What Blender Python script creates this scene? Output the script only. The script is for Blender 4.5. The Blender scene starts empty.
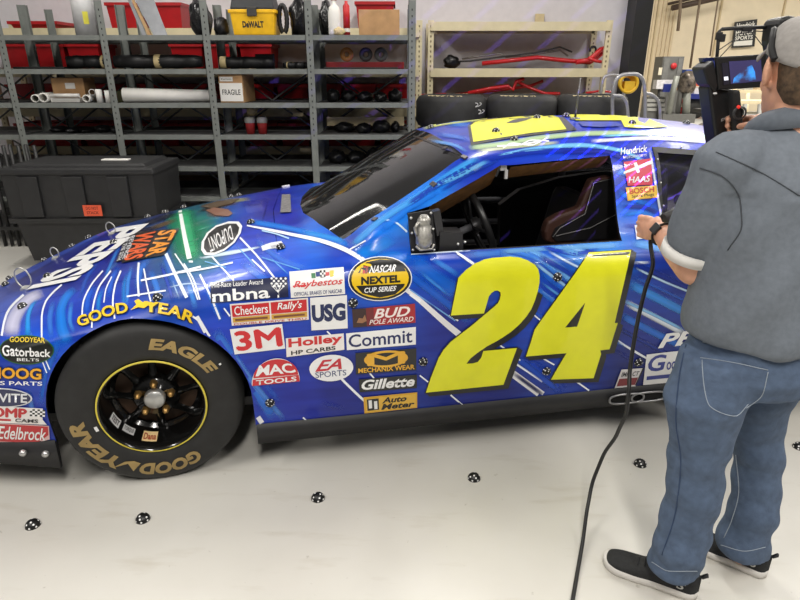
import bpy, bmesh, math, random
import numpy as np
from mathutils import Vector, Matrix
from mathutils.bvhtree import BVHTree
from mathutils.geometry import tessellate_polygon

S = bpy.context.scene
COL = S.collection
# ------------------------------------------------------------------ camera
FPX, PITCH, HCAM = 590.0, math.radians(21.4), 1.596
cam = bpy.data.objects.new('camera', bpy.data.cameras.new('camera'))
COL.objects.link(cam)
cam.location = (0, 0, HCAM)
cam.rotation_euler = (math.pi / 2 - PITCH, 0, 0)
cam.data.sensor_width = 36.0
cam.data.lens = FPX / 800 * 36
cam.data.clip_start = 0.05
S.camera = cam
# ------------------------------------------------------------------ world, lights, exposure
W = bpy.data.worlds.new('world')
S.world = W
W.use_nodes = True
W.node_tree.nodes['Background'].inputs[0].default_value = (1.0, 0.97, 0.93, 1)
W.node_tree.nodes['Background'].inputs[1].default_value = 0.13
S.view_settings.view_transform = 'Standard'
S.view_settings.look = 'None'
S.view_settings.gamma = 1
S.view_settings.exposure = 0.0
S.view_settings.use_curve_mapping = False

def area_lamp(loc, sx, sy, power, col=(1, 0.96, 0.9), rz=0.0):
    L = bpy.data.lights.new('ceiling_lamp', 'AREA')
    L.shape = 'RECTANGLE'; L.size = sx; L.size_y = sy; L.energy = power; L.color = col
    o = bpy.data.objects.new('ceiling_lamp', L); COL.objects.link(o)
    o.location = loc; o.rotation_euler = (0, 0, rz)
    return o
for lx, ly, pw in ((-3.2, 0.2, 118), (-2.6, 4.5, 82), (0.2, -1.2, 156), (0.6, 4.6, 90), (3.2, 0.2, 112), (3.4, 3.6, 60)):
    area_lamp((lx, ly, 4.3), 0.3, 2.3, pw)
for lx, ly in ((6.5, 10.0), (13, 10.0), (9.0, 18.0), (17.0, 18.0)):
    area_lamp((lx, ly, 6.2), 3.0, 3.0, 600, (1, 0.95, 0.86))

# ------------------------------------------------------------------ helpers
def s2l(c):
    return tuple(((v / 255) / 12.92 if v / 255 <= 0.04045 else ((v / 255 + 0.055) / 1.055) ** 2.4) for v in c)

MATS = {}
def M(name, rgb=None, rough=0.5, metal=0.0, coat=0.0, var=0.06, scale=12.0, bump=0.0, spec=0.5, emit=0.0):
    if name in MATS: return MATS[name]
    m = bpy.data.materials.new(name); m.use_nodes = True
    nt = m.node_tree; b = nt.nodes['Principled BSDF']
    c = s2l(rgb)
    b.inputs['Roughness'].default_value = rough
    b.inputs['Metallic'].default_value = metal
    b.inputs['Coat Weight'].default_value = coat
    b.inputs['Coat Roughness'].default_value = 0.04
    b.inputs['Specular IOR Level'].default_value = spec
    if var > 0 or bump > 0:
        tc = nt.nodes.new('ShaderNodeTexCoord'); n = nt.nodes.new('ShaderNodeTexNoise')
        n.inputs['Scale'].default_value = scale; n.inputs['Detail'].default_value = 5
        nt.links.new(tc.outputs['Object'], n.inputs['Vector'])
        r = nt.nodes.new('ShaderNodeValToRGB')
        r.color_ramp.elements[0].color = (*[max(0, v * (1 - 2 * var)) for v in c], 1)
        r.color_ramp.elements[1].color = (*[min(1, v * (1 + 2 * var)) for v in c], 1)
        r.color_ramp.elements[0].position = 0.3; r.color_ramp.elements[1].position = 0.7
        nt.links.new(n.outputs['Fac'], r.inputs['Fac'])
        nt.links.new(r.outputs['Color'], b.inputs['Base Color'])
        if bump > 0:
            bp = nt.nodes.new('ShaderNodeBump'); bp.inputs['Strength'].default_value = bump; bp.inputs['Distance'].default_value = 0.01
            nt.links.new(n.outputs['Fac'], bp.inputs['Height']); nt.links.new(bp.outputs['Normal'], b.inputs['Normal'])
    else:
        b.inputs['Base Color'].default_value = (*c, 1)
    if emit > 0:
        b.inputs['Emission Color'].default_value = (*c, 1); b.inputs['Emission Strength'].default_value = emit
    MATS[name] = m
    return m

def V(*a): return Vector(a)

class MB:
    """collects shapes into one mesh; mi = material slot of the shapes added next"""
    def __init__(s): s.v = []; s.f = []; s.m = []; s.mi = 0; s.sm = []; s.smooth = False
    def add(s, vs, fs, smooth=None):
        o = len(s.v); s.v += [tuple(v) for v in vs]
        for f in fs: s.f.append([o + i for i in f]); s.m.append(s.mi); s.sm.append(s.smooth if smooth is None else smooth)
        return s
    def box(s, c, d, rot=None, taper=1.0, bev=0.0):
        x, y, z = d[0] / 2, d[1] / 2, d[2] / 2
        if bev > 0:
            bm = bmesh.new(); bmesh.ops.create_cube(bm, size=1)
            for v in bm.verts:
                t = taper if v.co.z < 0 else 1
                v.co = Vector((v.co.x * d[0] * t, v.co.y * d[1] * t, v.co.z * d[2]))
            bmesh.ops.bevel(bm, geom=bm.edges[:], offset=bev, segments=2, affect='EDGES', profile=0.6)
            vs = [v.co.copy() for v in bm.verts]; bm.verts.index_update(); fs = [[v.index for v in f.verts] for f in bm.faces]; bm.free()
        else:
            t = taper
            vs = [Vector(p) for p in ((-x*t, -y*t, -z), (x*t, -y*t, -z), (x*t, y*t, -z), (-x*t, y*t, -z), (-x, -y, z), (x, -y, z), (x, y, z), (-x, y, z))]
            fs = [(0, 3, 2, 1), (4, 5, 6, 7), (0, 1, 5, 4), (1, 2, 6, 5), (2, 3, 7, 6), (3, 0, 4, 7)]
        if rot is not None: vs = [rot @ v for v in vs]
        return s.add([v + Vector(c) for v in vs], fs)
    def b2(s, a, b, bev=0.0):
        return s.box([(a[i] + b[i]) / 2 for i in range(3)], [abs(b[i] - a[i]) for i in range(3)], bev=bev)
    def tube(s, pts, r, seg=10, closed=False, caps=True, flat=1.0):
        pts = [Vector(p) for p in pts]; n = len(pts)
        rr = r if hasattr(r, '__len__') else [r] * n
        vs = []; fs = []; up = None
        for i, p in enumerate(pts):
            a = pts[i - 1] if (i > 0 or closed) else pts[i]; b = pts[(i + 1) % n] if (i < n - 1 or closed) else pts[i]
            t = (b - a).normalized()
            if up is None:
                up = Vector((0, 0, 1)) if abs(t.z) < 0.9 else Vector((1, 0, 0))
            u = (up - t * up.dot(t)).normalized(); w = t.cross(u); up = u
            for k in range(seg):
                q = 2 * math.pi * k / seg
                vs.append(p + (u * math.cos(q) + w * math.sin(q) * flat) * rr[i])
        for i in range(n if closed else n - 1):
            j = (i + 1) % n
            for k in range(seg):
                l = (k + 1) % seg
                fs.append((i * seg + k, j * seg + k, j * seg + l, i * seg + l)[::-1])
        s.add(vs, fs, True)
        if caps and not closed:
            o = len(s.v) - len(vs)
            s.f.append([o + k for k in range(seg)]); s.m.append(s.mi); s.sm.append(False)
            s.f.append([o + (n - 1) * seg + k for k in range(seg)][::-1]); s.m.append(s.mi); s.sm.append(False)
        return s
    def lathe(s, prof, seg=32, mat=None, arc=(0, 2 * math.pi), mis=None):
        """prof: list of (r, h); axis = +Z, then transformed by mat; mis = slot per band"""
        full = abs(arc[1] - arc[0] - 2 * math.pi) < 1e-6
        n = seg if full else seg + 1
        vs = []
        for r, h in prof:
            for k in range(n):
                q = arc[0] + (arc[1] - arc[0]) * k / seg
                vs.append(Vector((r * math.cos(q), r * math.sin(q), h)))
        if mat is not None: vs = [mat @ v for v in vs]
        keep = s.mi
        o = len(s.v); s.v += [tuple(v) for v in vs]
        for i in range(len(prof) - 1):
            if mis: s.mi = mis[i]
            for k in range(seg):
                l = (k + 1) % n
                s.f.append([o + i * n + k, o + i * n + l, o + (i + 1) * n + l, o + (i + 1) * n + k]); s.m.append(s.mi); s.sm.append(True)
        s.mi = keep
        return s
    def prism(s, poly, h0, h1, mat=None):
        """poly in XY, from z=h0 to h1"""
        n = len(poly)
        vs = [Vector((p[0], p[1], h0)) for p in poly] + [Vector((p[0], p[1], h1)) for p in poly]
        if mat is not None: vs = [mat @ v for v in vs]
        fs = [list(range(n))[::-1], list(range(n, 2 * n))] + [(i, (i + 1) % n, n + (i + 1) % n, n + i) for i in range(n)]
        return s.add(vs, fs, False)
    def ball(s, c, r, seg=14, half=False, flat=1.0):
        pr = []
        a0 = 0 if half else -90
        for k in range(9):
            a = math.radians(a0 + (90 - a0) * k / 8); pr.append((r * math.cos(a) + 1e-5, r * math.sin(a) * flat))
        return s.lathe(pr, seg, Matrix.Translation(Vector(c)))
    def sheet(s, grid):
        """grid[i][j] of points"""
        n, m = len(grid), len(grid[0])
        return s.add([p for row in grid for p in row], [(i * m + j, i * m + j + 1, (i + 1) * m + j + 1, (i + 1) * m + j) for i in range(n - 1) for j in range(m - 1)], True)
    def build(s, name, mats, parent=None):
        me = bpy.data.meshes.new(name)
        me.from_pydata(s.v, [], s.f)
        for m in (mats if isinstance(mats, (list, tuple)) else [mats]): me.materials.append(m)
        me.polygons.foreach_set('material_index', s.m)
        me.polygons.foreach_set('use_smooth', s.sm)
        bm = bmesh.new(); bm.from_mesh(me); bmesh.ops.recalc_face_normals(bm, faces=bm.faces[:]); bm.to_mesh(me); bm.free()
        me.update()
        o = bpy.data.objects.new(name, me); COL.objects.link(o)
        if parent is not None: o.parent = parent
        return o

def tag(o, label=None, cat=None, group=None, kind=None):
    if label: o['label'] = label
    if cat: o['category'] = cat
    if group: o['group'] = group
    if kind: o['kind'] = kind
    return o
def thing(name, label, cat, loc=(0, 0, 0), rz=0.0, group=None):
    o = bpy.data.objects.new(name, None); COL.objects.link(o)
    o.location = loc; o.rotation_euler = (0, 0, rz); o.empty_display_size = 0.1
    return tag(o, label, cat, group)
def copy_tree(o, parent=None):
    c = o.copy(); COL.objects.link(c)
    if parent is not None: c.parent = parent
    for ch in [k for k in bpy.data.objects if k.parent == o]: copy_tree(ch, c)
    return c
def auto_smooth(o, ang=35):
    me = o.data
    me.polygons.foreach_set('use_smooth', [True] * len(me.polygons))
    me.set_sharp_from_angle(angle=math.radians(ang))

def pchip(xs, ys, x):
    xs = np.array(xs, float); ys = np.array(ys, float); x = np.atleast_1d(np.array(x, float))
    h = np.diff(xs); d = np.diff(ys) / h; n = len(xs); m = np.zeros(n)
    if n == 2: m[:] = d[0]
    else:
        for i in range(1, n - 1):
            if d[i - 1] * d[i] > 0:
                w1 = 2 * h[i] + h[i - 1]; w2 = h[i] + 2 * h[i - 1]
                m[i] = (w1 + w2) / (w1 / d[i - 1] + w2 / d[i])
        m[0] = d[0]; m[-1] = d[-1]
    x = np.clip(x, xs[0], xs[-1]); k = np.clip(np.searchsorted(xs, x) - 1, 0, n - 2)
    t = (x - xs[k]) / h[k]
    return ((1 + 2 * t) * (1 - t) ** 2 * ys[k] + t * (1 - t) ** 2 * h[k] * m[k] + t * t * (3 - 2 * t) * ys[k + 1] + t * t * (t - 1) * h[k] * m[k + 1])

# ------------------------------------------------------------------ pixel geometry (800x600 photo frame)
cp, sp = math.cos(PITCH), math.sin(PITCH)
TX, TY, YAW = -0.975, 2.010, math.radians(9.69)
cy, sy = math.cos(YAW), math.sin(YAW)
def ray(px, py):
    u = (px - 400) / FPX; v = (py - 300) / FPX
    return np.array([u, cp - v * sp, -sp - v * cp])
def atY(px, py, Y): r = ray(px, py); return Vector(np.array([0, 0, HCAM]) + r * (Y / r[1]))
def atZ(px, py, z=0.0): r = ray(px, py); return Vector(np.array([0, 0, HCAM]) + r * ((z - HCAM) / r[2]))
def w2c(p):
    a, b = p[0] - TX, p[1] - TY
    return Vector((a * cy + b * sy, -a * sy + b * cy, p[2]))
def c2w(x, y, z): return Vector((TX + x * cy - y * sy, TY + x * sy + y * cy, z))
def proj(p):
    d = p[1] * cp - (p[2] - HCAM) * sp
    return 400 + FPX * p[0] / d, 300 + FPX * (-(p[2] - HCAM) * cp - p[1] * sp) / d
CAMC = w2c((0, 0, HCAM))
def cray(px, py):
    r = ray(px, py); return Vector((r[0] * cy + r[1] * sy, -r[0] * sy + r[1] * cy, r[2])).normalized()
def ppm(Y, z): return FPX / (Y * cp - (z - HCAM) * sp)      # pixels per metre at a place
# ------------------------------------------------------------------ room shell
def floor_mat():
    m = bpy.data.materials.new('concrete_floor'); m.use_nodes = True; nt = m.node_tree; b = nt.nodes['Principled BSDF']
    tc = nt.nodes.new('ShaderNodeTexCoord')
    def noise(sc, det, pos0, pos1, c0, c1, vec=None):
        n = nt.nodes.new('ShaderNodeTexNoise'); n.inputs['Scale'].default_value = sc; n.inputs['Detail'].default_value = det
        nt.links.new(vec or tc.outputs['Object'], n.inputs['Vector'])
        r = nt.nodes.new('ShaderNodeValToRGB'); e = r.color_ramp.elements
        e[0].position = pos0; e[1].position = pos1; e[0].color = (*s2l(c0), 1); e[1].color = (*s2l(c1), 1)
        nt.links.new(n.outputs['Fac'], r.inputs['Fac']); return r, n
    a, _ = noise(1.3, 6, .3, .75, (198, 195, 187), (214, 212, 205))
    mp = nt.nodes.new('ShaderNodeMapping'); mp.inputs['Scale'].default_value = (2.0, 9.0, 1); mp.inputs['Rotation'].default_value = (0, 0, .35)
    nt.links.new(tc.outputs['Object'], mp.inputs['Vector'])
    s, n2 = noise(1.6, 9,   .58, .78, (255, 255, 255), (222, 216, 205), mp.outputs['Vector'])
    mx = nt.nodes.new('ShaderNodeMixRGB'); mx.blend_type = 'MULTIPLY'; mx.inputs['Fac'].default_value = 0.55
    nt.links.new(a.outputs['Color'], mx.inputs['Color1']); nt.links.new(s.outputs['Color'], mx.inputs['Color2'])
    sp_, n3 = noise(26, 4, .70, .76, (255, 255, 255), (150, 140, 120))
    m2 = nt.nodes.new('ShaderNodeMixRGB'); m2.blend_type = 'MULTIPLY'; m2.inputs['Fac'].default_value = 0.35
    nt.links.new(mx.outputs['Color'], m2.inputs['Color1']); nt.links.new(sp_.outputs['Color'], m2.inputs['Color2'])
    nt.links.new(m2.outputs['Color'], b.inputs['Base Color'])
    b.inputs['Roughness'].default_value = 0.34; b.inputs['Specular IOR Level'].default_value = 0.4
    return m
def struct(name, mb, mat): return tag(mb.build(name, mat), kind='structure')
struct('floor', MB().b2((-9, -3, -0.1), (26, 27, 0)), floor_mat())
M('wall_grey', (214, 211, 215), .7, var=.02); M('wall_cream', (228, 214, 186), .7, var=.02, scale=3)
WY = 7.25
struct('wall_back', MB().b2((-9, WY, 0), (2.60, WY + .2, 5.2)), MATS['wall_grey'])
struct('wall_left', MB().b2((-9.2, -3, 0), (-9, WY + .2, 5.2)), MATS['wall_grey'])
struct('wall_far', MB().b2((2.6, 25, 0), (26, 25.2, 9)), MATS['wall_cream'])
p0 = atY(642, 0, 7.0); p1 = atY(632, 72, 7.0)
struct('trim_1', MB().b2((p0.x - .06, 6.98, 0), (p0.x + .12, 7.45, 5.2)), M('frame_black', (28, 28, 28), .5))
tr = MB()
for k in range(9): tr.b2((2.6 + k * 2.4, 24.94, 0), (2.66 + k * 2.4, 25.0, 9))
struct('trim_2', tr, M('cream_seam', (196, 178, 142), .7, var=.02))
# ------------------------------------------------------------------ race car
car = thing('race_car', 'blue stock race car with a big yellow number on the door and sponsor stickers', 'race car', (TX, TY, 0), YAW)
HW = 0.95
def tab(*kv): return [k for k, _ in kv], [v for _, v in kv]
T_n = tab((-1.10, .62), (-1.06, .42), (-1.0, .27), (-.9, .15), (-.75, .065), (-.55, .02), (-.35, 0), (.1, -.012), (.5, 0), (2, 0), (2.8, -.005), (3.6, .01), (4.12, .08))
T_zb = tab((-1.1, .232), (-.4, .226), (.4, .215), (2.3, .235), (4.12, .3))
T_zs = tab((-1.10, .36), (-1.0, .45), (-.85, .53), (-.55, .645), (-.26, .72), (0, .775), (.35, .84), (.6, .88), (.8, .898), (1.1, .905), (2.0, .90), (2.6, .91), (3.0, .925), (3.6, .94), (4.12, .92))
T_z6 = tab((-1.10, .40), (-1.0, .49), (-.85, .555), (-.55, .675), (-.26, .755), (0, .81), (.35, .87), (.6, .902), (.8, .908), (.9, .965), (1.0, 1.015), (1.2, 1.125), (1.336, 1.195), (1.6, 1.23), (2.2, 1.245), (2.6, 1.22), (2.9, 1.17), (3.2, 1.08), (3.5, .985), (3.75, .955), (4.12, .93))
T_y6 = tab((-1.10, .70), (-1.0, .45), (-.55, .28), (0, .27), (.5, .27), (.7, .20), (.8, .155), (.9, .15), (1.0, .19), (1.2, .265), (1.336, .295), (1.6, .312), (2.2, .322), (2.6, .305), (2.9, .28), (3.2, .22), (3.5, .16), (3.75, .15), (4.12, .2))
T_z7 = tab((-1.10, .41), (-1.0, .50), (-.85, .565), (-.55, .687), (-.26, .772), (0, .83), (.35, .888), (.6, .912), (.78, .918), (.9, .992), (1.0, 1.048), (1.2, 1.165), (1.336, 1.244), (1.6, 1.278), (2.2, 1.292), (2.6, 1.268), (2.9, 1.217), (3.2, 1.13), (3.5, 1.02), (3.75, .965), (4.12, .94))
T_y7 = tab((-1.10, .74), (-1.0, .6), (-.55, .45), (0, .42), (.5, .40), (.7, .31), (.78, .285), (.9, .30), (1.0, .315), (1.2, .34), (1.336, .36), (1.6, .375), (2.2, .385), (2.6, .375), (2.9, .36), (3.5, .31), (3.75, .3), (4.12, .35))
T_z9 = tab((-1.10, .42), (-1.0, .51), (-.85, .575), (-.55, .695), (-.26, .782), (0, .845), (.37, .905), (.58, .925), (.62, .935), (.8, 1.03), (1.1, 1.18), (1.32, 1.283), (1.6, 1.338), (2.2, 1.362), (2.7, 1.326), (3.0, 1.270), (3.3, 1.165), (3.6, 1.04), (3.75, .985), (4.12, .955))
def section(x, nn=(5, 6, 6, 5, 5, 7, 7, 8, 8)):
    g = lambda t: float(pchip(t[0], t[1], x)[0])
    n, zb, zs, z6, y6, z7, y7, z9 = g(T_n), g(T_zb), g(T_zs), g(T_z6), g(T_y6), g(T_z7), g(T_y7), g(T_z9)
    lo = min(.55, zb + (zs - zb) * .6)
    y6 = max(y6, n + .125 if x < .75 else y6); y7 = max(y7, y6 + .05)
    P = [(n + .02, zb), (n + .004, zb + (lo - zb) * .4), (n, lo), (n + .012, lo + (zs - lo) * .72), (n + .042, zs - .03), (n + .10, zs), (y6, z6), (y7, z7), (max(.62, y7 + .06), z7 + (z9 - z7) * .68), (HW, z9)]
    Y = [p[0] for p in P]; Z = [p[1] for p in P]
    s = [0]
    for i in range(1, len(P)): s.append(s[-1] + max(1e-3, math.hypot(Y[i] - Y[i - 1], Z[i] - Z[i - 1])))
    u = []
    for i in range(len(P) - 1): u += list(np.linspace(s[i], s[i + 1], nn[i], endpoint=False))
    u.append(s[-1])
    return pchip(s, Y, u), pchip(s, Z, u)
xs = np.concatenate([np.linspace(-1.10, -1.0, 7, endpoint=False), np.linspace(-1.0, .56, 60, endpoint=False), np.linspace(.56, .90, 22, endpoint=False), np.linspace(.90, 3.8, 96, endpoint=False), np.linspace(3.8, 4.12, 9)])
rows = []
for x in xs:
    Y, Z = section(x)
    row = [(x, a, b) for a, b in zip(Y, Z)] + [(x, 2 * HW - a, b) for a, b in list(zip(Y, Z))[-2::-1]]
    rows.append(row)
nS = len(rows[0])
hull_v = [p for r in rows for p in r]
hull_f = [(i * nS + j, (i + 1) * nS + j, (i + 1) * nS + j + 1, i * nS + j + 1) for i in range(len(rows) - 1) for j in range(nS - 1)]
for i0 in (0, (len(rows) - 1) * nS):          # nose and tail caps
    for j in range(nS // 2):
        a, b = i0 + j, i0 + nS - 1 - j
        if b - 1 > a + 1: hull_f.append((a, a + 1, b - 1, b) if i0 == 0 else (b, b - 1, a + 1, a))
        elif b - 1 == a + 1: hull_f.append((a, a + 1, b) if i0 == 0 else (b, a + 1, a))
BVH = BVHTree.FromPolygons([Vector(v) for v in hull_v], hull_f)
def hit(px, py):
    d = cray(px, py); h = BVH.ray_cast(CAMC, d)
    if h[0] is None: return None
    n = h[1]
    if n.dot(d) > 0: n = -n
    return h[0], n
# --- base paint colours by place (design of the wrap), spread over the skin
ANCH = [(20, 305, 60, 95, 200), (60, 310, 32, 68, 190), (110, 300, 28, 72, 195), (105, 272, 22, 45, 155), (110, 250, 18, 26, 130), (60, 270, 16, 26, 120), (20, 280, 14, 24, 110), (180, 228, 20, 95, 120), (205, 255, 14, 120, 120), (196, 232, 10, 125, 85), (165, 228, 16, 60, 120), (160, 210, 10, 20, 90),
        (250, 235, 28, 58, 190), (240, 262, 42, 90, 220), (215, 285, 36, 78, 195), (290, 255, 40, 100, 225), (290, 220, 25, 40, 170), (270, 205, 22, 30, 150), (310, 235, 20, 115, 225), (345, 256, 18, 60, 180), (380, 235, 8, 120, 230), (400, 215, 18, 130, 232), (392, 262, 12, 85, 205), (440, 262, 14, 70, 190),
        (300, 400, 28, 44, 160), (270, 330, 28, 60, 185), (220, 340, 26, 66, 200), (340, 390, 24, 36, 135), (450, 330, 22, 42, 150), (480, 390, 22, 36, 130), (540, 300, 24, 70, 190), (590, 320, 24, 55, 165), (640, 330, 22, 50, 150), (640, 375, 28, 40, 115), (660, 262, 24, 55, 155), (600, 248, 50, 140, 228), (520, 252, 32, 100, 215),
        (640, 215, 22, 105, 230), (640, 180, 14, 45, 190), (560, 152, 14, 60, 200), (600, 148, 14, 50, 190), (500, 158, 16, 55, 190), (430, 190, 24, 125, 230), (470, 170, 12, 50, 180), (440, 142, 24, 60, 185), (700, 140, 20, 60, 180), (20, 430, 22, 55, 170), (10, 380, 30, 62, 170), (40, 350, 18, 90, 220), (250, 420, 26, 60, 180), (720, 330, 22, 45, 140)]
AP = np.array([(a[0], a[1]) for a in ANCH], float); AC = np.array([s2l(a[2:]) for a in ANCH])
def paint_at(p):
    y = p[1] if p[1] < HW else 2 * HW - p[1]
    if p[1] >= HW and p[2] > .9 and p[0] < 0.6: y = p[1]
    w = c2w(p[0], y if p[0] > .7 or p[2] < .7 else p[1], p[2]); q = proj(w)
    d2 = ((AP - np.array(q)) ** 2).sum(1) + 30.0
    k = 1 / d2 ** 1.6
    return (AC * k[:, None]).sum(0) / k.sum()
def paint_mat(name, attr=True):
    m = bpy.data.materials.new(name); m.use_nodes = True; nt = m.node_tree; b = nt.nodes['Principled BSDF']
    a = nt.nodes.new('ShaderNodeAttribute'); a.attribute_name = 'paint'
    tc = nt.nodes.new('ShaderNodeTexCoord'); n = nt.nodes.new('ShaderNodeTexNoise'); n.inputs['Scale'].default_value = 3.0
    mp = nt.nodes.new('ShaderNodeMapping'); mp.inputs['Scale'].default_value = (1, 3, 6); mp.inputs['Rotation'].default_value = (0, .55, 0)
    nt.links.new(tc.outputs['Object'], mp.inputs['Vector']); nt.links.new(mp.outputs['Vector'], n.inputs['Vector'])
    r = nt.nodes.new('ShaderNodeValToRGB'); r.color_ramp.elements[0].position = .35; r.color_ramp.elements[1].position = .7
    r.color_ramp.elements[0].color = (.55, .58, .75, 1); r.color_ramp.elements[1].color = (1.05, 1.1, 1.08, 1)
    nt.links.new(n.outputs['Fac'], r.inputs['Fac'])
    mx = nt.nodes.new('ShaderNodeMixRGB'); mx.blend_type = 'MULTIPLY'; mx.inputs['Fac'].default_value = 1
    nt.links.new(a.outputs['Color'], mx.inputs['Color1']); nt.links.new(r.outputs['Color'], mx.inputs['Color2'])
    nt.links.new(mx.outputs['Color'], b.inputs['Base Color'])
    b.inputs['Roughness'].default_value = .30; b.inputs['Coat Weight'].default_value = .25; b.inputs['Coat Roughness'].default_value = .05; b.inputs['Specular IOR Level'].default_value = .35
    return m
PAINT = paint_mat('wrap_blue')
def soft_mat():
    m = bpy.data.materials.new('wrap_streaks'); m.use_nodes = True; nt = m.node_tree; b = nt.nodes['Principled BSDF']
    a = nt.nodes.new('ShaderNodeAttribute'); a.attribute_name = 'paint'
    nt.links.new(a.outputs['Color'], b.inputs['Base Color']); nt.links.new(a.outputs['Alpha'], b.inputs['Alpha'])
    b.inputs['Roughness'].default_value = .30; b.inputs['Coat Weight'].default_value = .25; b.inputs['Coat Roughness'].default_value = .05; b.inputs['Specular IOR Level'].default_value = .35
    return m
SOFT = soft_mat()
DARK = M('shell_inside', (26, 26, 28), .7)
RUB = M('skirt_black', (30, 30, 32), .55, var=.1)

def mesh_obj(name, vs, fs, mats, parent=None):
    me = bpy.data.meshes.new(name); me.from_pydata([tuple(v) for v in vs], [], fs)
    for m in mats: me.materials.append(m)
    o = bpy.data.objects.new(name, me); COL.objects.link(o)
    if parent is not None: o.parent = parent
    return o
def apply_mods(o):
    dg = bpy.context.evaluated_depsgraph_get(); dg.update()
    me = bpy.data.meshes.new_from_object(o.evaluated_get(dg)); old = o.data; o.modifiers.clear(); o.data = me
    bpy.data.meshes.remove(old)
def boolean(o, cutter, op='DIFFERENCE'):
    md = o.modifiers.new('b', 'BOOLEAN'); md.operation = op; md.object = cutter; md.solver = 'EXACT'; md.use_self = False
    apply_mods(o)
def cutter_obj(poly, axis, lo, hi):
    mb = MB()
    R = {'z': Matrix.Identity(4), 'y': Matrix(((1, 0, 0, 0), (0, 0, 1, 0), (0, 1, 0, 0), (0, 0, 0, 1)))}[axis]
    mb.prism(poly, lo, hi, R); return mb.build('cutter', DARK)
def kill(o): bpy.data.objects.remove(o)

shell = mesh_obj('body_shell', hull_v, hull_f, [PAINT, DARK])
sm = shell.modifiers.new('s', 'SOLIDIFY'); sm.thickness = .012; sm.offset = -1; sm.material_offset = 1; sm.material_offset_rim = 1
bm = bmesh.new(); bm.from_mesh(shell.data); bmesh.ops.remove_doubles(bm, verts=bm.verts[:], dist=1e-5); bmesh.ops.recalc_face_normals(bm, faces=bm.faces[:]); bm.to_mesh(shell.data); bm.free()
apply_mods(shell)
# openings
def hitxz(pts): return [(h[0].x, h[0].z) for h in (hit(*p) for p in pts)]
WIN = hitxz([(407, 213), (430, 206), (500, 165.5), (512, 165), (610, 155.5), (622, 241), (520, 247.5), (411, 254)])
w_ = hitxz([(651.5, 147), (663, 237)])
QWIN = [w_[0], (2.72, w_[0][1] - .045), (3.02, w_[1][1] + .03), w_[1]]
def arch(x0, r=.385, zc=.345, n=26): return [(x0 - r, -.1), (x0 - r, zc)] + [(x0 - r * math.cos(t), zc + r * math.sin(t)) for t in np.linspace(0, math.pi, n)[1:-1]] + [(x0 + r, zc), (x0 + r, -.1)]
WS = [(.79, .29), (1.332, .365), (1.318, .65), (1.312, .95), (1.318, 1.25), (1.332, 1.535), (.79, 1.61), (.70, 1.40), (.635, 1.15), (.622, .95), (.635, .75), (.70, .50)]
RW = [(3.02, .48), (3.62, .42), (3.62, 1.48), (3.02, 1.42)]
HOOD = [(-.98, .52), (-.55, .33), (0, .27), (.52, .25), (.50, .6), (.485, .95), (.50, 1.3), (.52, 1.65), (0, 1.63), (-.55, 1.57), (-.98, 1.38), (-1.02, .95)]
def inset(poly, d):
    c = Vector((sum(p[0] for p in poly) / len(poly), sum(p[1] for p in poly) / len(poly)))
    return [tuple(Vector(p) - (Vector(p) - c).normalized() * d) for p in poly]
def piece(name, poly, axis, lo, hi, gap, mats):
    o = shell.copy(); o.data = shell.data.copy(); o.name = name; COL.objects.link(o)
    c = cutter_obj(inset(poly, gap), axis, lo, hi); boolean(o, c, 'INTERSECT'); kill(c)
    o.data.materials.clear()
    for m in mats: o.data.materials.append(m)
    return o
GLASS = bpy.data.materials.new('tinted_glass'); GLASS.use_nodes = True
def glass_nodes(m, tint, refl, rough, dif=.3):
    nt = m.node_tree; nt.nodes.clear(); out = nt.nodes.new('ShaderNodeOutputMaterial')
    t = nt.nodes.new('ShaderNodeBsdfTransparent'); t.inputs[0].default_value = (*tint, 1)
    g = nt.nodes.new('ShaderNodeBsdfGlossy'); g.inputs['Roughness'].default_value = rough; g.inputs[0].default_value = (*refl, 1)
    d = nt.nodes.new('ShaderNodeBsdfDiffuse'); d.inputs[0].default_value = (.05, .05, .05, 1)
    f = nt.nodes.new('ShaderNodeFresnel'); f.inputs[0].default_value = 1.5
    n = nt.nodes.new('ShaderNodeTexNoise'); n.inputs['Scale'].default_value = 6
    m0 = nt.nodes.new('ShaderNodeMixShader'); m0.inputs[0].default_value = dif
    m1 = nt.nodes.new('ShaderNodeMixShader')
    nt.links.new(t.outputs[0], m0.inputs[1]); nt.links.new(d.outputs[0], m0.inputs[2])
    nt.links.new(f.outputs[0], m1.inputs[0]); nt.links.new(m0.outputs[0], m1.inputs[1]); nt.links.new(g.outputs[0], m1.inputs[2]); nt.links.new(m1.outputs[0], out.inputs[0])
glass_nodes(GLASS, (.36, .36, .36), (.95, .95, .97), .05)
CLEAR = bpy.data.materials.new('clear_plastic'); CLEAR.use_nodes = True; glass_nodes(CLEAR, (.82, .82, .85), (.9, .9, .95), .05, .08)
hood = piece('hood', HOOD, 'z', .2, 1.5, .003, [PAINT, DARK])
def top_z(x, y): return BVH.ray_cast(Vector((x, y, 3)), Vector((0, 0, -1)))[0].z
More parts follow.
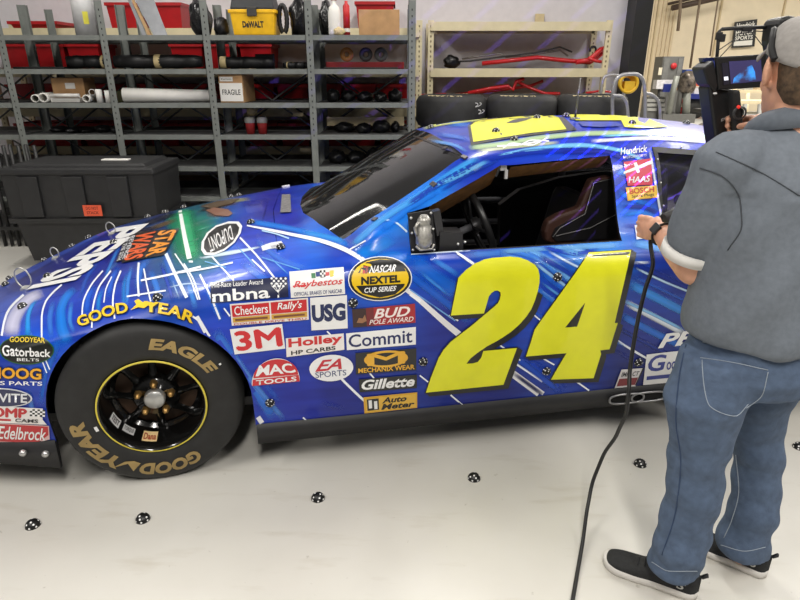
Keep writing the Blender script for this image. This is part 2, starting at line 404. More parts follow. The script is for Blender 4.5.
def ws_sheet(n=40, m=24):
    base = [(.79, .29), (.70, .50), (.635, .75), (.622, .95), (.635, 1.15), (.70, 1.40), (.79, 1.61)]; top = [(1.332, .365), (1.325, .55), (1.318, .75), (1.312, .95), (1.318, 1.15), (1.325, 1.35), (1.332, 1.535)]
    T = np.linspace(0, 6, n); g = []
    def cur(P): return [(float(pchip(range(7), [p[0] for p in P], t)[0]), float(pchip(range(7), [p[1] for p in P], t)[0])) for t in T]
    zb = [.905, .922, .930, .934, .930, .922, .905]; zt = [1.240, 1.262, 1.277, 1.283, 1.277, 1.262, 1.240]
    B, U = cur(base), cur(top)
    for k, t in enumerate(T):
        z0 = float(pchip(range(7), zb, t)[0]); z1 = float(pchip(range(7), zt, t)[0]); b, u = B[k], U[k]
        g.append([(b[0] + (u[0] - b[0]) * s, b[1] + (u[1] - b[1]) * s, z0 + (z1 - z0) * s + .012 * math.sin(math.pi * s)) for s in np.linspace(0, 1, m)])
    return g
wg = ws_sheet(); mb = MB(); mb.sheet(wg); wshield = mb.build('windshield', [GLASS])
md = wshield.modifiers.new('s', 'SOLIDIFY'); md.thickness = .005; md.offset = -1; apply_mods(wshield)
WBVH = BVHTree.FromPolygons([Vector(v) for v in mb.v], mb.f)
rwin = piece('rear_window', RW, 'z', .8, 1.6, .0, [CLEAR, CLEAR])
for poly, ax, lo, hi in ((HOOD, 'z', .2, 1.5), (WS, 'z', .6, 1.6), (RW, 'z', .8, 1.6), (WIN, 'y', -.3, 2.2)):
    c = cutter_obj(poly, ax, lo, hi); boolean(shell, c); kill(c)
qwin = [piece('quarter_window', QWIN, 'y', -.3 + 1.2 * k, .95 + 1.3 * k, 0, [CLEAR, CLEAR]) for k in (0, 1)]
for poly, ax, lo, hi in ((QWIN, 'y', -.3, 2.2), (arch(0), 'y', -.3, .33), (arch(0), 'y', 1.57, 2.2), (arch(2.794), 'y', -.3, .33), (arch(2.794), 'y', 1.57, 2.2)):
    c = cutter_obj(poly, ax, lo, hi); boolean(shell, c); kill(c)
def set_paint(o):
    me = o.data
    at = me.color_attributes.new('paint', 'FLOAT_COLOR', 'POINT')
    a = np.ones((len(me.vertices), 4), np.float32)
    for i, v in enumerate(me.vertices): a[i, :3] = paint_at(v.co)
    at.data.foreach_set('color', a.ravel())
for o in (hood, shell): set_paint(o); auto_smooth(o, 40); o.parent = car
for o in (wshield, rwin, *qwin): auto_smooth(o, 40); o.parent = car
# ------------------------------------------------------------------ draping helpers: paint lines, stickers and lettering laid on the skin
INK = {}
def ink(rgb, rough=.38):
    k = 'ink_%02x%02x%02x' % tuple(rgb)
    if k not in INK: INK[k] = M(k, rgb, rough, var=.02, coat=.4)
    return INK[k]
WHITE, BLACK, YEL = (240, 240, 240), (14, 14, 16), (232, 232, 28)
_font = {}
def text_tri(body, bold=0.0, shear=0.0):
    """flat text as (verts in 0..1 box, faces, aspect)"""
    key = (body, bold, shear)
    if key in _font: return _font[key]
    cu = bpy.data.curves.new('t', 'FONT'); cu.body = body; cu.size = 1; cu.offset = bold * .45; cu.shear = shear; cu.resolution_u = 3
    o = bpy.data.objects.new('t', cu); COL.objects.link(o)
    dg = bpy.context.evaluated_depsgraph_get(); dg.update()
    me = bpy.data.meshes.new_from_object(o.evaluated_get(dg))
    bm = bmesh.new(); bm.from_mesh(me); bmesh.ops.remove_doubles(bm, verts=bm.verts[:], dist=1e-5); bmesh.ops.triangulate(bm, faces=bm.faces[:])
    vs = [(v.co.x, v.co.y) for v in bm.verts]; bm.verts.index_update(); fs = [[v.index for v in f.verts] for f in bm.faces]
    bm.free(); bpy.data.objects.remove(o); bpy.data.curves.remove(cu); bpy.data.meshes.remove(me)
    x0 = min(v[0] for v in vs); x1 = max(v[0] for v in vs); y0 = min(v[1] for v in vs); y1 = max(v[1] for v in vs)
    _font[key] = ([((x - x0) / (x1 - x0), (y - y0) / (y1 - y0)) for x, y in vs], fs, (x1 - x0) / (y1 - y0))
    return _font[key]
def bil(q, u, v):
    """q = TL, TR, BR, BL; u right, v up"""
    a, b, c, d = q
    return ((1 - u) * ((1 - v) * d[0] + v * a[0]) + u * ((1 - v) * c[0] + v * b[0]), (1 - u) * ((1 - v) * d[1] + v * a[1]) + u * ((1 - v) * c[1] + v * b[1]))
def sub(q, u0, v0, u1, v1): return [bil(q, u0, v1), bil(q, u1, v1), bil(q, u1, v0), bil(q, u0, v0)]
def refine(vs, fs, L):
    bm = bmesh.new(); bv = [bm.verts.new((p[0], p[1], 0)) for p in vs]
    for f in fs:
        try: bm.faces.new([bv[i] for i in f])
        except ValueError: pass
    for _ in range(6):
        e = [e for e in bm.edges if e.calc_length() > L]
        if not e: break
        bmesh.ops.subdivide_edges(bm, edges=e, cuts=1); bmesh.ops.triangulate(bm, faces=[f for f in bm.faces if len(f.verts) > 3])
    bm.verts.index_update()
    r = [(v.co.x, v.co.y) for v in bm.verts], [[v.index for v in f.verts] for f in bm.faces]
    bm.free(); return r
def inside(p, poly):
    c = False; n = len(poly)
    for i in range(n):
        (x1, y1), (x2, y2) = poly[i], poly[i - 1]
        if (y1 > p[1]) != (y2 > p[1]) and p[0] < (x2 - x1) * (p[1] - y1) / (y2 - y1) + x1: c = not c
    return c
ARCH0 = arch(0, .387)
def cut_away(p):
    if p.y > .33: return False
    return inside((p.x, p.z), ARCH0) or inside((p.x, p.z), WIN)
class Wrap:
    """flat artwork in photo pixels, laid on the skin of the car as one mesh"""
    def __init__(s): s.v = []; s.f = []; s.mi = []; s.mats = []; s.n = 0; s.col = []
    def slot(s, m):
        if m not in s.mats: s.mats.append(m)
        return s.mats.index(m)
    def raw(s, vs, fs, mat, lift, cols=None, L=9.0):
        if cols is None: vs, fs = refine(vs, fs, L)
        P = []
        for x, y in vs:
            h = hit(x, y); P.append(None if h is None or cut_away(h[0]) else h[0] + h[1] * lift)
        o = len(s.v); k = {}; mi = s.slot(mat)
        for i, p in enumerate(P):
            if p is not None: k[i] = len(s.v); s.v.append(p); s.col.append(cols[i] if cols else (1, 1, 1, 1))
        for f in fs:
            if all(i in k for i in f):
                e = max((s.v[k[f[i]]] - s.v[k[f[i - 1]]]).length for i in range(len(f)))
                if e < .35: s.f.append([k[i] for i in f]); s.mi.append(mi)
    def poly(s, pts, rgb, layer=1, holes=(), L=9.0):
        loops = [pts] + list(holes)
        tri = tessellate_polygon([[Vector((p[0], p[1], 0)) for p in l] for l in loops])
        s.raw([p for l in loops for p in l], [list(t) for t in tri], ink(rgb), .0042 + .0009 * layer, L=L); return s
    def quad(s, q, rgb, layer=1): return s.poly(q, rgb, layer)
    def oval(s, c, rx, ry, rgb, layer=1, rot=0.0, n=28):
        r = math.radians(rot)
        return s.poly([(c[0] + rx * math.cos(t) * math.cos(r) - ry * math.sin(t) * math.sin(r), c[1] + rx * math.cos(t) * math.sin(r) + ry * math.sin(t) * math.cos(r)) for t in np.linspace(0, 2 * math.pi, n, endpoint=False)], rgb, layer)
    def text(s, body, q, rgb, layer=2, bold=.02, shear=0.0, mapf=None):
        vs, fs, _ = text_tri(body, bold, shear)
        m = [bil(q, u, v) if mapf is None else mapf(u, v) for u, v in vs]
        s.raw(m, fs, ink(rgb), .0042 + .0009 * layer); return s
    def fat(s, body, q, rgb, layer, d):
        for dx, dy in ((-d, 0), (0, -d * .7), (0, d * .7), (d, 0)): s.text(body, [(x + dx, y + dy) for x, y in q], rgb, layer + .02 * (dx + dy), 0.0)
        return s
    def line(s, pts, w, rgb, layer=0.0, soft=False, alpha=1.0, step=3.5):
        """a stroke along pixel points; w = width or list; soft edges fade into the paint"""
        P = np.array(pts, float); seg = np.r_[0, np.cumsum(np.hypot(*np.diff(P, axis=0).T))]
        if soft: w = [1.35 * k for k in w] if hasattr(w, '__len__') else 1.35 * w
        n = max(3, int(seg[-1] / step)); t = np.linspace(0, seg[-1], n)
        X = pchip(seg, P[:, 0], t) if len(P) > 2 else np.interp(t, seg, P[:, 0]); Y = pchip(seg, P[:, 1], t) if len(P) > 2 else np.interp(t, seg, P[:, 1])
        Wd = np.interp(t, np.linspace(0, seg[-1], len(w)) if hasattr(w, '__len__') else [0, seg[-1]], w if hasattr(w, '__len__') else [w, w])
        dx, dy = np.gradient(X), np.gradient(Y); l = np.hypot(dx, dy) + 1e-9; nx, ny = -dy / l, dx / l
        prof = [(-.5, 0), (-.28, .75), (0, 1), (.28, .75), (.5, 0)] if soft else [(-.5, 1), (0, 1), (.5, 1)]
        vs = []; cs = []; c = s2l(rgb)
        for i in range(n):
            endf = min(1, (i + .0) / 2.5, (n - 1 - i) / 2.5) if soft else 1
            for o, a in prof: vs.append((X[i] + nx[i] * Wd[i] * o, Y[i] + ny[i] * Wd[i] * o)); cs.append((*c, a * alpha * endf))
        k = len(prof)
        fs = [[i * k + j, i * k + j + 1, (i + 1) * k + j + 1, (i + 1) * k + j] for i in range(n - 1) for j in range(k - 1)]
        s.n += 1; s.raw(vs, fs, SOFT, .0016 + .0003 * layer + .000018 * s.n, cols=cs); return s
    def build(s, name, parent):
        me = bpy.data.meshes.new(name); me.from_pydata(s.v, [], s.f)
        for m in s.mats: me.materials.append(m)
        me.polygons.foreach_set('material_index', s.mi)
        me.polygons.foreach_set('use_smooth', [True] * len(s.f))
        at = me.color_attributes.new('paint', 'FLOAT_COLOR', 'POINT'); at.data.foreach_set('color', np.array(s.col, np.float32).ravel())
        o = bpy.data.objects.new(name, me); COL.objects.link(o); o.parent = parent; return o
def merge_into(o, w):
    """the paint design stays inside the panel's own mesh"""
    t = w.build('tmp', None); me = o.data; src = t.data
    bm = bmesh.new(); bm.from_mesh(me); nm = len(me.materials)
    for f in src.polygons: f.material_index += nm
    for m in src.materials: me.materials.append(m)
    bm.from_mesh(src); bm.to_mesh(me); bm.free()
    bpy.data.objects.remove(t)

# ------------------------------------------------------------------ paint design
sw = Wrap(); hw = Wrap()
CY, LB, MB_, NV, WH = (40, 150, 235), (110, 180, 240), (28, 90, 215), (12, 20, 95), (238, 242, 250)
# fender
for pts, w, c, so, al in [
    ([(24, 295), (15, 303), (8, 312), (4, 324), (2, 336)], 2.2, WH, 0, 1),
    ([(44, 292), (30, 299), (19, 310), (13, 323), (11, 338)], [8, 15], (205, 205, 232), 1, .95),
    ([(38, 299), (31, 308), (28, 320), (28, 340)], [3, 5.5], CY, 1, 1),
    ([(76, 288), (66, 298), (61, 312), (62, 326), (69, 345)], [6, 12], (28, 125, 228), 1, .95),
    ([(62, 285), (53, 293), (45, 304), (42, 318), (42, 346)], 1.7, WH, 0, 1),
    ([(103, 271), (91, 286), (83, 305), (82, 320)], 1.5, WH, 0, 1), ([(111, 271), (98, 290), (93, 310), (92, 328)], 1.6, WH, 0, 1),
    ([(112, 277), (106, 290), (104, 303)], 1.2, WH, 0, 1), ([(121, 271), (115, 287), (113, 302), (115, 319)], 1.7, WH, 0, 1),
    ([(96, 285), (88, 298), (86, 318)], 6, (30, 95, 215), 1, .9), ([(104, 288), (99, 300), (98, 318)], 4, CY, 1, .6),
    ([(128, 272), (124, 290), (124, 312)], 4, CY, 1, .5), ([(118, 262), (108, 272)], 3, LB, 1, .5),
    ([(132, 266), (128, 285), (127, 308)], 3.5, (60, 140, 235), 1, .8), ([(150, 270), (157, 288), (161, 306)], 6, (55, 130, 232), 1, .8), ([(160, 262), (168, 284), (174, 304)], 4, (28, 70, 190), 1, .8), ([(186, 280), (192, 295), (196, 310)], 5, (70, 145, 238), 1, .75), ([(172, 280), (180, 300)], 1.4, (170, 205, 245), 1, .9),
    ([(30, 330), (34, 342)], 2, (120, 180, 240), 1, .8), ([(54, 300), (50, 320), (52, 340)], 5, (60, 125, 225), 1, .8), ([(72, 300), (70, 320), (75, 334)], 4, (70, 150, 240), 1, .7),
    ([(75, 345), (60, 372), (50, 410)], 5, CY, 1, .8), ([(60, 335), (48, 372), (42, 405)], 7, (30, 110, 220), 1, .7),
    ([(2, 340), (8, 352)], 3, (190, 120, 90), 1, .7),
    ([(43, 362), (49, 378)], 1.2, WH, 0, 1), ([(46, 360), (52, 374)], 1.2, WH, 0, 1), ([(27, 442), (30, 447)], 2, WH, 0, 1), ([(11, 441), (14, 446)], 2, WH, 0, 1),
    ([(28, 390), (40, 442)], 5, (70, 130, 220), 1, .7),
    ]: sw.line(pts, w, c, .3 if so else 1, bool(so), al)
# hood side and fender top
for pts, w, c, so, al, tgt in [
    ([(139, 263), (138, 279), (139, 297)], 2, WH, 0, 1, 0), ([(144, 269), (147, 285), (151, 302)], 1.5, WH, 0, 1, 0),
    ([(166, 254), (176, 276), (187, 298)], 3.4, (225, 235, 248), 0, 1, 0), ([(141, 281), (170, 275), (201, 267)], 2, WH, 0, 1, 0),
    ([(127, 297), (146, 294), (166, 291)], 1.6, WH, 0, 1, 0), ([(175, 254), (189, 276), (198, 300)], 1.4, WH, 0, 1, 0), ([(168, 288), (190, 284), (205, 285)], 1.5, (190, 215, 245), 1, .9, 0),
    ([(180, 273), (206, 269), (233, 263)], 1.8, WH, 0, 1, 0), ([(184, 264), (194, 281), (200, 300)], 1.6, WH, 0, 1, 0), ([(212, 257), (222, 268), (234, 281)], 1.6, WH, 0, 1, 0),
    ([(199, 259), (220, 255), (243, 251), (262, 247)], [2, 4, 1.5], (210, 232, 248), 1, 1, 0), ([(262, 249), (272, 246), (282, 245)], [5, 7], (225, 230, 235), 0, 1, 0),
    ([(240, 238), (256, 255), (276, 280)], 1.8, WH, 0, 1, 0), ([(236, 246), (246, 256), (258, 270)], 1.2, LB, 1, 1, 0), ([(268, 256), (290, 276)], 1.2, LB, 1, .9, 0),
    ([(262, 231), (275, 234), (289, 239)], 1.5, (180, 215, 248), 0, 1, 0),
    ([(247, 226), (268, 230), (292, 235), (320, 241), (345, 250), (366, 262), (386, 274)], [1.5, 2.5, 3.2, 4, 4.5, 4.5, 4.5], WH, 0, 1, 0),
    ([(386, 274), (411, 293), (455, 331), (490, 357), (545, 397)], [4.5, 5, 6.5, 7, 8], (228, 228, 232), 0, 1, 0),
    ([(250, 222), (290, 229), (330, 239), (352, 247)], 5, (15, 125, 235), 1, .9, 0), ([(240, 262), (262, 278), (285, 297)], 7, (60, 120, 235), 1, .8, 0), ([(225, 275), (235, 290)], 5, (60, 120, 235), 1, .7, 0),
    ([(255, 240), (285, 262), (310, 270)], 5, (70, 130, 235), 1, .6, 0), ([(205, 284), (212, 300), (222, 322)], 5, (50, 120, 230), 1, .8, 0),
    ([(350, 250), (366, 241)], 1.4, WH, 0, 1, 0), ([(379, 219), (394, 222), (407, 232)], 1.8, (200, 225, 245), 0, 1, 0), ([(300, 232), (330, 238), (348, 243)], 5, CY, 1, .8, 0),
    ([(370, 262), (392, 256), (412, 262)], 9, (25, 125, 230), 1, .8, 0), ([(352, 256), (372, 250), (395, 236)], 12, (14, 135, 238), 1, .8, 0),
    ]: sw.line(pts, w, c, .3 if so else 1, bool(so), al)
# door and quarter
D = lambda x, y: (410 + x / 3.333, 240 + y / 3.333)
for pts, w, c, so, al in [
    ([(197, 316), (213, 345), (235, 385), (262, 427)], [3.5, 6, 8, 10], (232, 234, 240), 0, 1), ([(186, 312), (198, 320), (210, 336)], 2, WH, 0, 1),
    ([(200, 275), (211, 297), (220, 319)], 2, WH, 0, 1), ([(205, 262), (226, 268)], 1, LB, 0, 1), ([(252, 260), (265, 272)], 1.6, WH, 0, 1), ([(262, 258), (300, 270)], 1.2, LB, 0, .7),
    ([(224, 308), (230, 316)], 1.6, WH, 0, 1), ([(303, 417), (309, 423)], 1.5, WH, 0, 1), ([(338, 375), (352, 389), (366, 402)], 2.4, WH, 0, 1), ([(327, 331), (332, 336)], 1.5, WH, 0, 1), ([(369, 372), (374, 378)], 1.5, WH, 0, 1),
    ([(214, 330), (240, 368), (275, 418)], 10, (55, 125, 230), 1, .75), ([(232, 352), (250, 378), (285, 420)], 5, (90, 150, 235), 1, .6),
    ([(262, 380), (280, 402)], 5, (40, 100, 215), 1, .5),
    (D(145, 38), D(220, 88)) and ([D(145, 38), D(215, 86)], 1.5, WH, 0, 1), ([D(0, 165), D(150, 268)], 1.4, (120, 175, 240), 0, .8), ([D(130, 250), D(160, 268)], 1.4, WH, 0, 1),
    ([D(0, 60), D(120, 150), D(170, 180)], 14, (25, 110, 225), 1, .7), ([D(0, 110), D(90, 180)], 9, (15, 90, 215), 1, .6), ([D(190, 50), D(330, 40)], 7, (55, 130, 228), 1, .7),
    ([D(370, 25), D(480, 85), D(580, 165)], 8, (110, 175, 240), 1, .95), ([D(300, 30), D(420, 60), D(520, 140)], 5, (60, 130, 230), 1, .9), ([D(440, 10), D(580, 80), D(640, 130)], 6, (70, 145, 238), 1, .9), ([D(500, 5), D(600, 50), D(700, 60)], 5, (150, 200, 245), 1, .8),
    ([D(430, 100), D(500, 150), D(560, 200)], 7, (35, 105, 220), 1, .9), ([D(400, 70), D(440, 95), D(530, 150)], 2.2, (10, 30, 120), 1, .9), ([D(440, 170), D(500, 215)], 1.6, WH, 0, 1), ([D(435, 140), D(520, 200)], 2.5, (90, 165, 240), 1, .8),
    ([D(570, 20), D(640, 60), D(760, 60)], 3, NV, 1, .8),
    ([D(700, 80), D(760, 76), D(800, 74)], 2.6, (225, 235, 245), 1, 1),
    ([D(350, 410), D(440, 470)], 2.0, WH, 0, 1), ([D(380, 390), D(470, 470), D(520, 500)], 11, (30, 75, 200), 1, .7), ([D(445, 395), D(480, 415)], 1.5, WH, 0, 1), ([D(550, 468), D(596, 500)], 1.6, WH, 0, 1), ([D(350, 400), D(480, 480)], 2.5, (15, 20, 70), 1, .8),
    ([D(135, 515), D(176, 550)], 1.6, WH, 0, 1), ([D(32, 450), D(60, 472)], 1.5, WH, 0, 1), ([D(0, 180), D(35, 205)], 3, WH, 0, 1),
    ([D(680, 330), D(800, 400)], 1.8, WH, 0, 1), ([D(690, 335), D(790, 395)], 1.5, (70, 120, 220), 1, .7),
    ([(628, 283), (655, 297), (688, 314)], 8, (55, 140, 228), 1, .95), ([(632, 276), (660, 289), (690, 303)], 3, (40, 90, 190), 1, .8), ([(625, 302), (652, 316), (686, 334)], 6, (222, 230, 238), 1, 1), ([(622, 300), (650, 313), (684, 330)], 3.0, (130, 190, 240), 1, .9), ([(619, 314), (645, 328), (684, 347)], 7, (35, 110, 212), 1, .95),
    ([(628, 262), (660, 275), (695, 292)], 6, (18, 45, 140), 1, .9), ([(617, 340), (632, 350), (648, 359)], 1.8, WH, 0, 1), ([(612, 350), (650, 368)], 4, (45, 60, 150), 1, .7),
    ([(630, 243), (660, 248), (700, 256)], 8, (60, 150, 232), 1, .85), ([(640, 236), (665, 242), (690, 246)], 3, (170, 205, 240), 1, .8), ([(500, 252), (560, 248), (620, 246)], 5, (120, 185, 240), 1, .7), ([(420, 255), (450, 252), (500, 249)], 3.5, (40, 80, 190), 1, .8), ([(411, 255), (440, 253), (470, 251)], 1.0, (210, 225, 240), 0, 1),
    ([(452, 250), (465, 258), (474, 264)], 1.4, WH, 0, 1), ([(540, 247), (575, 254), (600, 250)], 4, (20, 60, 190), 1, .8),
    ([(392, 262), (430, 290), (470, 322)], 7, (30, 100, 215), 1, .8), ([(420, 272), (450, 296)], 3, (70, 150, 238), 1, .7), ([(430, 258), (460, 276)], 5, (60, 140, 235), 1, .7),
    ([(533, 262), (560, 282), (585, 300)], 3, (150, 200, 248), 1, .9), ([(538, 256), (570, 274), (590, 288)], 5, (26, 60, 170), 1, .9), ([(530, 284), (555, 302), (575, 318)], 5, (45, 120, 225), 1, .85), ([(520, 300), (548, 322)], 4, (30, 90, 210), 1, .8), ([(528, 310), (545, 324)], 1.4, WH, 0, 1),
    ([(548, 252), (580, 268), (600, 276)], 2.2, (200, 225, 250), 1, .9), ([(560, 250), (585, 256)], 5, (110, 180, 242), 1, .8), ([(500, 256), (530, 262)], 5, (90, 165, 240), 1, .8), ([(505, 350), (535, 372), (560, 392)], 6, (35, 85, 205), 1, .8), ([(500, 345), (520, 360)], 1.5, WH, 0, 1), ([(512, 372), (545, 396)], 3.5, (15, 22, 90), 1, .9),
    ([(635, 268), (665, 282), (700, 296)], 2.0, (190, 220, 245), 1, .9), ([(615, 326), (640, 340), (680, 360)], 4, (24, 50, 140), 1, .9), ([(606, 335), (625, 347)], 3, (60, 130, 225), 1, .8),
    ([(425, 300), (440, 312)], 2, (20, 40, 140), 1, .8), ([(320, 402), (345, 408)], 4, (40, 60, 170), 1, .6), ([(350, 262), (356, 268)], 3, (60, 130, 235), 1, .7),
    # pillars, rail and roof
    ([(352, 247), (380, 222), (420, 196), (466, 165), (480, 158)], 6, (60, 160, 240), 1, .9), ([(380, 232), (412, 207), (440, 190)], 6, (25, 120, 228), 1, .9), ([(408, 206), (440, 184), (480, 162)], 5, (20, 60, 175), 1, .9), ([(425, 190), (455, 178), (490, 160)], 4, (100, 185, 245), 1, .8), ([(440, 192), (470, 174), (500, 160)], 3, (15, 60, 170), 1, .8),
    ([(470, 172), (482, 164)], 5, (170, 210, 245), 1, .7),
    ([(422, 129.5), (440, 125), (474, 120.5), (520, 116), (546, 114.5)], 3, (215, 225, 110), 1, .9), ([(436, 135), (455, 137), (470, 141)], 4, (40, 110, 220), 1, .9), ([(430, 141), (455, 146), (468, 153)], 3, (90, 160, 240), 1, .8), ([(446, 126), (458, 124), (472, 124)], 6, (20, 130, 235), 1, .9), ([(440, 148), (455, 152)], 2.5, (15, 40, 150), 1, .8),
    ([(468, 149), (500, 145), (545, 138), (600, 134), (660, 134), (720, 140)], 4.5, (185, 215, 160), 1, .9), ([(476, 152), (520, 147), (560, 143)], 3, (225, 235, 170), 1, .6), ([(497, 147), (515, 146), (545, 141)], 1.6, WH, 0, 1), ([(503, 149), (512, 144), (530, 146), (547, 139)], 1.2, WH, 0, 1), ([(520, 146), (532, 141), (549, 142)], 1.2, WH, 0, 1),
    ([(497, 156), (530, 150), (580, 146), (620, 151), (645, 162)], [1.5, 3.5, 4, 3.5, 3], (120, 195, 245), 1, .95), ([(480, 160), (540, 152), (600, 150)], 5, (16, 50, 175), 1, .8), ([(590, 142), (650, 139), (715, 143)], 3.2, WH, 1, .75), ([(600, 137), (650, 135), (716, 137)], 2.0, (110, 200, 235), 1, .9), ([(560, 153), (600, 152), (640, 168)], 4, (20, 40, 165), 1, .8),
    ([(614, 172), (640, 176), (650, 181)], 5, (70, 160, 240), 1, .8), ([(616, 190), (625, 196), (652, 206)], 5, (20, 115, 230), 1, .9), ([(620, 207), (640, 207), (660, 214)], 4, (14, 40, 150), 1, .9), ([(620, 216), (640, 213), (662, 222)], 4, (30, 130, 235), 1, .9), ([(622, 226), (650, 226), (664, 232)], 4, (20, 60, 185), 1, .8), ([(649, 150), (656, 190), (664, 236)], 2.2, (215, 225, 240), 1, 1),
    ]: sw.line(pts, w, c, .3 if so else 1, bool(so), al)
merge_into(shell, sw)
# hood design
for pts, w, c, so, al in [
    ([(178, 205), (184, 232), (192, 262)], 26, (15, 140, 95), 1, .8), ([(182, 206), (187, 234), (193, 262)], 12, (60, 190, 130), 1, .8), ([(179.5, 207), (184, 233), (189.5, 259)], [3.2, 4.2, 5], (245, 250, 248), 0, 1),
    ([(120, 246), (112, 262), (104, 282)], 3, (60, 140, 235), 1, .7), ([(98, 262), (86, 280), (80, 300)], 4, (40, 90, 200), 1, .7), ([(150, 258), (140, 272), (138, 292)], 6, (45, 120, 225), 1, .8), ([(165, 250), (170, 270), (180, 292)], 8, (40, 110, 215), 1, .7), ([(120, 265), (112, 280), (108, 300)], 5, (35, 100, 220), 1, .8),
    ([(100, 250), (106, 256), (112, 262)], 9, (40, 36, 140), 1, .7),
    ([(140, 226), (160, 219), (178, 213)], 5, (10, 12, 40), 1, .8), ([(128, 233), (150, 229), (170, 222)], 4, (40, 30, 40), 1, .7), ([(150, 229), (165, 224), (178, 219)], 4, (110, 90, 60), 1, .7),
    ([(200, 208), (220, 204), (240, 200)], 7, (92, 70, 46), 1, .9), ([(205, 214), (220, 213), (232, 211)], 7, (120, 84, 66), 1, .9), ([(212, 203), (232, 201), (252, 199)], 3.5, (150, 150, 110), 1, .8), ([(196, 212), (210, 209), (228, 206)], 2.5, (28, 22, 20), 1, .8), ([(220, 217), (228, 215)], 3, (150, 100, 84), 1, .8),
    ([(240, 205), (262, 202), (270, 200)], 5, (28, 36, 160), 1, .7), ([(192, 242), (200, 238)], 1, (180, 210, 200), 1, .8), ([(194, 232), (212, 226)], 1, (120, 200, 180), 1, .7),
    ([(189, 262), (193, 262)], 2, WH, 0, 1), ([(268, 201), (262, 224)], 2, (20, 30, 130), 1, .6),
    ]: hw.line(pts, w, c, .3 if so else 1, bool(so), al)
hw.poly([(206, 211), (214, 208), (228, 210), (233, 214), (229, 217), (216, 216)], (132, 92, 74), 0); hw.poly([(200, 207), (216, 202), (240, 199), (232, 204), (212, 209)], (84, 66, 44), 0)
# lettering on the hood
def q4(*p): return list(p)
PEP = [(112, 234), (100, 252.5), (80, 262), (64, 281)]
def letter(ch, q, rgb=WHITE, layer=1, bold=.06): hw.text(ch, q, rgb, layer, bold)
# the word runs from the far fender to the near one, tops towards the windshield
hw.text('PEPSI', [(150, 224), (77, 281), (26, 291), (116, 229)], WHITE, 2, .085)
SWQ = [(184, 231), (176, 249), (129, 262), (142, 232)]
def up(q, u0, v0, u1, v1): return sub(q, u0, v0, u1, v1)
SW = [(178, 230.5), (164, 255), (123, 262.5), (137, 234)]
for k, (dx, dy) in enumerate(((-.9, 0), (.9, 0), (0, -.8), (0, .8))):
    hw.text('STAR', [(x + dx, y + dy) for x, y in up(SW, 0, .55, 1, 1)], BLACK, 2, .12); hw.text('WARS', [(x + dx, y + dy) for x, y in up(SW, 0, .02, 1, .48)], BLACK, 2, .12)
hw.quad(up(SW, -.05, -.02, 1.04, 1.03), (32, 22, 26), 1)
for (a0, a1), c in (((.55, 1), (236, 150, 40)), ((.02, .48), (226, 92, 36))):
    hw.text('STAR' if a0 > .5 else 'WARS', up(SW, 0, a0, 1, a1), c, 3, .08)
RQ = [(137, 235), (127.5, 260), (116, 263), (126, 237)]
hw.quad(RQ, (24, 22, 30), 1); hw.text('REVENGE', up(RQ, .05, .56, .97, .94), (225, 225, 230), 3, .03); hw.text('OF THE SITH', up(RQ, .05, .1, .97, .46), (225, 225, 230), 3, .03)
DP = [(201.5, 251), (202, 243), (207, 234), (216, 226.5), (229, 222.3), (239, 222.5), (242.5, 227), (241, 234), (235, 243.5), (225, 251.5), (214, 256), (205, 256)]
cx, cyy = np.mean(DP, axis=0)
hw.poly(DP, WHITE, 1); hw.poly([(cx + (x - cx) * .86, cyy + (y - cyy) * .86) for x, y in DP], BLACK, 2)
def dline(a, b, w, c): hw.poly([a, b, (b[0] + w[0], b[1] + w[1]), (a[0] + w[0], a[1] + w[1])], c, 3)
for k in range(5):
    t = .16 + .17 * k
    a = (205 + 26 * t, 249 - 22 * t + 3); b = (222 + 17 * t, 252 - 22 * t)
DQ = [(237, 238), (216, 252.5), (206, 243), (226, 225)]
hw.text('DUPONT', [(234, 240.5), (211, 254), (207, 240), (231, 226.5)], WHITE, 3, .01)
merge_into(hood, hw)

# ------------------------------------------------------------------ number on the door (one graphic of two figures)
two = [D(*p) for p in [(160, 125), (185, 100), (215, 80), (245, 68), (275, 62), (330, 58), (365, 61), (392, 70), (414, 83), (426, 98), (430, 118), (430, 140), (424, 170), (414, 202), (402, 230), (385, 255), (364, 279), (338, 302), (312, 320), (288, 335), (256, 352), (222, 375), (200, 393), (187, 410), (208, 409), (225, 404), (236, 390), (243, 368), (355, 358), (310, 480), (52, 506), (68, 458), (85, 415), (95, 390), (110, 365), (135, 337), (170, 310), (200, 287), (230, 262), (256, 240), (280, 220), (292, 208), (298, 195), (301, 182), (299, 172), (291, 167), (281, 168), (270, 175), (261, 188), (256, 206), (245, 243), (135, 250)]]
four = [D(*p) for p in [(595, 45), (735, 37), (680, 275), (690, 275), (663, 362), (632, 366), (635, 378), (610, 458), (468, 463), (494, 418), (520, 375), (385, 386), (400, 342), (414, 296)]]
hole = [D(*p) for p in [(582, 207), (555, 287), (515, 290)]]
nw = Wrap()
def shift(p, dx, dy): return [(x + dx, y + dy) for x, y in p]
def grow(poly, d):
    n = len(poly); A = sum(poly[i - 1][0] * poly[i][1] - poly[i][0] * poly[i - 1][1] for i in range(n)); sg = 1 if A > 0 else -1
    out = []
    for i in range(n):
        a, b, c = (Vector(poly[k % n]) for k in (i - 1, i, i + 1))
        e1 = (b - a).normalized(); e2 = (c - b).normalized()
        n1 = Vector((e1.y, -e1.x)) * sg; n2 = Vector((e2.y, -e2.x)) * sg
        m = (n1 + n2); m = m.normalized() if m.length > 1e-6 else n1
        out.append(tuple(b + m * d / max(.5, m.dot(n1))))
    return out
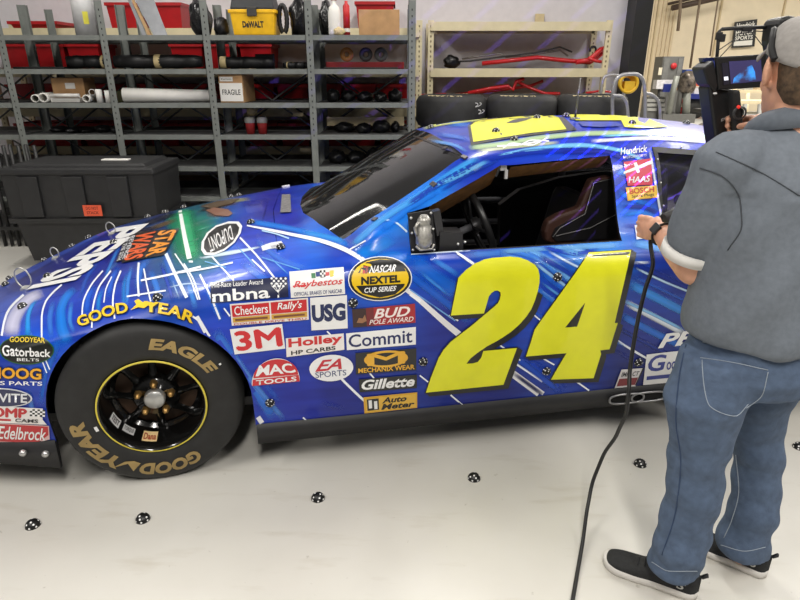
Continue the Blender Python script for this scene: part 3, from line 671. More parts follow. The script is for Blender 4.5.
for k, (dx, dy) in enumerate(((0, 0), (1.5, 1.0), (3.0, 2.0), (4.3, 3.0))):
    nw.poly(grow(shift(two, dx, dy), 1.0), (24, 24, 22), .2 + .15 * k); nw.poly(grow(shift(four, dx, dy), 1.0), (24, 24, 22), .2 + .15 * k)
nw.poly(two, YEL, 2); nw.poly(four, YEL, 2, holes=[hole]); nw.poly(hole, (24, 24, 22), 1.2)
dn = tag(nw.build('door_number', shell), 'yellow number with black outline and shadow')
# roof number, seen almost edge on
rn = Wrap()
OUT = (30, 30, 40)
rn.poly([(471, 146), (468, 126), (472, 122.5), (480, 120.2), (548, 113.3), (563.6, 117.6), (577, 130.6), (566, 132.2), (515, 138)], OUT, 0)
rn.poly([(473.5, 143), (470.6, 126.5), (475, 123), (481, 121.2), (546, 114.4), (558.5, 118.3), (566.4, 130.2), (530, 134)], YEL, 1)
rn.poly([(506, 124.2), (513, 121), (522, 119.2), (533, 118.6), (526, 121.4), (516, 123.8)], OUT, 2)
rn.poly([(565, 115.3), (600, 115.2), (621, 115.6), (643, 117.2), (668, 127.8), (640, 129), (624, 128), (621, 121.2), (576, 121.2)], YEL, 1)
rn.poly([(578, 122.5), (616, 122.4), (620, 127), (600, 128), (582, 127)], (22, 55, 165), 1)
tag(rn.build('roof_number', shell), 'yellow number on the roof, seen almost edge on')
# ------------------------------------------------------------------ stickers (each one mesh: backing and lettering)
def sticker(parent, fn, label=None, name='sponsor_sticker'):
    w = Wrap(); fn(w); o = w.build(name, parent)
    if label: o['label'] = label
    return o
RED, DRED, NAVY, GOLD, GRY = (214, 28, 36), (150, 20, 28), (20, 30, 90), (228, 172, 44), (150, 150, 152)
Z3 = lambda x, y: (200 + x / 3.75, 260 + y / 3.75)
Z4 = lambda x, y: (310 + x / 3.533, 250 + y / 3.533)
def checks(w, q, n, m, c0=WHITE, c1=BLACK, layer=2):
    for i in range(n):
        for j in range(m): w.quad(sub(q, i / n, j / m, (i + 1) / n, (j + 1) / m), c0 if (i + j) % 2 else c1, layer)
def f_mbna(w):
    q = [Z3(40, 88), Z3(328, 65), Z3(333, 137), Z3(42, 163)]
    w.quad(q, (22, 28, 66)); w.text('Mid-Race Leader Award', sub(q, .02, .72, .68, .96), WHITE, 2, .0); w.text('mbna', sub(q, .02, .03, .76, .60), WHITE, 2, .04)
    w.poly([Z3(291, 140), Z3(297, 140), Z3(296, 112), Z3(292, 112)], WHITE, 2)
    for a in (-52, -25, 0, 25, 52):
        e_ = (293 + 30 * math.sin(math.radians(a)), 112 - 24 * math.cos(math.radians(a))); w.poly([Z3(291.5, 121), Z3(294.5, 121), Z3(e_[0] + 1.5, e_[1]), Z3(e_[0] - 1.5, e_[1])], WHITE, 2)
    for i in range(7):
        for j in range(4):
            x = 270 + i * 8.6; y = 72 + j * 9
            if (i + j) % 2 == 0 and math.hypot((x - 296) / 34, (y - 86) / 22) < 1: w.oval(Z3(x, y), 1.25, 1.1, WHITE, 2, n=8)
sticker(shell, f_mbna, 'dark navy sticker with white letters')
def f_check(w):
    q = [Z3(112, 165), Z3(405, 140), Z3(408, 222), Z3(120, 245)]
    w.quad(q, (232, 226, 222)); w.quad(sub(q, .02, .40, .50, .93), (196, 30, 38), 2); w.quad(sub(q, .52, .40, .98, .93), (196, 30, 38), 2)
    w.text('Checkers', sub(q, .05, .47, .48, .88), WHITE, 3, .02); w.text("Rally's", sub(q, .60, .47, .92, .90), WHITE, 3, .03, .25)
    w.quad(sub(q, .02, .14, .50, .37), (206, 160, 60), 2); w.quad(sub(q, .52, .14, .98, .37), (206, 160, 60), 2)
    for u0, u1 in ((.05, .47), (.55, .95)): w.quad(sub(q, u0, .21, u1, .30), (120, 70, 40), 3)
    w.text('DOUBLE DRIVE THRU', sub(q, .03, .02, .97, .11), (190, 40, 50), 3, .02)
sticker(shell, f_check, 'red and white sticker split in two halves')
def f_3m(w):
    q = [Z3(112, 258), Z3(308, 238), Z3(320, 330), Z3(130, 352)]
    w.quad(q, (236, 236, 236)); w.fat('3M', sub(q, .08, .14, .94, .86), (206, 30, 38), 2, 1.3)
sticker(shell, f_3m, 'white sticker with large red letters')
def f_mac(w):
    pts = [Z3(284 - 90 * math.cos(t) , 455 - 88 * math.sin(t) - 0 + 14 * math.cos(t) * .5) for t in np.linspace(0, math.pi, 22)]
    w.poly([Z3(195, 470)] + pts + [Z3(374, 452)], (236, 236, 236)); 
    p2 = [Z3(284 - 84 * math.cos(t), 434 - 64 * math.sin(t) + 7 * math.cos(t)) for t in np.linspace(0, math.pi, 22)]
    w.poly(p2, (200, 34, 42), 2); w.poly([Z3(198, 446), Z3(370, 428), Z3(374, 452), Z3(196, 470)], (200, 34, 42), 2)
    w.text('MAC', [Z3(222, 392), Z3(340, 384), Z3(362, 418), Z3(208, 434)], WHITE, 3, .06); w.text('TOOLS', [Z3(210, 448), Z3(362, 433), Z3(362, 451), Z3(210, 466)], WHITE, 3, .05)
sticker(shell, f_mac, 'half round red and white sticker')
def f_ray(w):
    q = [(289.5, 272.5), (343.7, 267.5), (345, 293.7), (291, 297.5)]
    w.quad(q, (236, 236, 234)); w.text('Raybestos', sub(q, .06, .30, .97, .62), (206, 36, 40), 2, .035, .35); w.quad(sub(q, .05, .40, .30, .46), (206, 36, 40), 2)
    w.text('OFFICIAL BRAKES OF NASCAR', sub(q, .06, .06, .95, .20), (40, 50, 110), 2, .015)
    for k, c in enumerate(((40, 120, 70), (30, 60, 130), (30, 30, 40), (200, 40, 44), (225, 200, 50))):
        u = .40 + k * .085; w.quad(sub(q, u, .68 + .05 * (k % 2), u + .075, .86 + .04 * (k % 3)), c, 2)
    checks(w, sub(q, .56, .70, .66, .94), 3, 3)
sticker(shell, f_ray, 'white sticker with red script and small flags')
def f_usg(w):
    q = [(310, 297.5), (346.8, 294.7), (347.6, 327.8), (311.4, 330)]
    w.quad(q, (234, 234, 234)); w.text('USG', sub(q, .03, .24, .95, .78), (18, 34, 84), 2, .12)
sticker(shell, f_usg, 'white sticker with dark blue letters')
def f_hol(w):
    q = [(285.8, 337.8), (343.6, 332.8), (344.3, 349.2), (286.6, 356.5)]
    w.quad(q, (238, 232, 230)); w.text('Holley', sub(q, .04, .36, .97, .97), (204, 36, 40), 2, .07); w.text('HP CARBS', sub(q, .08, .07, .85, .30), BLACK, 2, .05)
sticker(shell, f_hol, 'white sticker with rounded red letters')
def f_ea(w):
    c = Z4(75, 415); w.oval(c, 22, 13.2, (236, 236, 238), 1, -4); w.text('EA', [Z4(28, 388), Z4(116, 380), Z4(112, 418), Z4(18, 428)], (196, 34, 52), 2, .05, .3); w.text('SPORTS', [Z4(18, 430), Z4(128, 420), Z4(128, 440), Z4(20, 450)], (70, 82, 120), 2, .01)
sticker(shell, f_ea, 'white oval sticker')
def f_nx(w):
    c = Z4(247, 102); w.oval(c, 32, 21.8, (240, 240, 240), 1, -3); w.oval(c, 31, 20.8, (20, 20, 18), 2, -3); w.oval(c, 28.6, 18.6, (236, 196, 24), 3, -3)
    w.poly([Z4(170, 82), Z4(180, 65), Z4(200, 48), Z4(247, 38), Z4(300, 42), Z4(330, 62), Z4(338, 76)], (20, 20, 18), 4); w.poly([Z4(162, 126), Z4(185, 152), Z4(245, 166), Z4(300, 155), Z4(330, 128), Z4(334, 118)], (20, 20, 18), 4)
    w.text('NEXTEL', [Z4(180, 96), Z4(318, 88), Z4(318, 113), Z4(180, 122)], (20, 20, 18), 5, .10); w.text('NASCAR', [Z4(212, 60), Z4(306, 54), Z4(300, 78), Z4(208, 84)], WHITE, 5, .05, .2)
    for k, cc in enumerate(((226, 190, 60), (206, 60, 40), (150, 40, 50))): w.poly([Z4(182 + k * 9, 62), Z4(189 + k * 9, 61), Z4(184 + k * 9, 84), Z4(176 + k * 9, 85)], cc, 5)
    w.text('CUP SERIES', [Z4(190, 132), Z4(305, 124), Z4(302, 142), Z4(192, 150)], WHITE, 5, .05, .2)
sticker(shell, f_nx, 'yellow and black oval sticker')
def f_bud(w):
    q = [Z4(148, 208), Z4(370, 188), Z4(372, 255), Z4(152, 272)]
    w.quad(q, (160, 24, 34)); w.quad(sub(q, 0, 0, .22, 1), (50, 22, 24), 1.4); w.quad(sub(q, .22, 0, .34, 1), (110, 22, 30), 1.4)
    w.poly([bil(q, *p) for p in ((.06, .25), (.1, .5), (.16, .45), (.2, .65), (.22, .3), (.15, .2))], (150, 104, 70), 2)
    w.text('BUD', sub(q, .34, .38, .92, .90), (240, 226, 222), 2, .05, .3); w.text('POLE AWARD', sub(q, .26, .08, .97, .34), (236, 220, 216), 2, .03, .3)
sticker(shell, f_bud, 'dark red sticker with white slanted letters')
def f_com(w):
    q = [Z4(127, 293), Z4(373, 270), Z4(373, 332), Z4(130, 352)]
    w.quad(q, (238, 238, 238)); w.text('Commit', sub(q, .03, .14, .95, .90), (22, 34, 92), 2, .03)
sticker(shell, f_com, 'white sticker with thin dark blue letters')
def f_mech(w):
    q = [Z4(160, 362), Z4(375, 345), Z4(375, 422), Z4(162, 437)]
    w.quad(q, (20, 20, 20)); w.text('MECHANIX WEAR', sub(q, .04, .05, .97, .27), GOLD, 2, .05)
    w.oval(bil(q, .5, .62), 22, 8.4, GOLD, 2, -4); w.oval(bil(q, .5, .62), 19, 6.2, (20, 20, 20), 3, -4); w.fat('M', sub(q, .2, .38, .8, .9), GOLD, 4, .8)
sticker(shell, f_mech, 'black sticker with gold emblem')
def f_gil(w):
    q = [Z4(172, 455), Z4(377, 438), Z4(377, 485), Z4(175, 500)]
    w.quad(q, (22, 22, 22)); w.text('Gillette', sub(q, .04, .15, .96, .92), WHITE, 2, .065, .25)
sticker(shell, f_gil, 'black sticker with thick white letters')
def f_aut(w):
    q = [Z4(188, 518), Z4(378, 500), Z4(378, 555), Z4(192, 575)]
    w.quad(q, (224, 170, 44)); w.quad(sub(q, .03, .08, .97, .92), (232, 184, 66), 2); w.quad(sub(q, .06, .16, .28, .86), (26, 26, 26), 3); w.quad(sub(q, .09, .3, .15, .8), WHITE, 4); w.quad(sub(q, .19, .22, .25, .72), WHITE, 4)
    w.text('Auto', sub(q, .34, .52, .80, .88), BLACK, 3, .07, .25); w.text('Meter', sub(q, .32, .12, .95, .48), BLACK, 3, .07, .25)
sticker(shell, f_aut, 'orange yellow sticker with black letters')
def f_good(w):
    base = np.array([(80, 328), (100, 320.5), (120, 314.5), (145, 312.5), (168, 315), (193, 323)], float); sg = np.r_[0, np.cumsum(np.hypot(*np.diff(base, axis=0).T))]
    def mp(u, v, h=10.5):
        t = u * sg[-1]; e = 1.0
        x, y = [float(pchip(sg, base[:, k], t)[0]) for k in (0, 1)]; x2, y2 = [float(pchip(sg, base[:, k], min(sg[-1], t + e))[0]) for k in (0, 1)]; x1, y1 = [float(pchip(sg, base[:, k], max(0, t - e))[0]) for k in (0, 1)]
        l = math.hypot(x2 - x1, y2 - y1); return x + (y2 - y1) / l * v * h, y - (x2 - x1) / l * v * h
    for k, (dx, dy) in enumerate(((-.7, .5), (.7, .5))): 
        w.text('GOOD', None, (20, 20, 40), 1, .09, 0, lambda u, v: (mp(u * .44, v)[0] + dx, mp(u * .44, v)[1] + dy)); w.text('YEAR', None, (20, 20, 40), 1, .09, 0, lambda u, v: (mp(.57 + u * .43, v)[0] + dx, mp(.57 + u * .43, v)[1] + dy))
    w.text('GOOD', None, (238, 198, 32), 2, .06, 0, lambda u, v: mp(u * .44, v)); w.text('YEAR', None, (238, 198, 32), 2, .06, 0, lambda u, v: mp(.57 + u * .43, v))
    w.poly([(131, 311), (137, 305.5), (135, 302), (139, 300), (143, 303), (149, 302.5), (158, 304.5), (149, 306), (145, 309), (139, 308)], (238, 198, 32), 2)
sticker(shell, f_good, 'yellow winged lettering over the wheel arch', 'arch_lettering')
def f_gat(w):
    c = (27.5, 350); w.oval(c, 27.2, 14.2, (30, 96, 44), 1); w.oval(c, 26.2, 13.2, (18, 22, 18), 2)
    w.text('GOODYEAR', [(11, 337.5), (46, 338.5), (46, 343.5), (11, 343)], (226, 196, 60), 3, .04, .1); w.text('Gatorback', [(3.5, 346), (51.5, 349), (51.5, 356.5), (3.5, 355.5)], WHITE, 3, .045); w.text('BELTS', [(18, 357.5), (40, 358), (40, 360.6), (18, 360.4)], WHITE, 3, .02)
sticker(shell, f_gat, 'black oval sticker with white letters')
def f_moog(w):
    for dx, dy in ((-.8, 0), (.8, 0), (0, -.8), (0, .8)): w.text('MOOG', [(-10 + dx, 366.5 + dy), (42 + dx, 368 + dy), (42 + dx, 379 + dy), (-10 + dx, 377.5 + dy)], (24, 22, 30), 1, .09)
    w.text('MOOG', [(-10, 366.5), (42, 368), (42, 379), (-10, 377.5)], (238, 170, 30), 2, .06); w.text('CHASSIS PARTS', [(-38, 379.5), (43, 381), (43, 385), (-38, 383.5)], WHITE, 2, .03)
sticker(shell, f_moog, 'orange lettering with black edge')
def f_cle(w):
    c = (3, 397); w.oval(c, 30, 9.6, (214, 216, 222), 1, 2); w.oval(c, 28.4, 8.4, (36, 40, 80), 2, 2); w.text('CLEVITE', [(-24, 391.5), (28, 393), (28, 402), (-24, 400.5)], (222, 224, 230), 3, .05)
sticker(shell, f_cle, 'dark blue oval sticker with grey letters')
def f_comp(w):
    q = [(-24, 404.5), (48, 408), (47.4, 424), (-24, 421)]
    w.quad(q, (232, 228, 226)); w.fat('COMP', sub(q, .07, .38, .71, .92), (186, 28, 38), 2, .8); w.text('CAMS', sub(q, .56, .1, .88, .32), BLACK, 3, .05); checks(w, sub(q, .76, .5, .97, .94), 6, 4); w.quad(sub(q, .05, .14, .5, .26), (186, 28, 38), 2)
sticker(shell, f_comp, 'white sticker with red letters and checks')
def f_edel(w):
    q = [(-14, 421.5), (49.5, 425), (50.5, 443), (-14, 440.5)]
    w.quad(q, (224, 190, 190)); w.quad(sub(q, .01, .04, .985, .96), (190, 32, 38), 2); w.text('Edelbrock', sub(q, .2, .18, .95, .86), WHITE, 3, .025, .3)
sticker(shell, f_edel, 'red sticker with white script')
def f_haas(w):
    q = [(623, 162.5), (650.5, 159), (652, 185), (627, 186.2)]
    w.quad(q, (206, 40, 74)); w.text('HAAS', sub(q, .05, .12, .93, .36), WHITE, 2, .04, .3)
    w.poly([bil(q, *p) for p in ((-.08, .50), (.40, .62), (.44, .48), (.55, .52), (.50, .66), (1.05, .80), (1.02, .92), (.50, .78), (.46, .92), (.34, .9), (.38, .74), (-.06, .60))], WHITE, 2)
sticker(shell, f_haas, 'crimson sticker with white arrow mark')
def f_bos(w):
    q = [(625, 187.8), (656, 185.6), (657, 197.6), (627, 201)]
    w.quad(q, (232, 176, 40)); w.quad(sub(q, .03, .06, .97, .94), (238, 196, 66), 2); w.text('BOSCH', sub(q, .1, .46, .9, .9), (190, 50, 34), 3, .05); w.text('Spark Plugs', sub(q, .15, .1, .88, .4), (50, 40, 30), 3, .02)
sticker(shell, f_bos, 'yellow sticker with red letters')
def f_hen(w): w.text('Hendrick', [(619, 149), (646, 146), (647, 152.5), (620, 155.5)], WHITE, 2, .03, .3); w.text('MOTORSPORTS', [(622, 157), (646, 154.5), (646, 157), (623, 159.5)], (200, 205, 225), 2, .02, .2)
sticker(shell, f_hen, 'white script lettering', 'pillar_lettering')
def f_imp(w):
    q = [D(703, 430), D(775, 425), D(750, 485), D(680, 492)]
    w.quad(q, (228, 224, 226)); w.quad(sub(q, .06, .1, .93, .5), (130, 34, 44), 2); w.text('IMPACT', sub(q, .1, .6, .9, .85), (40, 40, 50), 2, .04); w.poly([bil(q, .97, 1), bil(q, 1.04, 1), bil(q, 1.0, .05), bil(q, .94, .05)], (24, 24, 28), 2)
sticker(shell, f_imp, 'small slanted white and dark red sticker')
def f_gw(w):
    q = [(646, 354), (690, 349), (688, 380), (642.5, 384.5)]
    w.quad(q, (236, 236, 236)); w.text('G', sub(q, .06, .42, .46, .95), (36, 52, 140), 2, .05, .15); w.quad(sub(q, .06, .16, .9, .28), (36, 52, 140), 2); w.text('oodwrench', sub(q, .48, .42, 1.4, .8), (36, 52, 140), 2, .03)
sticker(shell, f_gw, 'white sticker with blue letter and bar')
def f_pep(w): w.text('PEPSI', [(661, 333.5), (735, 324), (732, 338.5), (657, 348)], WHITE, 2, .07, .2)
sticker(shell, f_pep, 'white slanted lettering partly behind the man', 'side_lettering')
def f_tag(w): 
    w.quad([(634, 225.5), (650, 223), (652, 238), (636, 240)], (226, 226, 236)); w.poly([(638, 231), (648, 229), (643, 235)], (40, 40, 70), 2)
sticker(shell, f_tag, 'small white tag behind the window corner')

# ------------------------------------------------------------------ skirts
for sgn in (0, 1):
    mb = MB()
    def yy(v): return v if sgn == 0 else 2 * HW - v
    for xa, xb in ((-1.02, -.387), (.388, 2.405), (3.182, 4.05)):
        X = np.linspace(xa, xb, max(3, int((xb - xa) / .1)))
        g = []
        for x in X:
            n = float(pchip(T_n[0], T_n[1], x)[0]); zt = float(pchip(T_zb[0], T_zb[1], x)[0]); zb = float(np.interp(x, [-.6, -.39, .39, 2.4, 4], [.14, .105, .132, .155, .18]))
            a, b = n + .012, n + .028
            g.append([(x, yy(b + .01), zt + .01), (x, yy(a), zt + .006), (x, yy(a - .004), zb), (x, yy(b), zb), (x, yy(b + .01), zt + .01)])
        mb.sheet(g)
        for row in (g[0], g[-1]): mb.add(row[:4], [(0, 1, 2, 3)], False)
    sk = mb.build('side_skirt', RUB, car)
    if sgn == 0:
        for px, py in ((23, 453), (45.5, 454)):
            d = cray(px, py); t = (.012 - CAMC.y) / d.y; c = CAMC + d * t
            b = MB(); R = Matrix.Translation(c) @ Matrix.Rotation(math.pi / 2, 4, 'X')
            b.lathe([(.0001, .012), (.006, .012), (.013, .006), (.014, -.004)], 14, R); b.build('skirt_bolt', M('bolt_steel', (200, 200, 200), .3, .8), sk)
        # exhaust outlets in the skirt behind the door
        for px in (626, 648):
            d = cray(px, 398 + (626 - px) * .09); c = CAMC + d * ((.0 - CAMC.y) / d.y)
            rim = MB(); P = [c + V(.085 * math.copysign(abs(math.cos(t)) ** .6, math.cos(t)), -.006, .024 * math.copysign(abs(math.sin(t)) ** .8, math.sin(t))) for t in np.linspace(0, 2 * math.pi, 28, endpoint=False)]
            rim.tube(P, .005, 8, closed=True); e = rim.build('exhaust_outlet', M('steel', (150, 150, 152), .35, .9), sk)
            inn = MB(); inn.add([p + V(0, .004, 0) for p in P], [list(range(28))], False); inn.build('outlet_opening', M('outlet_black', (10, 10, 10), .9), e)  # flat black face closing the outlet
def hitd(px, py):
    for k in range(20):
        h = hit(px, py + k)
        if h: return h
# ------------------------------------------------------------------ wheels
TYRE = M('tyre_rubber', (31, 31, 31), .6, var=.12, scale=20)
GOLDL = M('tyre_letter_gold', (158, 134, 84), .6, var=.1)
RIM = M('rim_black', (14, 14, 14), .18, coat=.5, var=0)
HUBM = M('hub_silver', (190, 190, 188), .35, .7)
NUTM = M('nut_brass', (190, 150, 90), .35, .8)
BRAKE = M('brake_rust', (74, 54, 40), .7, var=.2)
TR_ = .352
SIDE = [(.203, .012), (.212, .002), (.235, -.004), (.27, -.006), (.30, -.002), (.325, .004), (.343, .016), (.352, .034)]
def side_y(r): return float(pchip([p[0] for p in SIDE], [p[1] for p in SIDE], r)[0])
def wheel(name, x, near, steer=0.0, letters=True, label=None):
    root = bpy.data.objects.new(name, None); COL.objects.link(root); root.parent = car; root.empty_display_size = .1
    root.location = (x, 0.0 if near else 2 * HW, TR_); root.rotation_euler = (0, 0, steer if near else math.pi + steer)
    if label: root['label'] = label
    R = Matrix.Rotation(-math.pi / 2, 4, 'X')          # axis z -> y (inwards)
    t = MB(); t.mi = 0
    prof = [(.203, .29)] + [(.203, .26), (.24, .285), (.30, .285), (.34, .262), (.352, .24)] + [(r, h) for r, h in SIDE[::-1]]
    t.lathe(prof, 72, R)
    if letters:
        def arc(txt, a0, a1, r0, r1):
            vs, fs, _ = text_tri(txt, .11, .15)
            v2, f2 = refine([(u * 4, v * .8) for u, v in vs], fs, .12)
            P = []
            for u, v in v2:
                a = math.radians(a0 + (a1 - a0) * u / 4); r = r0 + (r1 - r0) * v / .8
                P.append((r * math.cos(a), side_y(r) - .0015, r * math.sin(a)))
            t.mi = 1; t.add(P, f2, False); t.mi = 0
        arc('EAGLE', 85, 28, .254, .300); arc('GOOD', -58, -108, .252, .312); arc('YEAR', -124, -176, .252, .312)
        t.mi = 1
        t.add([(r * math.cos(math.radians(a)), side_y(r) - .002, r * math.sin(math.radians(a))) for a, r in ((-108, .256), (-112, .30), (-118, .268), (-127, .312), (-121, .262), (-114, .250))], [(0, 1, 2), (2, 3, 4), (0, 2, 4, 5)], False); t.mi = 0
    tyre = t.build('tyre', [TYRE, GOLDL], root); auto_smooth(tyre, 50) if False else None
    r = MB()
    r.lathe([(.203, .03), (.207, .006), (.204, -.001), (.197, .001), (.191, .014), (.186, .05), (.180, .10), (.176, .135)], 64, R)
    # dished centre with cut windows: spokes between r .075 and .176
    n = 8
    for k in range(n):
        a0 = 2 * math.pi * (k + .18) / n; a1 = 2 * math.pi * (k + .82) / n; b0 = 2 * math.pi * (k - .18) / n
        for q0, q1, hub in ((b0, a0, False),):
            P = []
            for rr, h in ((.178, .130), (.15, .128), (.12, .115), (.085, .098)):
                w = 1.0 if rr > .16 else (.75 if rr > .13 else (.9 if rr > .1 else 1.7)); m = (q0 + q1) / 2; d = (q1 - q0) / 2 * w
                P.append([R @ Vector((rr * math.cos(m + d * s), rr * math.sin(m + d * s), h + .012 * abs(s) ** 2)) for s in (-1, -.5, 0, .5, 1)])
            r.sheet(P)
    r.lathe([(.176, .135), (.16, .150)], 64, R)
    r.lathe([(.095, .112), (.085, .096), (.078, .085), (.04, .083), (.0405, .07)], 40, R)
    rim = r.build('rim', RIM, root)
    b = MB(); b.lathe([(.165, .17), (.05, .165), (.001, .165)], 40, R); b.build('brake_drum', BRAKE, root)
    y = MB(); y.lathe([(.206, .0015), (.2025, -.003), (.199, -.001)], 72, R); y.build('rim_line', M('line_yellow', (214, 196, 70), .5), root)
    c = MB(); c.lathe([(.041, .09), (.041, .062), (.036, .055), (.001, .052)], 32, R); c.build('hub_cap', HUBM, root)
    for k in range(5):
        a = math.radians(90 - 4 + 72 * k); m = R @ Matrix.Translation((.066 * math.cos(-a), .066 * math.sin(-a), 0))
        q = MB(); q.lathe([(.016, .088), (.016, .078), (.0125, .064), (.0125, .058), (.007, .056), (.007, .05), (.0005, .05)], 6, m); q.build('lug_nut', NUTM, root)
    if near and letters and steer:
        def patch(txt, ang, r0, r1, ha, w, bg, fg):
            p = MB()
            def at(u, v, l):
                rr = r0 + (r1 - r0) * v; a = math.radians(ang + (u - .5) * w); h = np.interp(rr, [.176, .18, .186, .191, .2], [.135, .10, .05, .014, 0]) - l
                rr2 = rr - l
                return (rr2 * math.cos(a), h, rr2 * math.sin(a))
            g = [[at(u, v, .002) for v in np.linspace(0, 1, 4)] for u in np.linspace(0, 1, 8)]
            p.sheet(g); p.mi = 1
            vs, fs, _ = text_tri(txt, .05); v2, f2 = refine(vs, fs, .12); p.add([at(.08 + .84 * u, .82 - .64 * v, .0035) for u, v in v2], f2, False)
            p.build('rim_sticker', [M('st_%d%d%d' % bg, bg, .5, var=0), M('st_%d%d%d' % fg, fg, .5, var=0)], root)
        patch('TEST', 206, .1795, .1855, 0, 17, (225, 225, 225), (20, 20, 20)); patch('TORQUE', 228, .1795, .1845, 0, 16, (210, 210, 210), (90, 90, 90)); patch('Dana', 256, .179, .1865, 0, 18, (236, 206, 150), (160, 50, 30))
        for aa, rr, w, h in ((196, .222, .012, .022), (30, .315, .009, .008)):
            p = MB(); a = math.radians(aa); u = Vector((math.cos(a), 0, math.sin(a))); v = Vector((-math.sin(a), 0, math.cos(a))); c0 = u * rr + Vector((0, side_y(rr) - .002, 0))
            p.add([c0 + u * w / 2 * i + v * h / 2 * j for i, j in ((-1, -1), (1, -1), (1, 1), (-1, 1))], [(0, 1, 2, 3)], False)
            p.build('tyre_tag', M('tag_white', (228, 228, 228), .6), root)
    return root
wheel('front_wheel', 0.0, True, math.radians(4.94), label='wheel in the near front arch with gold lettering')
wheel('front_wheel', 0.0, False, math.radians(4.94))
wheel('rear_wheel', 2.794, True, label='wheel in the near rear arch, mostly behind the man')
wheel('rear_wheel', 2.794, False)
# ------------------------------------------------------------------ inside of the car
BLK = M('interior_black', (33, 33, 35), .55, var=.1); CAGE = M('cage_grey', (92, 92, 96), .5, .2); BRN = M('frame_edge_brown', (112, 78, 40), .6, var=.15, scale=30)
mb = MB(); mb.b2((-.95, .22, .20), (3.95, 1.68, .24)); mb.b2((-.5, .42, .24), (.62, 1.48, .62)); mb.b2((.70, .14, .24), (.74, 1.76, .86)); mb.b2((2.75, .42, .24), (3.9, 1.48, .88)); mb.build('floor_pan', BLK, car)
mb = MB(); mb.box((.86, .95, .86), (.30, 1.5, .10), bev=.03); mb.b2((.62, .25, .70), (.74, 1.65, .90)); mb.build('dashboard', BLK, car)
mb = MB()
HPTS = hitxz([(430, 207), (500, 167)])
for sgn in (0, 1):
    f = (lambda y: y) if sgn == 0 else (lambda y: 2 * HW - y)
    mb.tube([(.80, f(.20), .84), (1.1, f(.30), 1.05), (1.38, f(.40), 1.21), (1.9, f(.44), 1.255), (2.25, f(.44), 1.25), (2.32, f(.42), 1.15), (2.34, f(.24), .3)], .022, 12)
    mb.tube([(2.30, f(.43), 1.22), (2.75, f(.40), .98), (3.1, f(.38), .75)], .022, 12); mb.tube([(.80, f(.20), .84), (.80, f(.22), .3)], .022, 12)
    for z in (.45, .60, .75): mb.tube([(.80, f(.16), z), (1.5, f(.10), z), (2.32, f(.20), z)], .022, 10)
mb.tube([(2.3, .44, 1.25), (2.3, 1.46, 1.25)], .022, 12); mb.tube([(1.38, .40, 1.21), (1.38, 1.50, 1.21)], .022, 12); mb.tube([(2.33, .3, .9), (2.33, 1.6, .9)], .022, 12); mb.tube([(2.33, 1.5, .5), (2.3, .46, 1.2)], .022, 12)
mb.build('roll_cage', CAGE, car)
# brown raw edge strips round the door opening
mb = MB()
for a, b, w in (((430, 209), (499.5, 169), (.10, -.095)), ((511, 170.5), (609.5, 159.5), (.06, -.052))):
    P = []
    for k in range(9):
        t = k / 8; x = a[0] + (b[0] - a[0]) * t; y = a[1] + (b[1] - a[1]) * t; h = hit(x, y - 4)
        up_ = hit(x, y - 4)[0] - hit(x, y - 4)[1] * .004; lo_ = up_ + Vector((0, w[0], w[1])) - hit(x, y - 4)[1] * .01
        P.append([up_, (up_ + lo_) / 2 + V(0, -.004, -.004), lo_])
    mb.sheet(P)
e = mb.build('window_edge_trim', BRN, car); e['label'] = 'brown edge strip round the door opening'
mb = MB(); p = hit(505, 163)[0] + V(0, .02, -.02); mb.box(p, (.03, .02, .03), bev=.004); mb.box(p + V(.012, -.008, -.03), (.014, .014, .04), bev=.003); mb.build('window_net_latch', M('steel_white', (200, 200, 200), .4, .3), car)
PANG = M('rear_panel_grey', (196, 194, 200), .5, var=.08)
mb = MB(); mb.add([(2.36, .30, .80), (2.36, 1.6, .80), (3.55, 1.6, .92), (3.55, .30, .92)], [(0, 1, 2, 3)]); mb.add([(2.36, .30, .80), (2.36, 1.6, .80), (2.36, 1.6, .3), (2.36, .30, .3)], [(0, 1, 2, 3)]); mb.build('rear_deck_panel', PANG, car)
mb = MB(); mb.lathe([(.001, 0), (.09, 0), (.10, .05), (.09, .16), (.04, .20), (.001, .2)], 20, Matrix.Translation((2.62, .58, .83))); mb.build('fluid_tank', M('tank_white', (226, 226, 226), .4), car)
mb = MB(); mb.tube([(2.38, .36, 1.02), (2.7, .40, .99), (3.0, .46, .93)], .026, 10); mb.tube([(2.4, .5, .84), (2.75, .55, .95), (2.95, .6, 1.1)], .02, 10); mb.build('rear_brace', CAGE, car)
mb = MB(); mb.add([(2.26, .30, .86), (3.05, .34, .86), (2.95, .85, 1.08), (2.3, .85, 1.16)], [(0, 1, 2, 3)]); mb.build('added_rear_panel', M('added_panel_grey', (214, 210, 220), .5, var=.15, scale=7), car)  # pale panel added and tilted up to brighten the view through the quarter glass
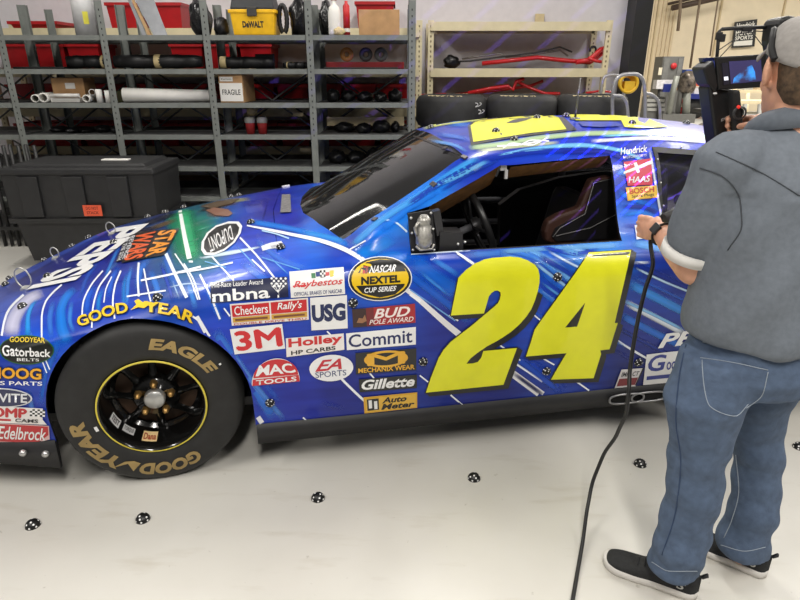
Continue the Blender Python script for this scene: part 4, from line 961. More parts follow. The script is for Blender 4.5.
# steering wheel
def onY(px, py, y): d = cray(px, py); return CAMC + d * ((y - CAMC.y) / d.y)
sw_c = onY(478, 224, .46); ax = Vector((.93, .0, .36)).normalized(); u = Vector((0, 1, 0)); v = ax.cross(u)
st = bpy.data.objects.new('steering_wheel', None); COL.objects.link(st); st.parent = car; st.empty_display_size = .1
mb = MB(); mb.tube([sw_c + (u * math.cos(a) + v * math.sin(a)) * .175 for a in np.linspace(0, 2 * math.pi, 40, endpoint=False)], .017, 12, closed=True); mb.build('grip', M('wheel_grip', (30, 30, 31), .3), st)
mb = MB()
for a in (math.pi, 0, math.pi / 2, -math.pi / 2): mb.tube([sw_c - ax * .03, sw_c + (u * math.cos(a) + v * math.sin(a)) * .165], .008, 8)
mb.lathe([(.001, .01), (.035, .006), (.04, -.03)], 20, Matrix.Translation(sw_c) @ ax.to_track_quat('Z', 'Y').to_matrix().to_4x4()); mb.build('spoke', M('spoke_grey', (70, 70, 72), .4, .6), st)
mb = MB(); mb.tube([sw_c - ax * .03, sw_c - ax * .45], .018, 10); mb.build('column', CAGE, st)
# driver seat: shell, headrest wing
seat = bpy.data.objects.new('seat', None); COL.objects.link(seat); seat.parent = car; seat.empty_display_size = .1
SEATM = M('seat_black', (24, 23, 25), .45, var=.1); SEAM = M('seat_seam', (120, 118, 118), .7); SEDG = M('seat_edge_brown', (62, 38, 30), .5)
mb = MB(); mb.box((1.62, .58, .40), (.5, .46, .14), bev=.05)
Rb = Matrix.Rotation(math.radians(14), 3, 'Y')
mb.box((1.93, .58, .72), (.12, .46, .62), Rb, bev=.05); mb.build('seat_shell', SEATM, seat)
wing = [onY(x, y, .36) for x, y in ((545, 232), (548, 222), (560, 215), (580, 208), (592, 180), (612, 176), (624, 200), (626, 246), (560, 246), (546, 242))]
def slab(pts, y0, y1):
    m = MB(); n = len(pts); a = [V(p.x, y0, p.z) for p in pts]; b = [V(p.x, y1, p.z) for p in pts]
    m.add(a + b, [list(range(n))[::-1], list(range(n, 2 * n))] + [(i, (i + 1) % n, n + (i + 1) % n, n + i) for i in range(n)], False); return m
m = slab(wing, .36, .42); hw_ = m.build('headrest_wing', SEDG, seat); md = hw_.modifiers.new('b', 'BEVEL'); md.width = .014; md.segments = 3
pad = [onY(x, y, .352) for x, y in ((552, 236), (556, 228), (585, 213), (594, 182), (611, 179), (616, 210), (616, 238), (556, 241))]
m = slab(pad, .348, .37); pd_ = m.build('headrest_pad', SEATM, seat)
mb = MB()
for pts in (((553, 237), (560, 228), (585, 214), (594, 183), (611, 179)), ((556, 236), (590, 228), (617, 214))): mb.tube([onY(x, y, .346) for x, y in pts], .0022, 6)
mb.build('headrest_stitching', SEAM, seat)
m = slab([onY(x, y, 1.25) for x, y in ((500, 246), (500, 205), (520, 190), (560, 178), (600, 172), (615, 172), (622, 246))], 1.25, 1.3); m.build('seat_side_panel', BLK, car)
# duct plate at the front corner of the door opening
pl = bpy.data.objects.new('vent_unit', None); COL.objects.link(pl); pl.parent = car; pl.empty_display_size = .1
m = slab([onY(x, y, .115) for x, y in ((408, 214), (432, 210), (436, 249), (411, 253))], .115, .125); m.build('vent_plate', BLK, pl)
ALU = M('cast_silver', (172, 170, 164), .38, .6, var=.2, scale=40)
a, b = onY(424, 215, .085), onY(424, 248, .085)
d = b - a
mb = MB(); mb.tube([a, a + d * .12, a + d * .2, a + d * .3, a + d * .34, a + d * .55, a + d * .6, a + d * .85, a + d * .9, b], [.014, .026, .028, .022, .03, .028, .033, .034, .027, .024], 20)
mb.tube([onY(416, 246, .07), onY(420, 250, .065), onY(432, 249, .065), onY(434, 244, .07)], .005, 8); mb.tube([onY(417, 236, .075), onY(415, 228, .075), onY(419, 222, .075)], .007, 8)
mb.build('vent_tube', ALU, pl)
m = slab([onY(x, y, .17) for x, y in ((438, 230), (460, 230), (461, 248), (437, 249))], .13, .22); m.build('vent_box', M('box_dark', (46, 46, 48), .4), pl)
m = slab([onY(x, y, .16) for x, y in ((432, 211), (439, 209), (443, 232), (436, 235))], .14, .18); m.build('vent_bracket', M('bracket_grey', (70, 70, 72), .4, .5), pl)
for px, py in ((411, 218), (412, 233), (413, 250), (431, 213), (433, 229), (434, 250), (458, 244), (465, 242)): MB().ball(onY(px, py, .105), .0055, 8).build('vent_screw', M('screw_white', (214, 214, 210), .35, .5), pl)
# window frame of the quarter glass, roof antenna, windscreen details
fr = MB(); qn = [(x, z) for x, z in QWIN]
qp = []
for (xa, za), (xb, zb_) in zip(qn, qn[1:] + qn[:1]):
    for t in np.linspace(0, 1, 12, endpoint=False): qp.append((xa + (xb - xa) * t, za + (zb_ - za) * t))
cx_, cz_ = np.mean([p[0] for p in qp]), np.mean([p[1] for p in qp])
def skin(x, z, lift):
    h = BVH.ray_cast(Vector((x, -1.5, z)), Vector((0, 1, 0))); n = h[1] if h[1].y < 0 else -h[1]
    return h[0] + n * lift
ring = [[skin(x, z, .004), skin(x + (cx_ - x) * .05, z + (cz_ - z) * .13, .004)] for x, z in qp]; ring.append(ring[0])
fr.sheet(ring); fq = fr.build('glass_frame', M('glass_frame_black', (18, 18, 19), .4), car)
for px, py in ((681, 148), (716, 150), (707, 152), (657, 160), (660, 183), (663, 206)): 
    h = hitd(px, py); MB().ball(h[0] + h[1] * .005, .0045, 8).build('frame_screw', M('screw_white', (214, 214, 210), .35, .5), fq)
mb = MB()
base = hitd(575, 119.5)[0]; mb.lathe([(.028, 0), (.026, .008), (.01, .012)], 14, Matrix.Translation(base)); mb.tube([base + V(0, 0, .01), base + V(.006, 0, .20)], [.006, .003], 8); mb.build('roof_antenna', M('antenna_grey', (120, 120, 122), .4, .6), car)
# cowl vents, hood pins
def lay_box(px, py, sx, sy, sz, name, mat, parent, rot=0.0, lift=0.0):
    h = hitd(px, py); m = MB(); q = h[1].to_track_quat('Z', 'X').to_matrix(); m.box((0, 0, 0), (sx, sy, sz), bev=min(sx, sy, sz) * .3)
    o = m.build(name, mat, parent); X = Vector((1, 0, 0)); n = h[1]; X = (X - n * X.dot(n)).normalized(); Y = n.cross(X)
    o.matrix_local = Matrix.Translation(h[0] + n * lift) @ Matrix((X, Y, n)).transposed().to_4x4() @ Matrix.Rotation(rot, 4, 'Z'); return o
def lay_poly(pts, name, mat, parent, lift=.0015):
    w = Wrap(); tri = tessellate_polygon([[Vector((x, y, 0)) for x, y in pts]]); w.raw(pts, [list(t) for t in tri], mat, lift); return w.build(name, parent)
CV = M('cowl_vent', (108, 106, 108), .6, var=.2, scale=60)
lay_poly([(282, 195.5), (290.5, 195), (291.5, 213), (280.5, 213.5)], 'cowl_vent', CV, shell, .006)
PINM = M('pin_white', (226, 226, 228), .3)
for px, py in ((286, 185.2), (277, 246)):
    lay_box(px, py, .05, .022, .014, 'hood_latch', PINM, shell, .3, .006)
LOOP = M('cable_steel', (190, 190, 186), .35, .6)
for px, py, s in ((112, 234, .045), (56, 258, .04), (26, 288, .065)):
    h = hitd(px, py); m = MB(); n = h[1]; X = Vector((1, -.35, 0)).normalized()
    P = [h[0] + X * (s * .62 * math.sin(a)) + V(0, 0, 1) * (s * (1 - math.cos(a)) * .75) + V(-.1, 0, 0) * s * (1 - math.cos(a)) * .5 for a in np.linspace(0, 2 * math.pi, 24, endpoint=False)]
    m.tube(P, .0034, 6, closed=True); m.box(h[0], (.03, .05, .01)); m.build('hood_pin_loop', LOOP, hood)
# windshield: dark edge tape, tubes and clips
for px, py in ((375, 220), (433.5, 185), (464, 158), (445, 149)): lay_box(px, py, .022, .03, .008, 'windshield_clip', M('clip_grey', (90, 86, 88), .4, .5), wshield, .5, .005)
wt = Wrap()
def on_glass(pts, w, rgb): wt.line(pts, w, rgb, 1)
HB = BVH; BVH = WBVH
on_glass([(338, 241), (370, 222), (402, 201), (436, 179), (466, 157)], 4, (18, 18, 19)); on_glass([(466, 157), (444, 148), (422, 139), (413, 136)], 2.0, (30, 30, 30))
wt.build('glass_edge', wshield)
BVH = HB
# ------------------------------------------------------------------ scan markers: black half domes with white dots
DOMEM = M('marker_black', (16, 16, 17), .4, var=0); DOTM = M('marker_white', (236, 236, 234), .5, var=0)
def marker_mesh(r):
    b = MB(); pr = [(r, 0)] + [(r * math.cos(a), r * .95 * math.sin(a)) for a in np.linspace(.12, 1.45, 7)] + [(.0005, r * .95)]
    b.lathe(pr, 20); b.mi = 1
    for el, n in ((.28, 7), (.72, 5), (1.15, 2)):
        for k in range(n):
            a = 2 * math.pi * (k + el) / n; c = Vector((math.cos(a) * math.cos(el), math.sin(a) * math.cos(el), math.sin(el)))
            p = Vector((c.x * r * 1.02, c.y * r * 1.02, c.z * r * .95 * 1.02)); nn = Vector((c.x, c.y, c.z / .95)).normalized(); u = nn.orthogonal().normalized(); w = nn.cross(u)
            b.add([p + (u * math.cos(t) + w * math.sin(t)) * r * .14 for t in np.linspace(0, 2 * math.pi, 8, endpoint=False)], [list(range(8))], False)
    me_o = b.build('marker', [DOMEM, DOTM]); me = me_o.data; bpy.data.objects.remove(me_o); return me
MK_F, MK_C = marker_mesh(.027), marker_mesh(.0195)
def marker(loc, nrm, me, label, grp, name):
    o = bpy.data.objects.new(name, me); COL.objects.link(o); o.location = loc
    o.rotation_mode = 'QUATERNION'; o.rotation_quaternion = Vector(nrm).to_track_quat('Z', 'Y') @ Matrix.Rotation(random.random() * 6, 3, 'Z').to_quaternion()
    return tag(o, label, 'scan marker', grp)
random.seed(4)
FM = [((33, 524), 'leftmost floor marker, black dotted dome before the front skirt'), ((143, 518), 'floor marker, black dotted dome in front of the front wheel'), ((318, 497), 'floor marker, black dotted dome below the half round red door sticker'),
      ((474, 477), 'floor marker, black dotted dome below the door number'), ((640, 463), 'floor marker, black dotted dome between the hanging cable and the left trouser leg'), ((799, 446), 'floor marker, black dotted dome at the rear wheel, cut by the right picture edge')]
for (px, py), lb in FM: marker(atZ(px, py + 1.5, 0), (0, 0, 1), MK_F, lb, 'markers on the floor', 'floor_marker')
CM = [((10, 270), 'topmost of the markers stacked at the nose corner, left picture edge'), ((6, 283), 'dotted marker at the very nose of the hood, left of the steel loop'), ((48, 275), 'dotted marker on the last white letter of the hood'), ((23, 305), 'dotted marker on the fender above the round black sticker'),
      ((44, 251), 'dotted marker on the far hood edge between the two upper steel loops'), ((72, 235), 'dotted marker on the far hood edge below the orange warning label'), ((89, 229), 'dotted marker on the far hood edge, left of the topmost steel loop'), ((114, 241), 'dotted marker between the white hood letters and the orange hood logo'),
      ((148, 213.5), 'dotted marker on the far hood edge under the black bin corner'), ((165, 206), 'upper one of the marker pair on the far hood edge'), ((166, 211), 'lower one of the marker pair on the far hood edge'), ((184, 197), 'dotted marker on the far hood edge right of the bin'),
      ((158, 296), 'dotted marker on the fender above the arch lettering'), ((231, 192.5), 'left one of the marker pair before the cowl vent'), ((239, 193), 'right one of the marker pair before the cowl vent'), ((251, 221), 'dotted marker on the hood beside the oval emblem'),
      ((281, 246), 'dotted marker on the hood latch, near side'), ((353, 300.5), 'dotted marker above the dark red sticker'), ((270, 400), 'dotted marker below the half round red sticker'), ((423, 359), 'dotted marker left of the figure two on the door'),
      ((557, 274.5), 'dotted marker between the tops of the two door figures'), ((546, 368.5), 'dotted marker between the feet of the two door figures'), ((638, 359.5), 'dotted marker right of the figure four, above the slanted sticker'),
      ((431, 126), 'dotted marker at the front edge of the roof'), ((496, 130), 'dotted marker on the yellow roof figure nearest the windshield'), ((537, 116.5), 'dotted marker on the far roof edge left of the antenna'), ((566, 114.5), 'dotted marker on the far roof edge just before the antenna'), ((632, 122), 'dotted marker on the rear yellow roof figure'), ((686, 121.8), 'dotted marker at the rear end of the roof above the side glass'), ((514, 138), 'small dotted marker on the black edge of the roof number')]
for (px, py), lb in CM:
    h = hit(px, py + 2.2)
    if h is None:
        for k in range(1, 14):
            h = hit(px, py + 2.2 + k)
            if h: break
    if h is None: continue
    n = h[1]; p = h[0] + n * .003
    marker(c2w(*p), Vector((n.x * cy - n.y * sy, n.x * sy + n.y * cy, n.z)), MK_C, lb, 'markers on the car', 'body_marker')
# ------------------------------------------------------------------ tube lamp whose reflection lies on the windshield
def ceiling_light(a, b, label):
    a, b = Vector(a), Vector(b); c = (a + b) / 2; t = thing('ceiling_light', label, 'light', c)
    m = MB(); m.tube([a - c, b - c], .026, 10); m.build('tube', M('lamp_glow', (255, 250, 240), .5, var=0, emit=22), t)
    d = (b - a).normalized(); s = d.cross(V(0, 0, 1)).normalized() * .06
    m = MB(); P = [[p + s * k + V(0, 0, .05 - .02 * abs(k)) for k in (-1, -.5, .5, 1)] for p in (a - c, b - c)]; m.sheet(P); m.build('reflector', M('lamp_white', (230, 230, 230), .5), t)
def mirror(px, py, z):
    d = cray(px, py); h = WBVH.ray_cast(CAMC, d); n = h[1] if h[1].dot(d) < 0 else -h[1]; r = d - 2 * d.dot(n) * n; p = h[0] + r * ((z - h[0].z) / r.z); return c2w(*p)
la, lb_ = mirror(330, 229, 3.6), mirror(376, 204, 3.6); lb_ = la + (lb_ - la) * 1.0
ceiling_light(la, lb_, 'white tube lamp hanging over the shelving, seen as a streak in the windshield')
# ------------------------------------------------------------------ grey shelving rows
GS = M('shelf_grey', (122, 126, 122), .5, .1, var=.05); GSD = M('shelf_under', (84, 86, 86), .6); SDK = M('shelf_deck', (78, 79, 79), .6, var=.1)
LV = [1.871, 1.594, 1.307, 1.026, .735, .45, .16]
UX = [.105 - .9 * k for k in range(6)]
def grey_row(y0, y1, label, holes=True, top=2.145):
    t = thing('shelving_unit', label, 'shelves', ((UX[0] + UX[-1]) / 2, (y0 + y1) / 2, 0), 0, 'grey steel shelving rows'); o = Vector(t.location)
    for x in UX:
        for y, s in ((y0, 1), (y1, -1)):
            m = MB(); m.b2((x - .032 - o.x, y - o.y, 0), (x + .032 - o.x, y + .004 * s - o.y, top)); m.b2((x - .032 - o.x, y - o.y, 0), (x - .028 - o.x, y + .036 * s - o.y, top))
            m.mi = 1
            if s == 1:
                for k in range(int((top - 1.0) / .05)):
                    z = 1.02 + k * .05; m.add([(x + dx - o.x, y - .0008 - o.y, z + dz) for dx, dz in ((-.005, -.008), (.005, -.008), (.005, .008), (-.005, .008))], [(0, 1, 2, 3)])
            m.build('upright', [GS, M('hole_dark', (40, 42, 42), .8)], t)
    for i in range(5):
        a, b = UX[i + 1] + .03 - o.x, UX[i] - .03 - o.x
        for z in LV:
            m = MB(); m.mi = 1; m.b2((a, y0 + .016 - o.y, z - .006), (b, y1 - .016 - o.y, z)); m.mi = 0; m.b2((a, y0 + .002 - o.y, z - .042), (b, y0 + .014 - o.y, z)); m.b2((a, y1 - .014 - o.y, z - .042), (b, y1 - .002 - o.y, z))
            m.build('shelf', [GS, SDK], t)
        for z0, z1 in ((1.594, 1.026), (1.026, .45)):
            for p, q in (((a, z0), (b, z1)), ((a, z1), (b, z0))):
                m = MB(); m.tube([(p[0], y1 + .004 - o.y, p[1]), (q[0], y1 + .004 - o.y, q[1])], .009, 6, flat=.3); m.build('cross_brace', GSD, t)
    return t
grey_row(5.64, 6.07, 'grey steel shelving in front, its bays facing the car')
grey_row(6.10, 6.52, 'grey steel shelving standing back to back behind the front row')
# ------------------------------------------------------------------ beige rack along the wall
BG = M('rack_beige', (214, 202, 166), .55, var=.03); BRD = M('rack_board', (150, 118, 86), .8, var=.12)
def beige(x0, x1, levels, label, top=2.06, posts=True, y0=6.68, y1=7.18):
    t = thing('storage_rack', label, 'rack', ((x0 + x1) / 2, (y0 + y1) / 2, 0)); o = Vector(t.location)
    for x in (x0, x1):
        for y in (y0, y1):
            m = MB(); m.b2((x - .03 - o.x, y - o.y, 0), (x + .03 - o.x, y + .03 - o.y, top)); m.mi = 1
            for k in range(24):
                z = .9 + k * .048; m.add([(x + dx - o.x, y - .001 - o.y, z + dz) for dx, dz in ((-.007, -.01), (.007, -.01), (.007, .01), (-.007, .01))], [(0, 1, 2, 3)])
            m.build('post', [BG, M('hole_tan', (120, 108, 80), .8)], t)
    for z in levels:
        for y in (y0 - .012, y1 + .012): m = MB(); m.b2((x0 - o.x, y - .012 - o.y, z - .085), (x1 - o.x, y + .012 - o.y, z)); m.build('beam', BG, t)
        m = MB(); m.b2((x0 - o.x, y0 + .005 - o.y, z - .016), (x1 - o.x, y1 - .005 - o.y, z - .002)); m.build('board', BRD, t)
    return t
beige(.32, 2.16, (2.045, 1.60, 1.25, .6), 'beige steel rack with red suspension arms by the black door frame')
beige(-4.3, .20, (1.985, 1.60, 1.20, .80, .4), 'beige steel rack with red bins behind the grey shelving')
# ------------------------------------------------------------------ red bins on the rear rack
REDB = M('bin_red', (172, 22, 28), .4, var=.04)
def bin_(loc, w=.33, d=.42, h=.24, label='', group=None, name='parts_bin', mat=None):
    m = MB(); x, y = w / 2, d / 2; k = .88; th = .012
    o_ = [(-x * k, -y * k, 0), (x * k, -y * k, 0), (x * k, y * k, 0), (-x * k, y * k, 0)]; p_ = [(-x, -y, h), (x, -y, h), (x, y, h), (-x, y, h)]
    r_ = [(-x - .012, -y - .012, h), (x + .012, -y - .012, h), (x + .012, y + .012, h), (-x - .012, y + .012, h)]; r2 = [(a, b, c - .03) for a, b, c in r_]
    i_ = [(a * .93, b * .93, h) for a, b, _ in p_]; j_ = [(a * .93, b * .93, .012) for a, b, _ in o_]
    vs = o_ + p_ + r2 + r_ + i_ + j_; fs = [(3, 2, 1, 0)]
    for s in range(5):
        for q in range(4): a = s * 4; fs.append((a + q, a + (q + 1) % 4, a + 4 + (q + 1) % 4, a + 4 + q))
    fs.append((20, 21, 22, 23)); m.add(vs, fs, False)
    o = m.build(name, mat or REDB); o.location = loc; return tag(o, label, 'bin', group)
proto = None
for z, nm, n in ((1.60, 'second', 12), (1.20, 'third', 12), (.80, 'fourth', 12)):
    for k in range(n):
        if z > 1.5 and k not in (0, 1, 2, 5, 6, 7): continue
        lb = f'red plastic bin in the {nm} level row of the rear beige rack'
        if proto is None: proto = o = bin_((0, 0, 0), label=lb)
        else: o = proto.copy(); COL.objects.link(o); o['label'] = lb
        o['group'] = f'red bins on the {nm} level of the rear rack'
        o.location = (-4.05 + k * .362, 6.92, z + .001)
zt = 1.986
def topbin(px0, px1, py, lb):
    a, b = atY(px0, py, 6.8), atY(px1, py, 6.8); o = bin_(((a.x + b.x) / 2, 6.95, zt), abs(b.x - a.x), .42, max(.07, a.z - zt), lb, name='red_bin')
topbin(108, 136, 3, 'red plastic bin on top of the rear rack, left of the leaning sheets')
topbin(152, 182, 3, 'red plastic bin on top of the rear rack, left of the black bag')
topbin(356, 394, 2, 'red plastic bin on top of the rear rack, behind the plain cardboard box')
topbin(13, 60, 27, 'low red plastic tray on top of the rear rack at the left picture edge')
# ------------------------------------------------------------------ things on the grey shelves
CARD = M('cardboard', (182, 142, 98), .8, var=.06); PAPER = M('paper_white', (232, 230, 224), .7, var=.02); TAPE = M('tape_tan', (206, 186, 136), .6)
BLKP = M('black_plastic', (24, 24, 25), .45, var=.1); BAG = M('bin_liner_black', (20, 20, 21), .25, bump=.6, scale=25); STEEL = M('sheet_steel', (150, 152, 156), .3, .7)
def P_(px, z, Y):          # world point at pixel column px, height z, depth Y
    d = Y * cp - (z - HCAM) * sp; return V((px - 400) / FPX * d, Y, z)
def carton(px0, px1, lv, py_top, Y, label, depth=.3, rz=0.0, labels=(), flap=True):
    z = LV[lv] + .001; a, b = P_(px0, z, Y), P_(px1, z, Y); h = atY((px0 + px1) / 2, py_top, Y).z - z; w = b.x - a.x
    t = thing('cardboard_box', label, 'box', ((a.x + b.x) / 2, Y + depth / 2, z), rz)
    m = MB(); m.box((0, 0, h / 2), (w, depth, h), bev=.004); m.build('carton', CARD, t)
    m = MB(); m.b2((-w / 2, -.025, h - .0005), (w / 2, .025, h + .002)); m.b2((-.0, -depth / 2 - .0015, h * .8), (.0 + .001, -depth / 2, h)); m.build('tape', TAPE, t)
    for (u0, v0, u1, v1, txt) in labels:
        m = MB(); m.b2((-w / 2 + u0 * w, -depth / 2 - .003, v0 * h), (-w / 2 + u1 * w, -depth / 2 - .0005, v1 * h)); m.mi = 1
        if txt:
            vs, fs, _ = text_tri(txt, .03); m.add([(-w / 2 + (u0 + (u1 - u0) * (.1 + .8 * u)) * w, -depth / 2 - .0038, (v0 + (v1 - v0) * (.35 + .3 * v)) * h) for u, v in vs], fs, False)
        m.build('paper_label', [PAPER, M('print_black', (40, 40, 40), .7, var=0)], t)
    return t
carton(359, 399.5, 0, 9.5, 5.68, 'plain brown cardboard box on the top shelf right of the yellow tool box')
carton(55, 87, 2, 78, 5.82, 'brown cardboard box with small white label behind the white paper tubes', depth=.22, labels=((.42, .55, .72, .8, ''),))
carton(222, 246, 2, 74.5, 5.68, 'cardboard box covered in white paper labels on the third shelf', depth=.34, rz=-.08, labels=((.02, .05, .98, .70, 'FRAGILE'), (.05, .76, .6, .92, 'Carton')))
# yellow tool box
zt0 = LV[0] + .001
a, b = P_(231, zt0, 5.70), P_(276, zt0, 5.70); wx = b.x - a.x; hz = atY(250, 9.5, 5.70).z - zt0
t = thing('tool_box', 'yellow and black tool box with lettering on the top grey shelf', 'tool box', ((a.x + b.x) / 2, 5.86, zt0))
YB = M('tool_yellow', (246, 190, 26), .4); m = MB(); m.box((0, 0, hz / 2), (wx, .30, hz), taper=.90, bev=.012); m.box((0, 0, hz - .012), (wx * 1.06, .31, .03), bev=.008); m.build('body', YB, t)
m = MB(); m.box((0, 0, hz + .065), (wx * .98, .30, .13), Matrix.Rotation(math.pi, 3, 'X'), taper=.86, bev=.018); m.tube([(-.12, 0, hz + .12), (-.11, 0, hz + .18), (.11, 0, hz + .18), (.12, 0, hz + .12)], .014, 8); m.build('lid', M('lid_dark', (52, 54, 56), .5), t)
m = MB(); m.box((0, -.155, hz - .015), (.085, .022, .075), bev=.006); m.build('latch', M('latch_grey', (62, 60, 56), .5), t)
vs, fs, _ = text_tri('DeWALT', .10); m = MB(); m.add([((u - .5) * wx * .47, -.1385 - .008 * (.42 + .22 * v), hz * (.30 + .26 * v)) for u, v in vs], fs, False); m.build('lettering', M('print_black', (40, 40, 40), .7, var=0), t)
t = thing('vacuum_hose', 'black ribbed hose looped beside the yellow tool box', 'hose', P_(285, zt0, 5.80))
m = MB(); m.tube([(.035 * math.sin(q) - .01, .02 * q / 6, .135 - .112 * math.cos(q)) for q in np.linspace(.25, 6.0, 40)], [.019 + .003 * (k % 2) for k in range(40)], 10); m.build('hose_coil', BLKP, t)
def blob(name, label, cat, px0, px1, lv, py_top, Y, mat, depth=.3, seed=0, z=None, group=None):
    z = (LV[lv] if z is None else z) + .001; a, b = P_(px0, z, Y), P_(px1, z, Y); h = max(.03, atY((px0 + px1) / 2, py_top, Y).z - z); w = b.x - a.x
    rnd = random.Random(seed); bm = bmesh.new(); bmesh.ops.create_icosphere(bm, subdivisions=3, radius=1)
    ph = [rnd.uniform(0, 6) for _ in range(9)]
    for v in bm.verts:
        c = v.co.copy(); k = 1 + .10 * math.sin(5 * c.x + ph[0]) * math.sin(6 * c.z + ph[1]) + .07 * math.sin(11 * c.y + ph[2] + 7 * c.x) + .05 * math.sin(17 * c.z + ph[3] + 9 * c.x)
        c *= k; c.z = max(c.z, -.82); v.co = (c.x * w / 2, c.y * depth / 2, (c.z + .82) / 1.82 * h)
    me = bpy.data.meshes.new(name); bm.to_mesh(me); bm.free(); me.materials.append(mat); me.polygons.foreach_set('use_smooth', [True] * len(me.polygons))
    o = bpy.data.objects.new(name, me); COL.objects.link(o); o.location = ((a.x + b.x) / 2, Y + depth / 2, z); return tag(o, label, cat, group)
blob('bin_bag', 'shiny black plastic bag on the top shelf between the red bin and the tool box', 'bag', 187, 208, 0, -3, 5.75, BAG, seed=1)
blob('bin_bag', 'bulky black plastic bag on the top shelf right of the tool box', 'bag', 288, 309, 0, -4, 5.78, BAG, seed=2)
blob('bin_bag', 'black plastic bag on the top shelf left of the spray bottle', 'bag', 318, 333, 0, -2, 5.9, BAG, seed=3)
blob('cloth_bundle', 'dark cloth bundle against the left side of the tool box', 'bundle', 212, 226, 0, 16, 5.70, BLKP, seed=4, depth=.2)
# leaning sheets and pipes on the top shelf
def lean(name, label, cat, pts, Y0, Y1, th, mat):
    m = MB(); A = [atY(x, y, Y0 if k < 2 else Y1) for k, (x, y) in enumerate(pts)]; n = V(0, th, 0)
    A[0].z = A[1].z = LV[0] + .002
    m.add(A + [p + n for p in A], [(0, 1, 2, 3), (7, 6, 5, 4), (0, 4, 5, 1), (1, 5, 6, 2), (2, 6, 7, 3), (3, 7, 4, 0)], False)
    o = m.build(name, mat); return tag(o, label, cat)
lean('metal_sheet', 'wide grey metal sheet leaning on the top shelf', 'sheet', [(153, 32), (167, 32), (153, -2), (134, -2)], 5.70, 5.78, .006, STEEL)
lean('wood_strip', 'tan wooden strip leaning beside the grey metal sheet', 'strip', [(147.5, 32), (151, 32), (133, -2), (130.5, -2)], 5.72, 5.8, .012, M('wood_tan', (176, 140, 96), .7, var=.1))
lean('metal_strip', 'narrow steel strip leaning left of the wooden strip', 'strip', [(142, 32), (146, 32), (130, -2), (127, -2)], 5.74, 5.82, .006, STEEL)
PVC = M('pipe_lightgrey', (186, 186, 186), .5)
def standpipe(px, r, Y, top, label, mat=PVC, band=False):
    p = P_(px, LV[0] + .001, Y); t = thing('plastic_pipe', label, 'pipe', p); m = MB(); m.lathe([(.001, 0), (r, 0), (r, top), (r * .9, top), (r * .9, .02)], 28); m.build('pipe_wall', mat, t)
    if band: m = MB(); m.lathe([(r + .001, .09), (r + .001, .19)], 12, Matrix.Rotation(-1.2, 4, 'Z'), arc=(0, .5)); m.build('pipe_label', M('label_yellow', (214, 206, 70), .6), t)
standpipe(87, .088, 5.78, .42, 'thick light grey pipe standing on the top shelf near the second upright', band=True)
standpipe(100, .045, 5.98, .38, 'thinner grey pipe standing behind the thick pipe')
# spray bottle, red can
p = P_(335, zt0, 5.76); t = thing('spray_bottle', 'white spray bottle with red trigger on the top shelf left of the cardboard box', 'bottle', p)
m = MB(); m.lathe([(.001, 0), (.052, 0), (.055, .02), (.055, .18), (.045, .225), (.018, .255), (.018, .28)], 20); m.build('bottle', PAPER, t)
m = MB(); m.box((0, 0, .305), (.05, .04, .05), bev=.008); m.box((-.045, 0, .315), (.06, .022, .022), bev=.004); m.build('trigger', M('trigger_red', (190, 36, 38), .4), t)
p = P_(347, zt0, 5.8); t = thing('tall_can', 'slim red can beside the spray bottle', 'can', p); m = MB(); m.lathe([(.001, 0), (.03, 0), (.03, .24), (.014, .262), (.014, .28), (.001, .28)], 18); m.build('can_body', M('can_red', (196, 36, 40), .35), t)
m = MB(); m.lathe([(.0305, .03), (.0305, .06)], 18); m.build('can_band', PAPER, t)
m_ = blob('glove', 'crumpled tan work glove lying before the spray bottle', 'glove', 334, 345, 0, 27, 5.66, TAPE, depth=.035, seed=9)
# second shelf: wrapped black panels, red tray
def bundle(label, px0, px1, lv, r, Y, tapes=(), name='wrapped_roll', mat=BLKP, tilt=.02, cat='roll'):
    z = LV[lv] + r * 1.07 + .002; a, b = P_(px0, z, Y), P_(px1, z, Y); t = thing(name, label, cat, (a + b) / 2); a -= t.location; b -= t.location; n = 14
    m = MB(); pts = [a + (b - a) * k / n + V(0, .015 * math.sin(k * 1.3), 0) for k in range(n + 1)]; rr = [r * (.75 + .25 * min(1, 4 * min(k / n, 1 - k / n) + .3) + .05 * math.sin(2.1 * k)) for k in range(n + 1)]
    m.tube(pts, rr, 14); m.build('wrapping', mat, t)
    for q in tapes:
        x = P_(q, z, Y).x - t.location.x; m = MB(); m.tube([(x - .028, 0, 0), (x + .028, 0, 0)], r * 1.06, 16, caps=False); m.build('tape_band', TAPE, t)
bundle('black wrapped panel with tan tape at its right end, second shelf, left bay', 66, 111, 1, .055, 5.82, (106,))
bundle('long black wrapped panel with a wide tan tape band on the second shelf', 114, 203, 1, .058, 5.80, (159,))
bundle('black wrapped panel with tan tape at its left end on the second shelf', 219, 274, 1, .05, 5.82, (224,))
bundle('thin black roll lying at the right of the taped panel on the second shelf', 284, 311, 1, .028, 5.78, (290,))
def slabthing(name, label, cat, px0, px1, lv, h, Y, depth, mat, rz=0.0, z=None, group=None):
    z = (LV[lv] if z is None else z) + .001; a, b = P_(px0, z, Y), P_(px1, z, Y); m = MB(); m.box((0, 0, h / 2), (b.x - a.x, depth, h), bev=min(.006, h * .3)); o = m.build(name, mat); o.location = ((a.x + b.x) / 2, Y + depth / 2, z); o.rotation_euler.z = rz; return tag(o, label, cat, group)
slabthing('black_panel', 'flat black panel lying on the second shelf at the far left', 'panel', 13, 64, 1, .018, 5.72, .26, BLKP)
t = slabthing('red_tray', 'long red tray with round discs on the second shelf, right bay', 'tray', 326, 404, 1, .06, 5.86, .18, M('tray_red', (150, 26, 32), .5))
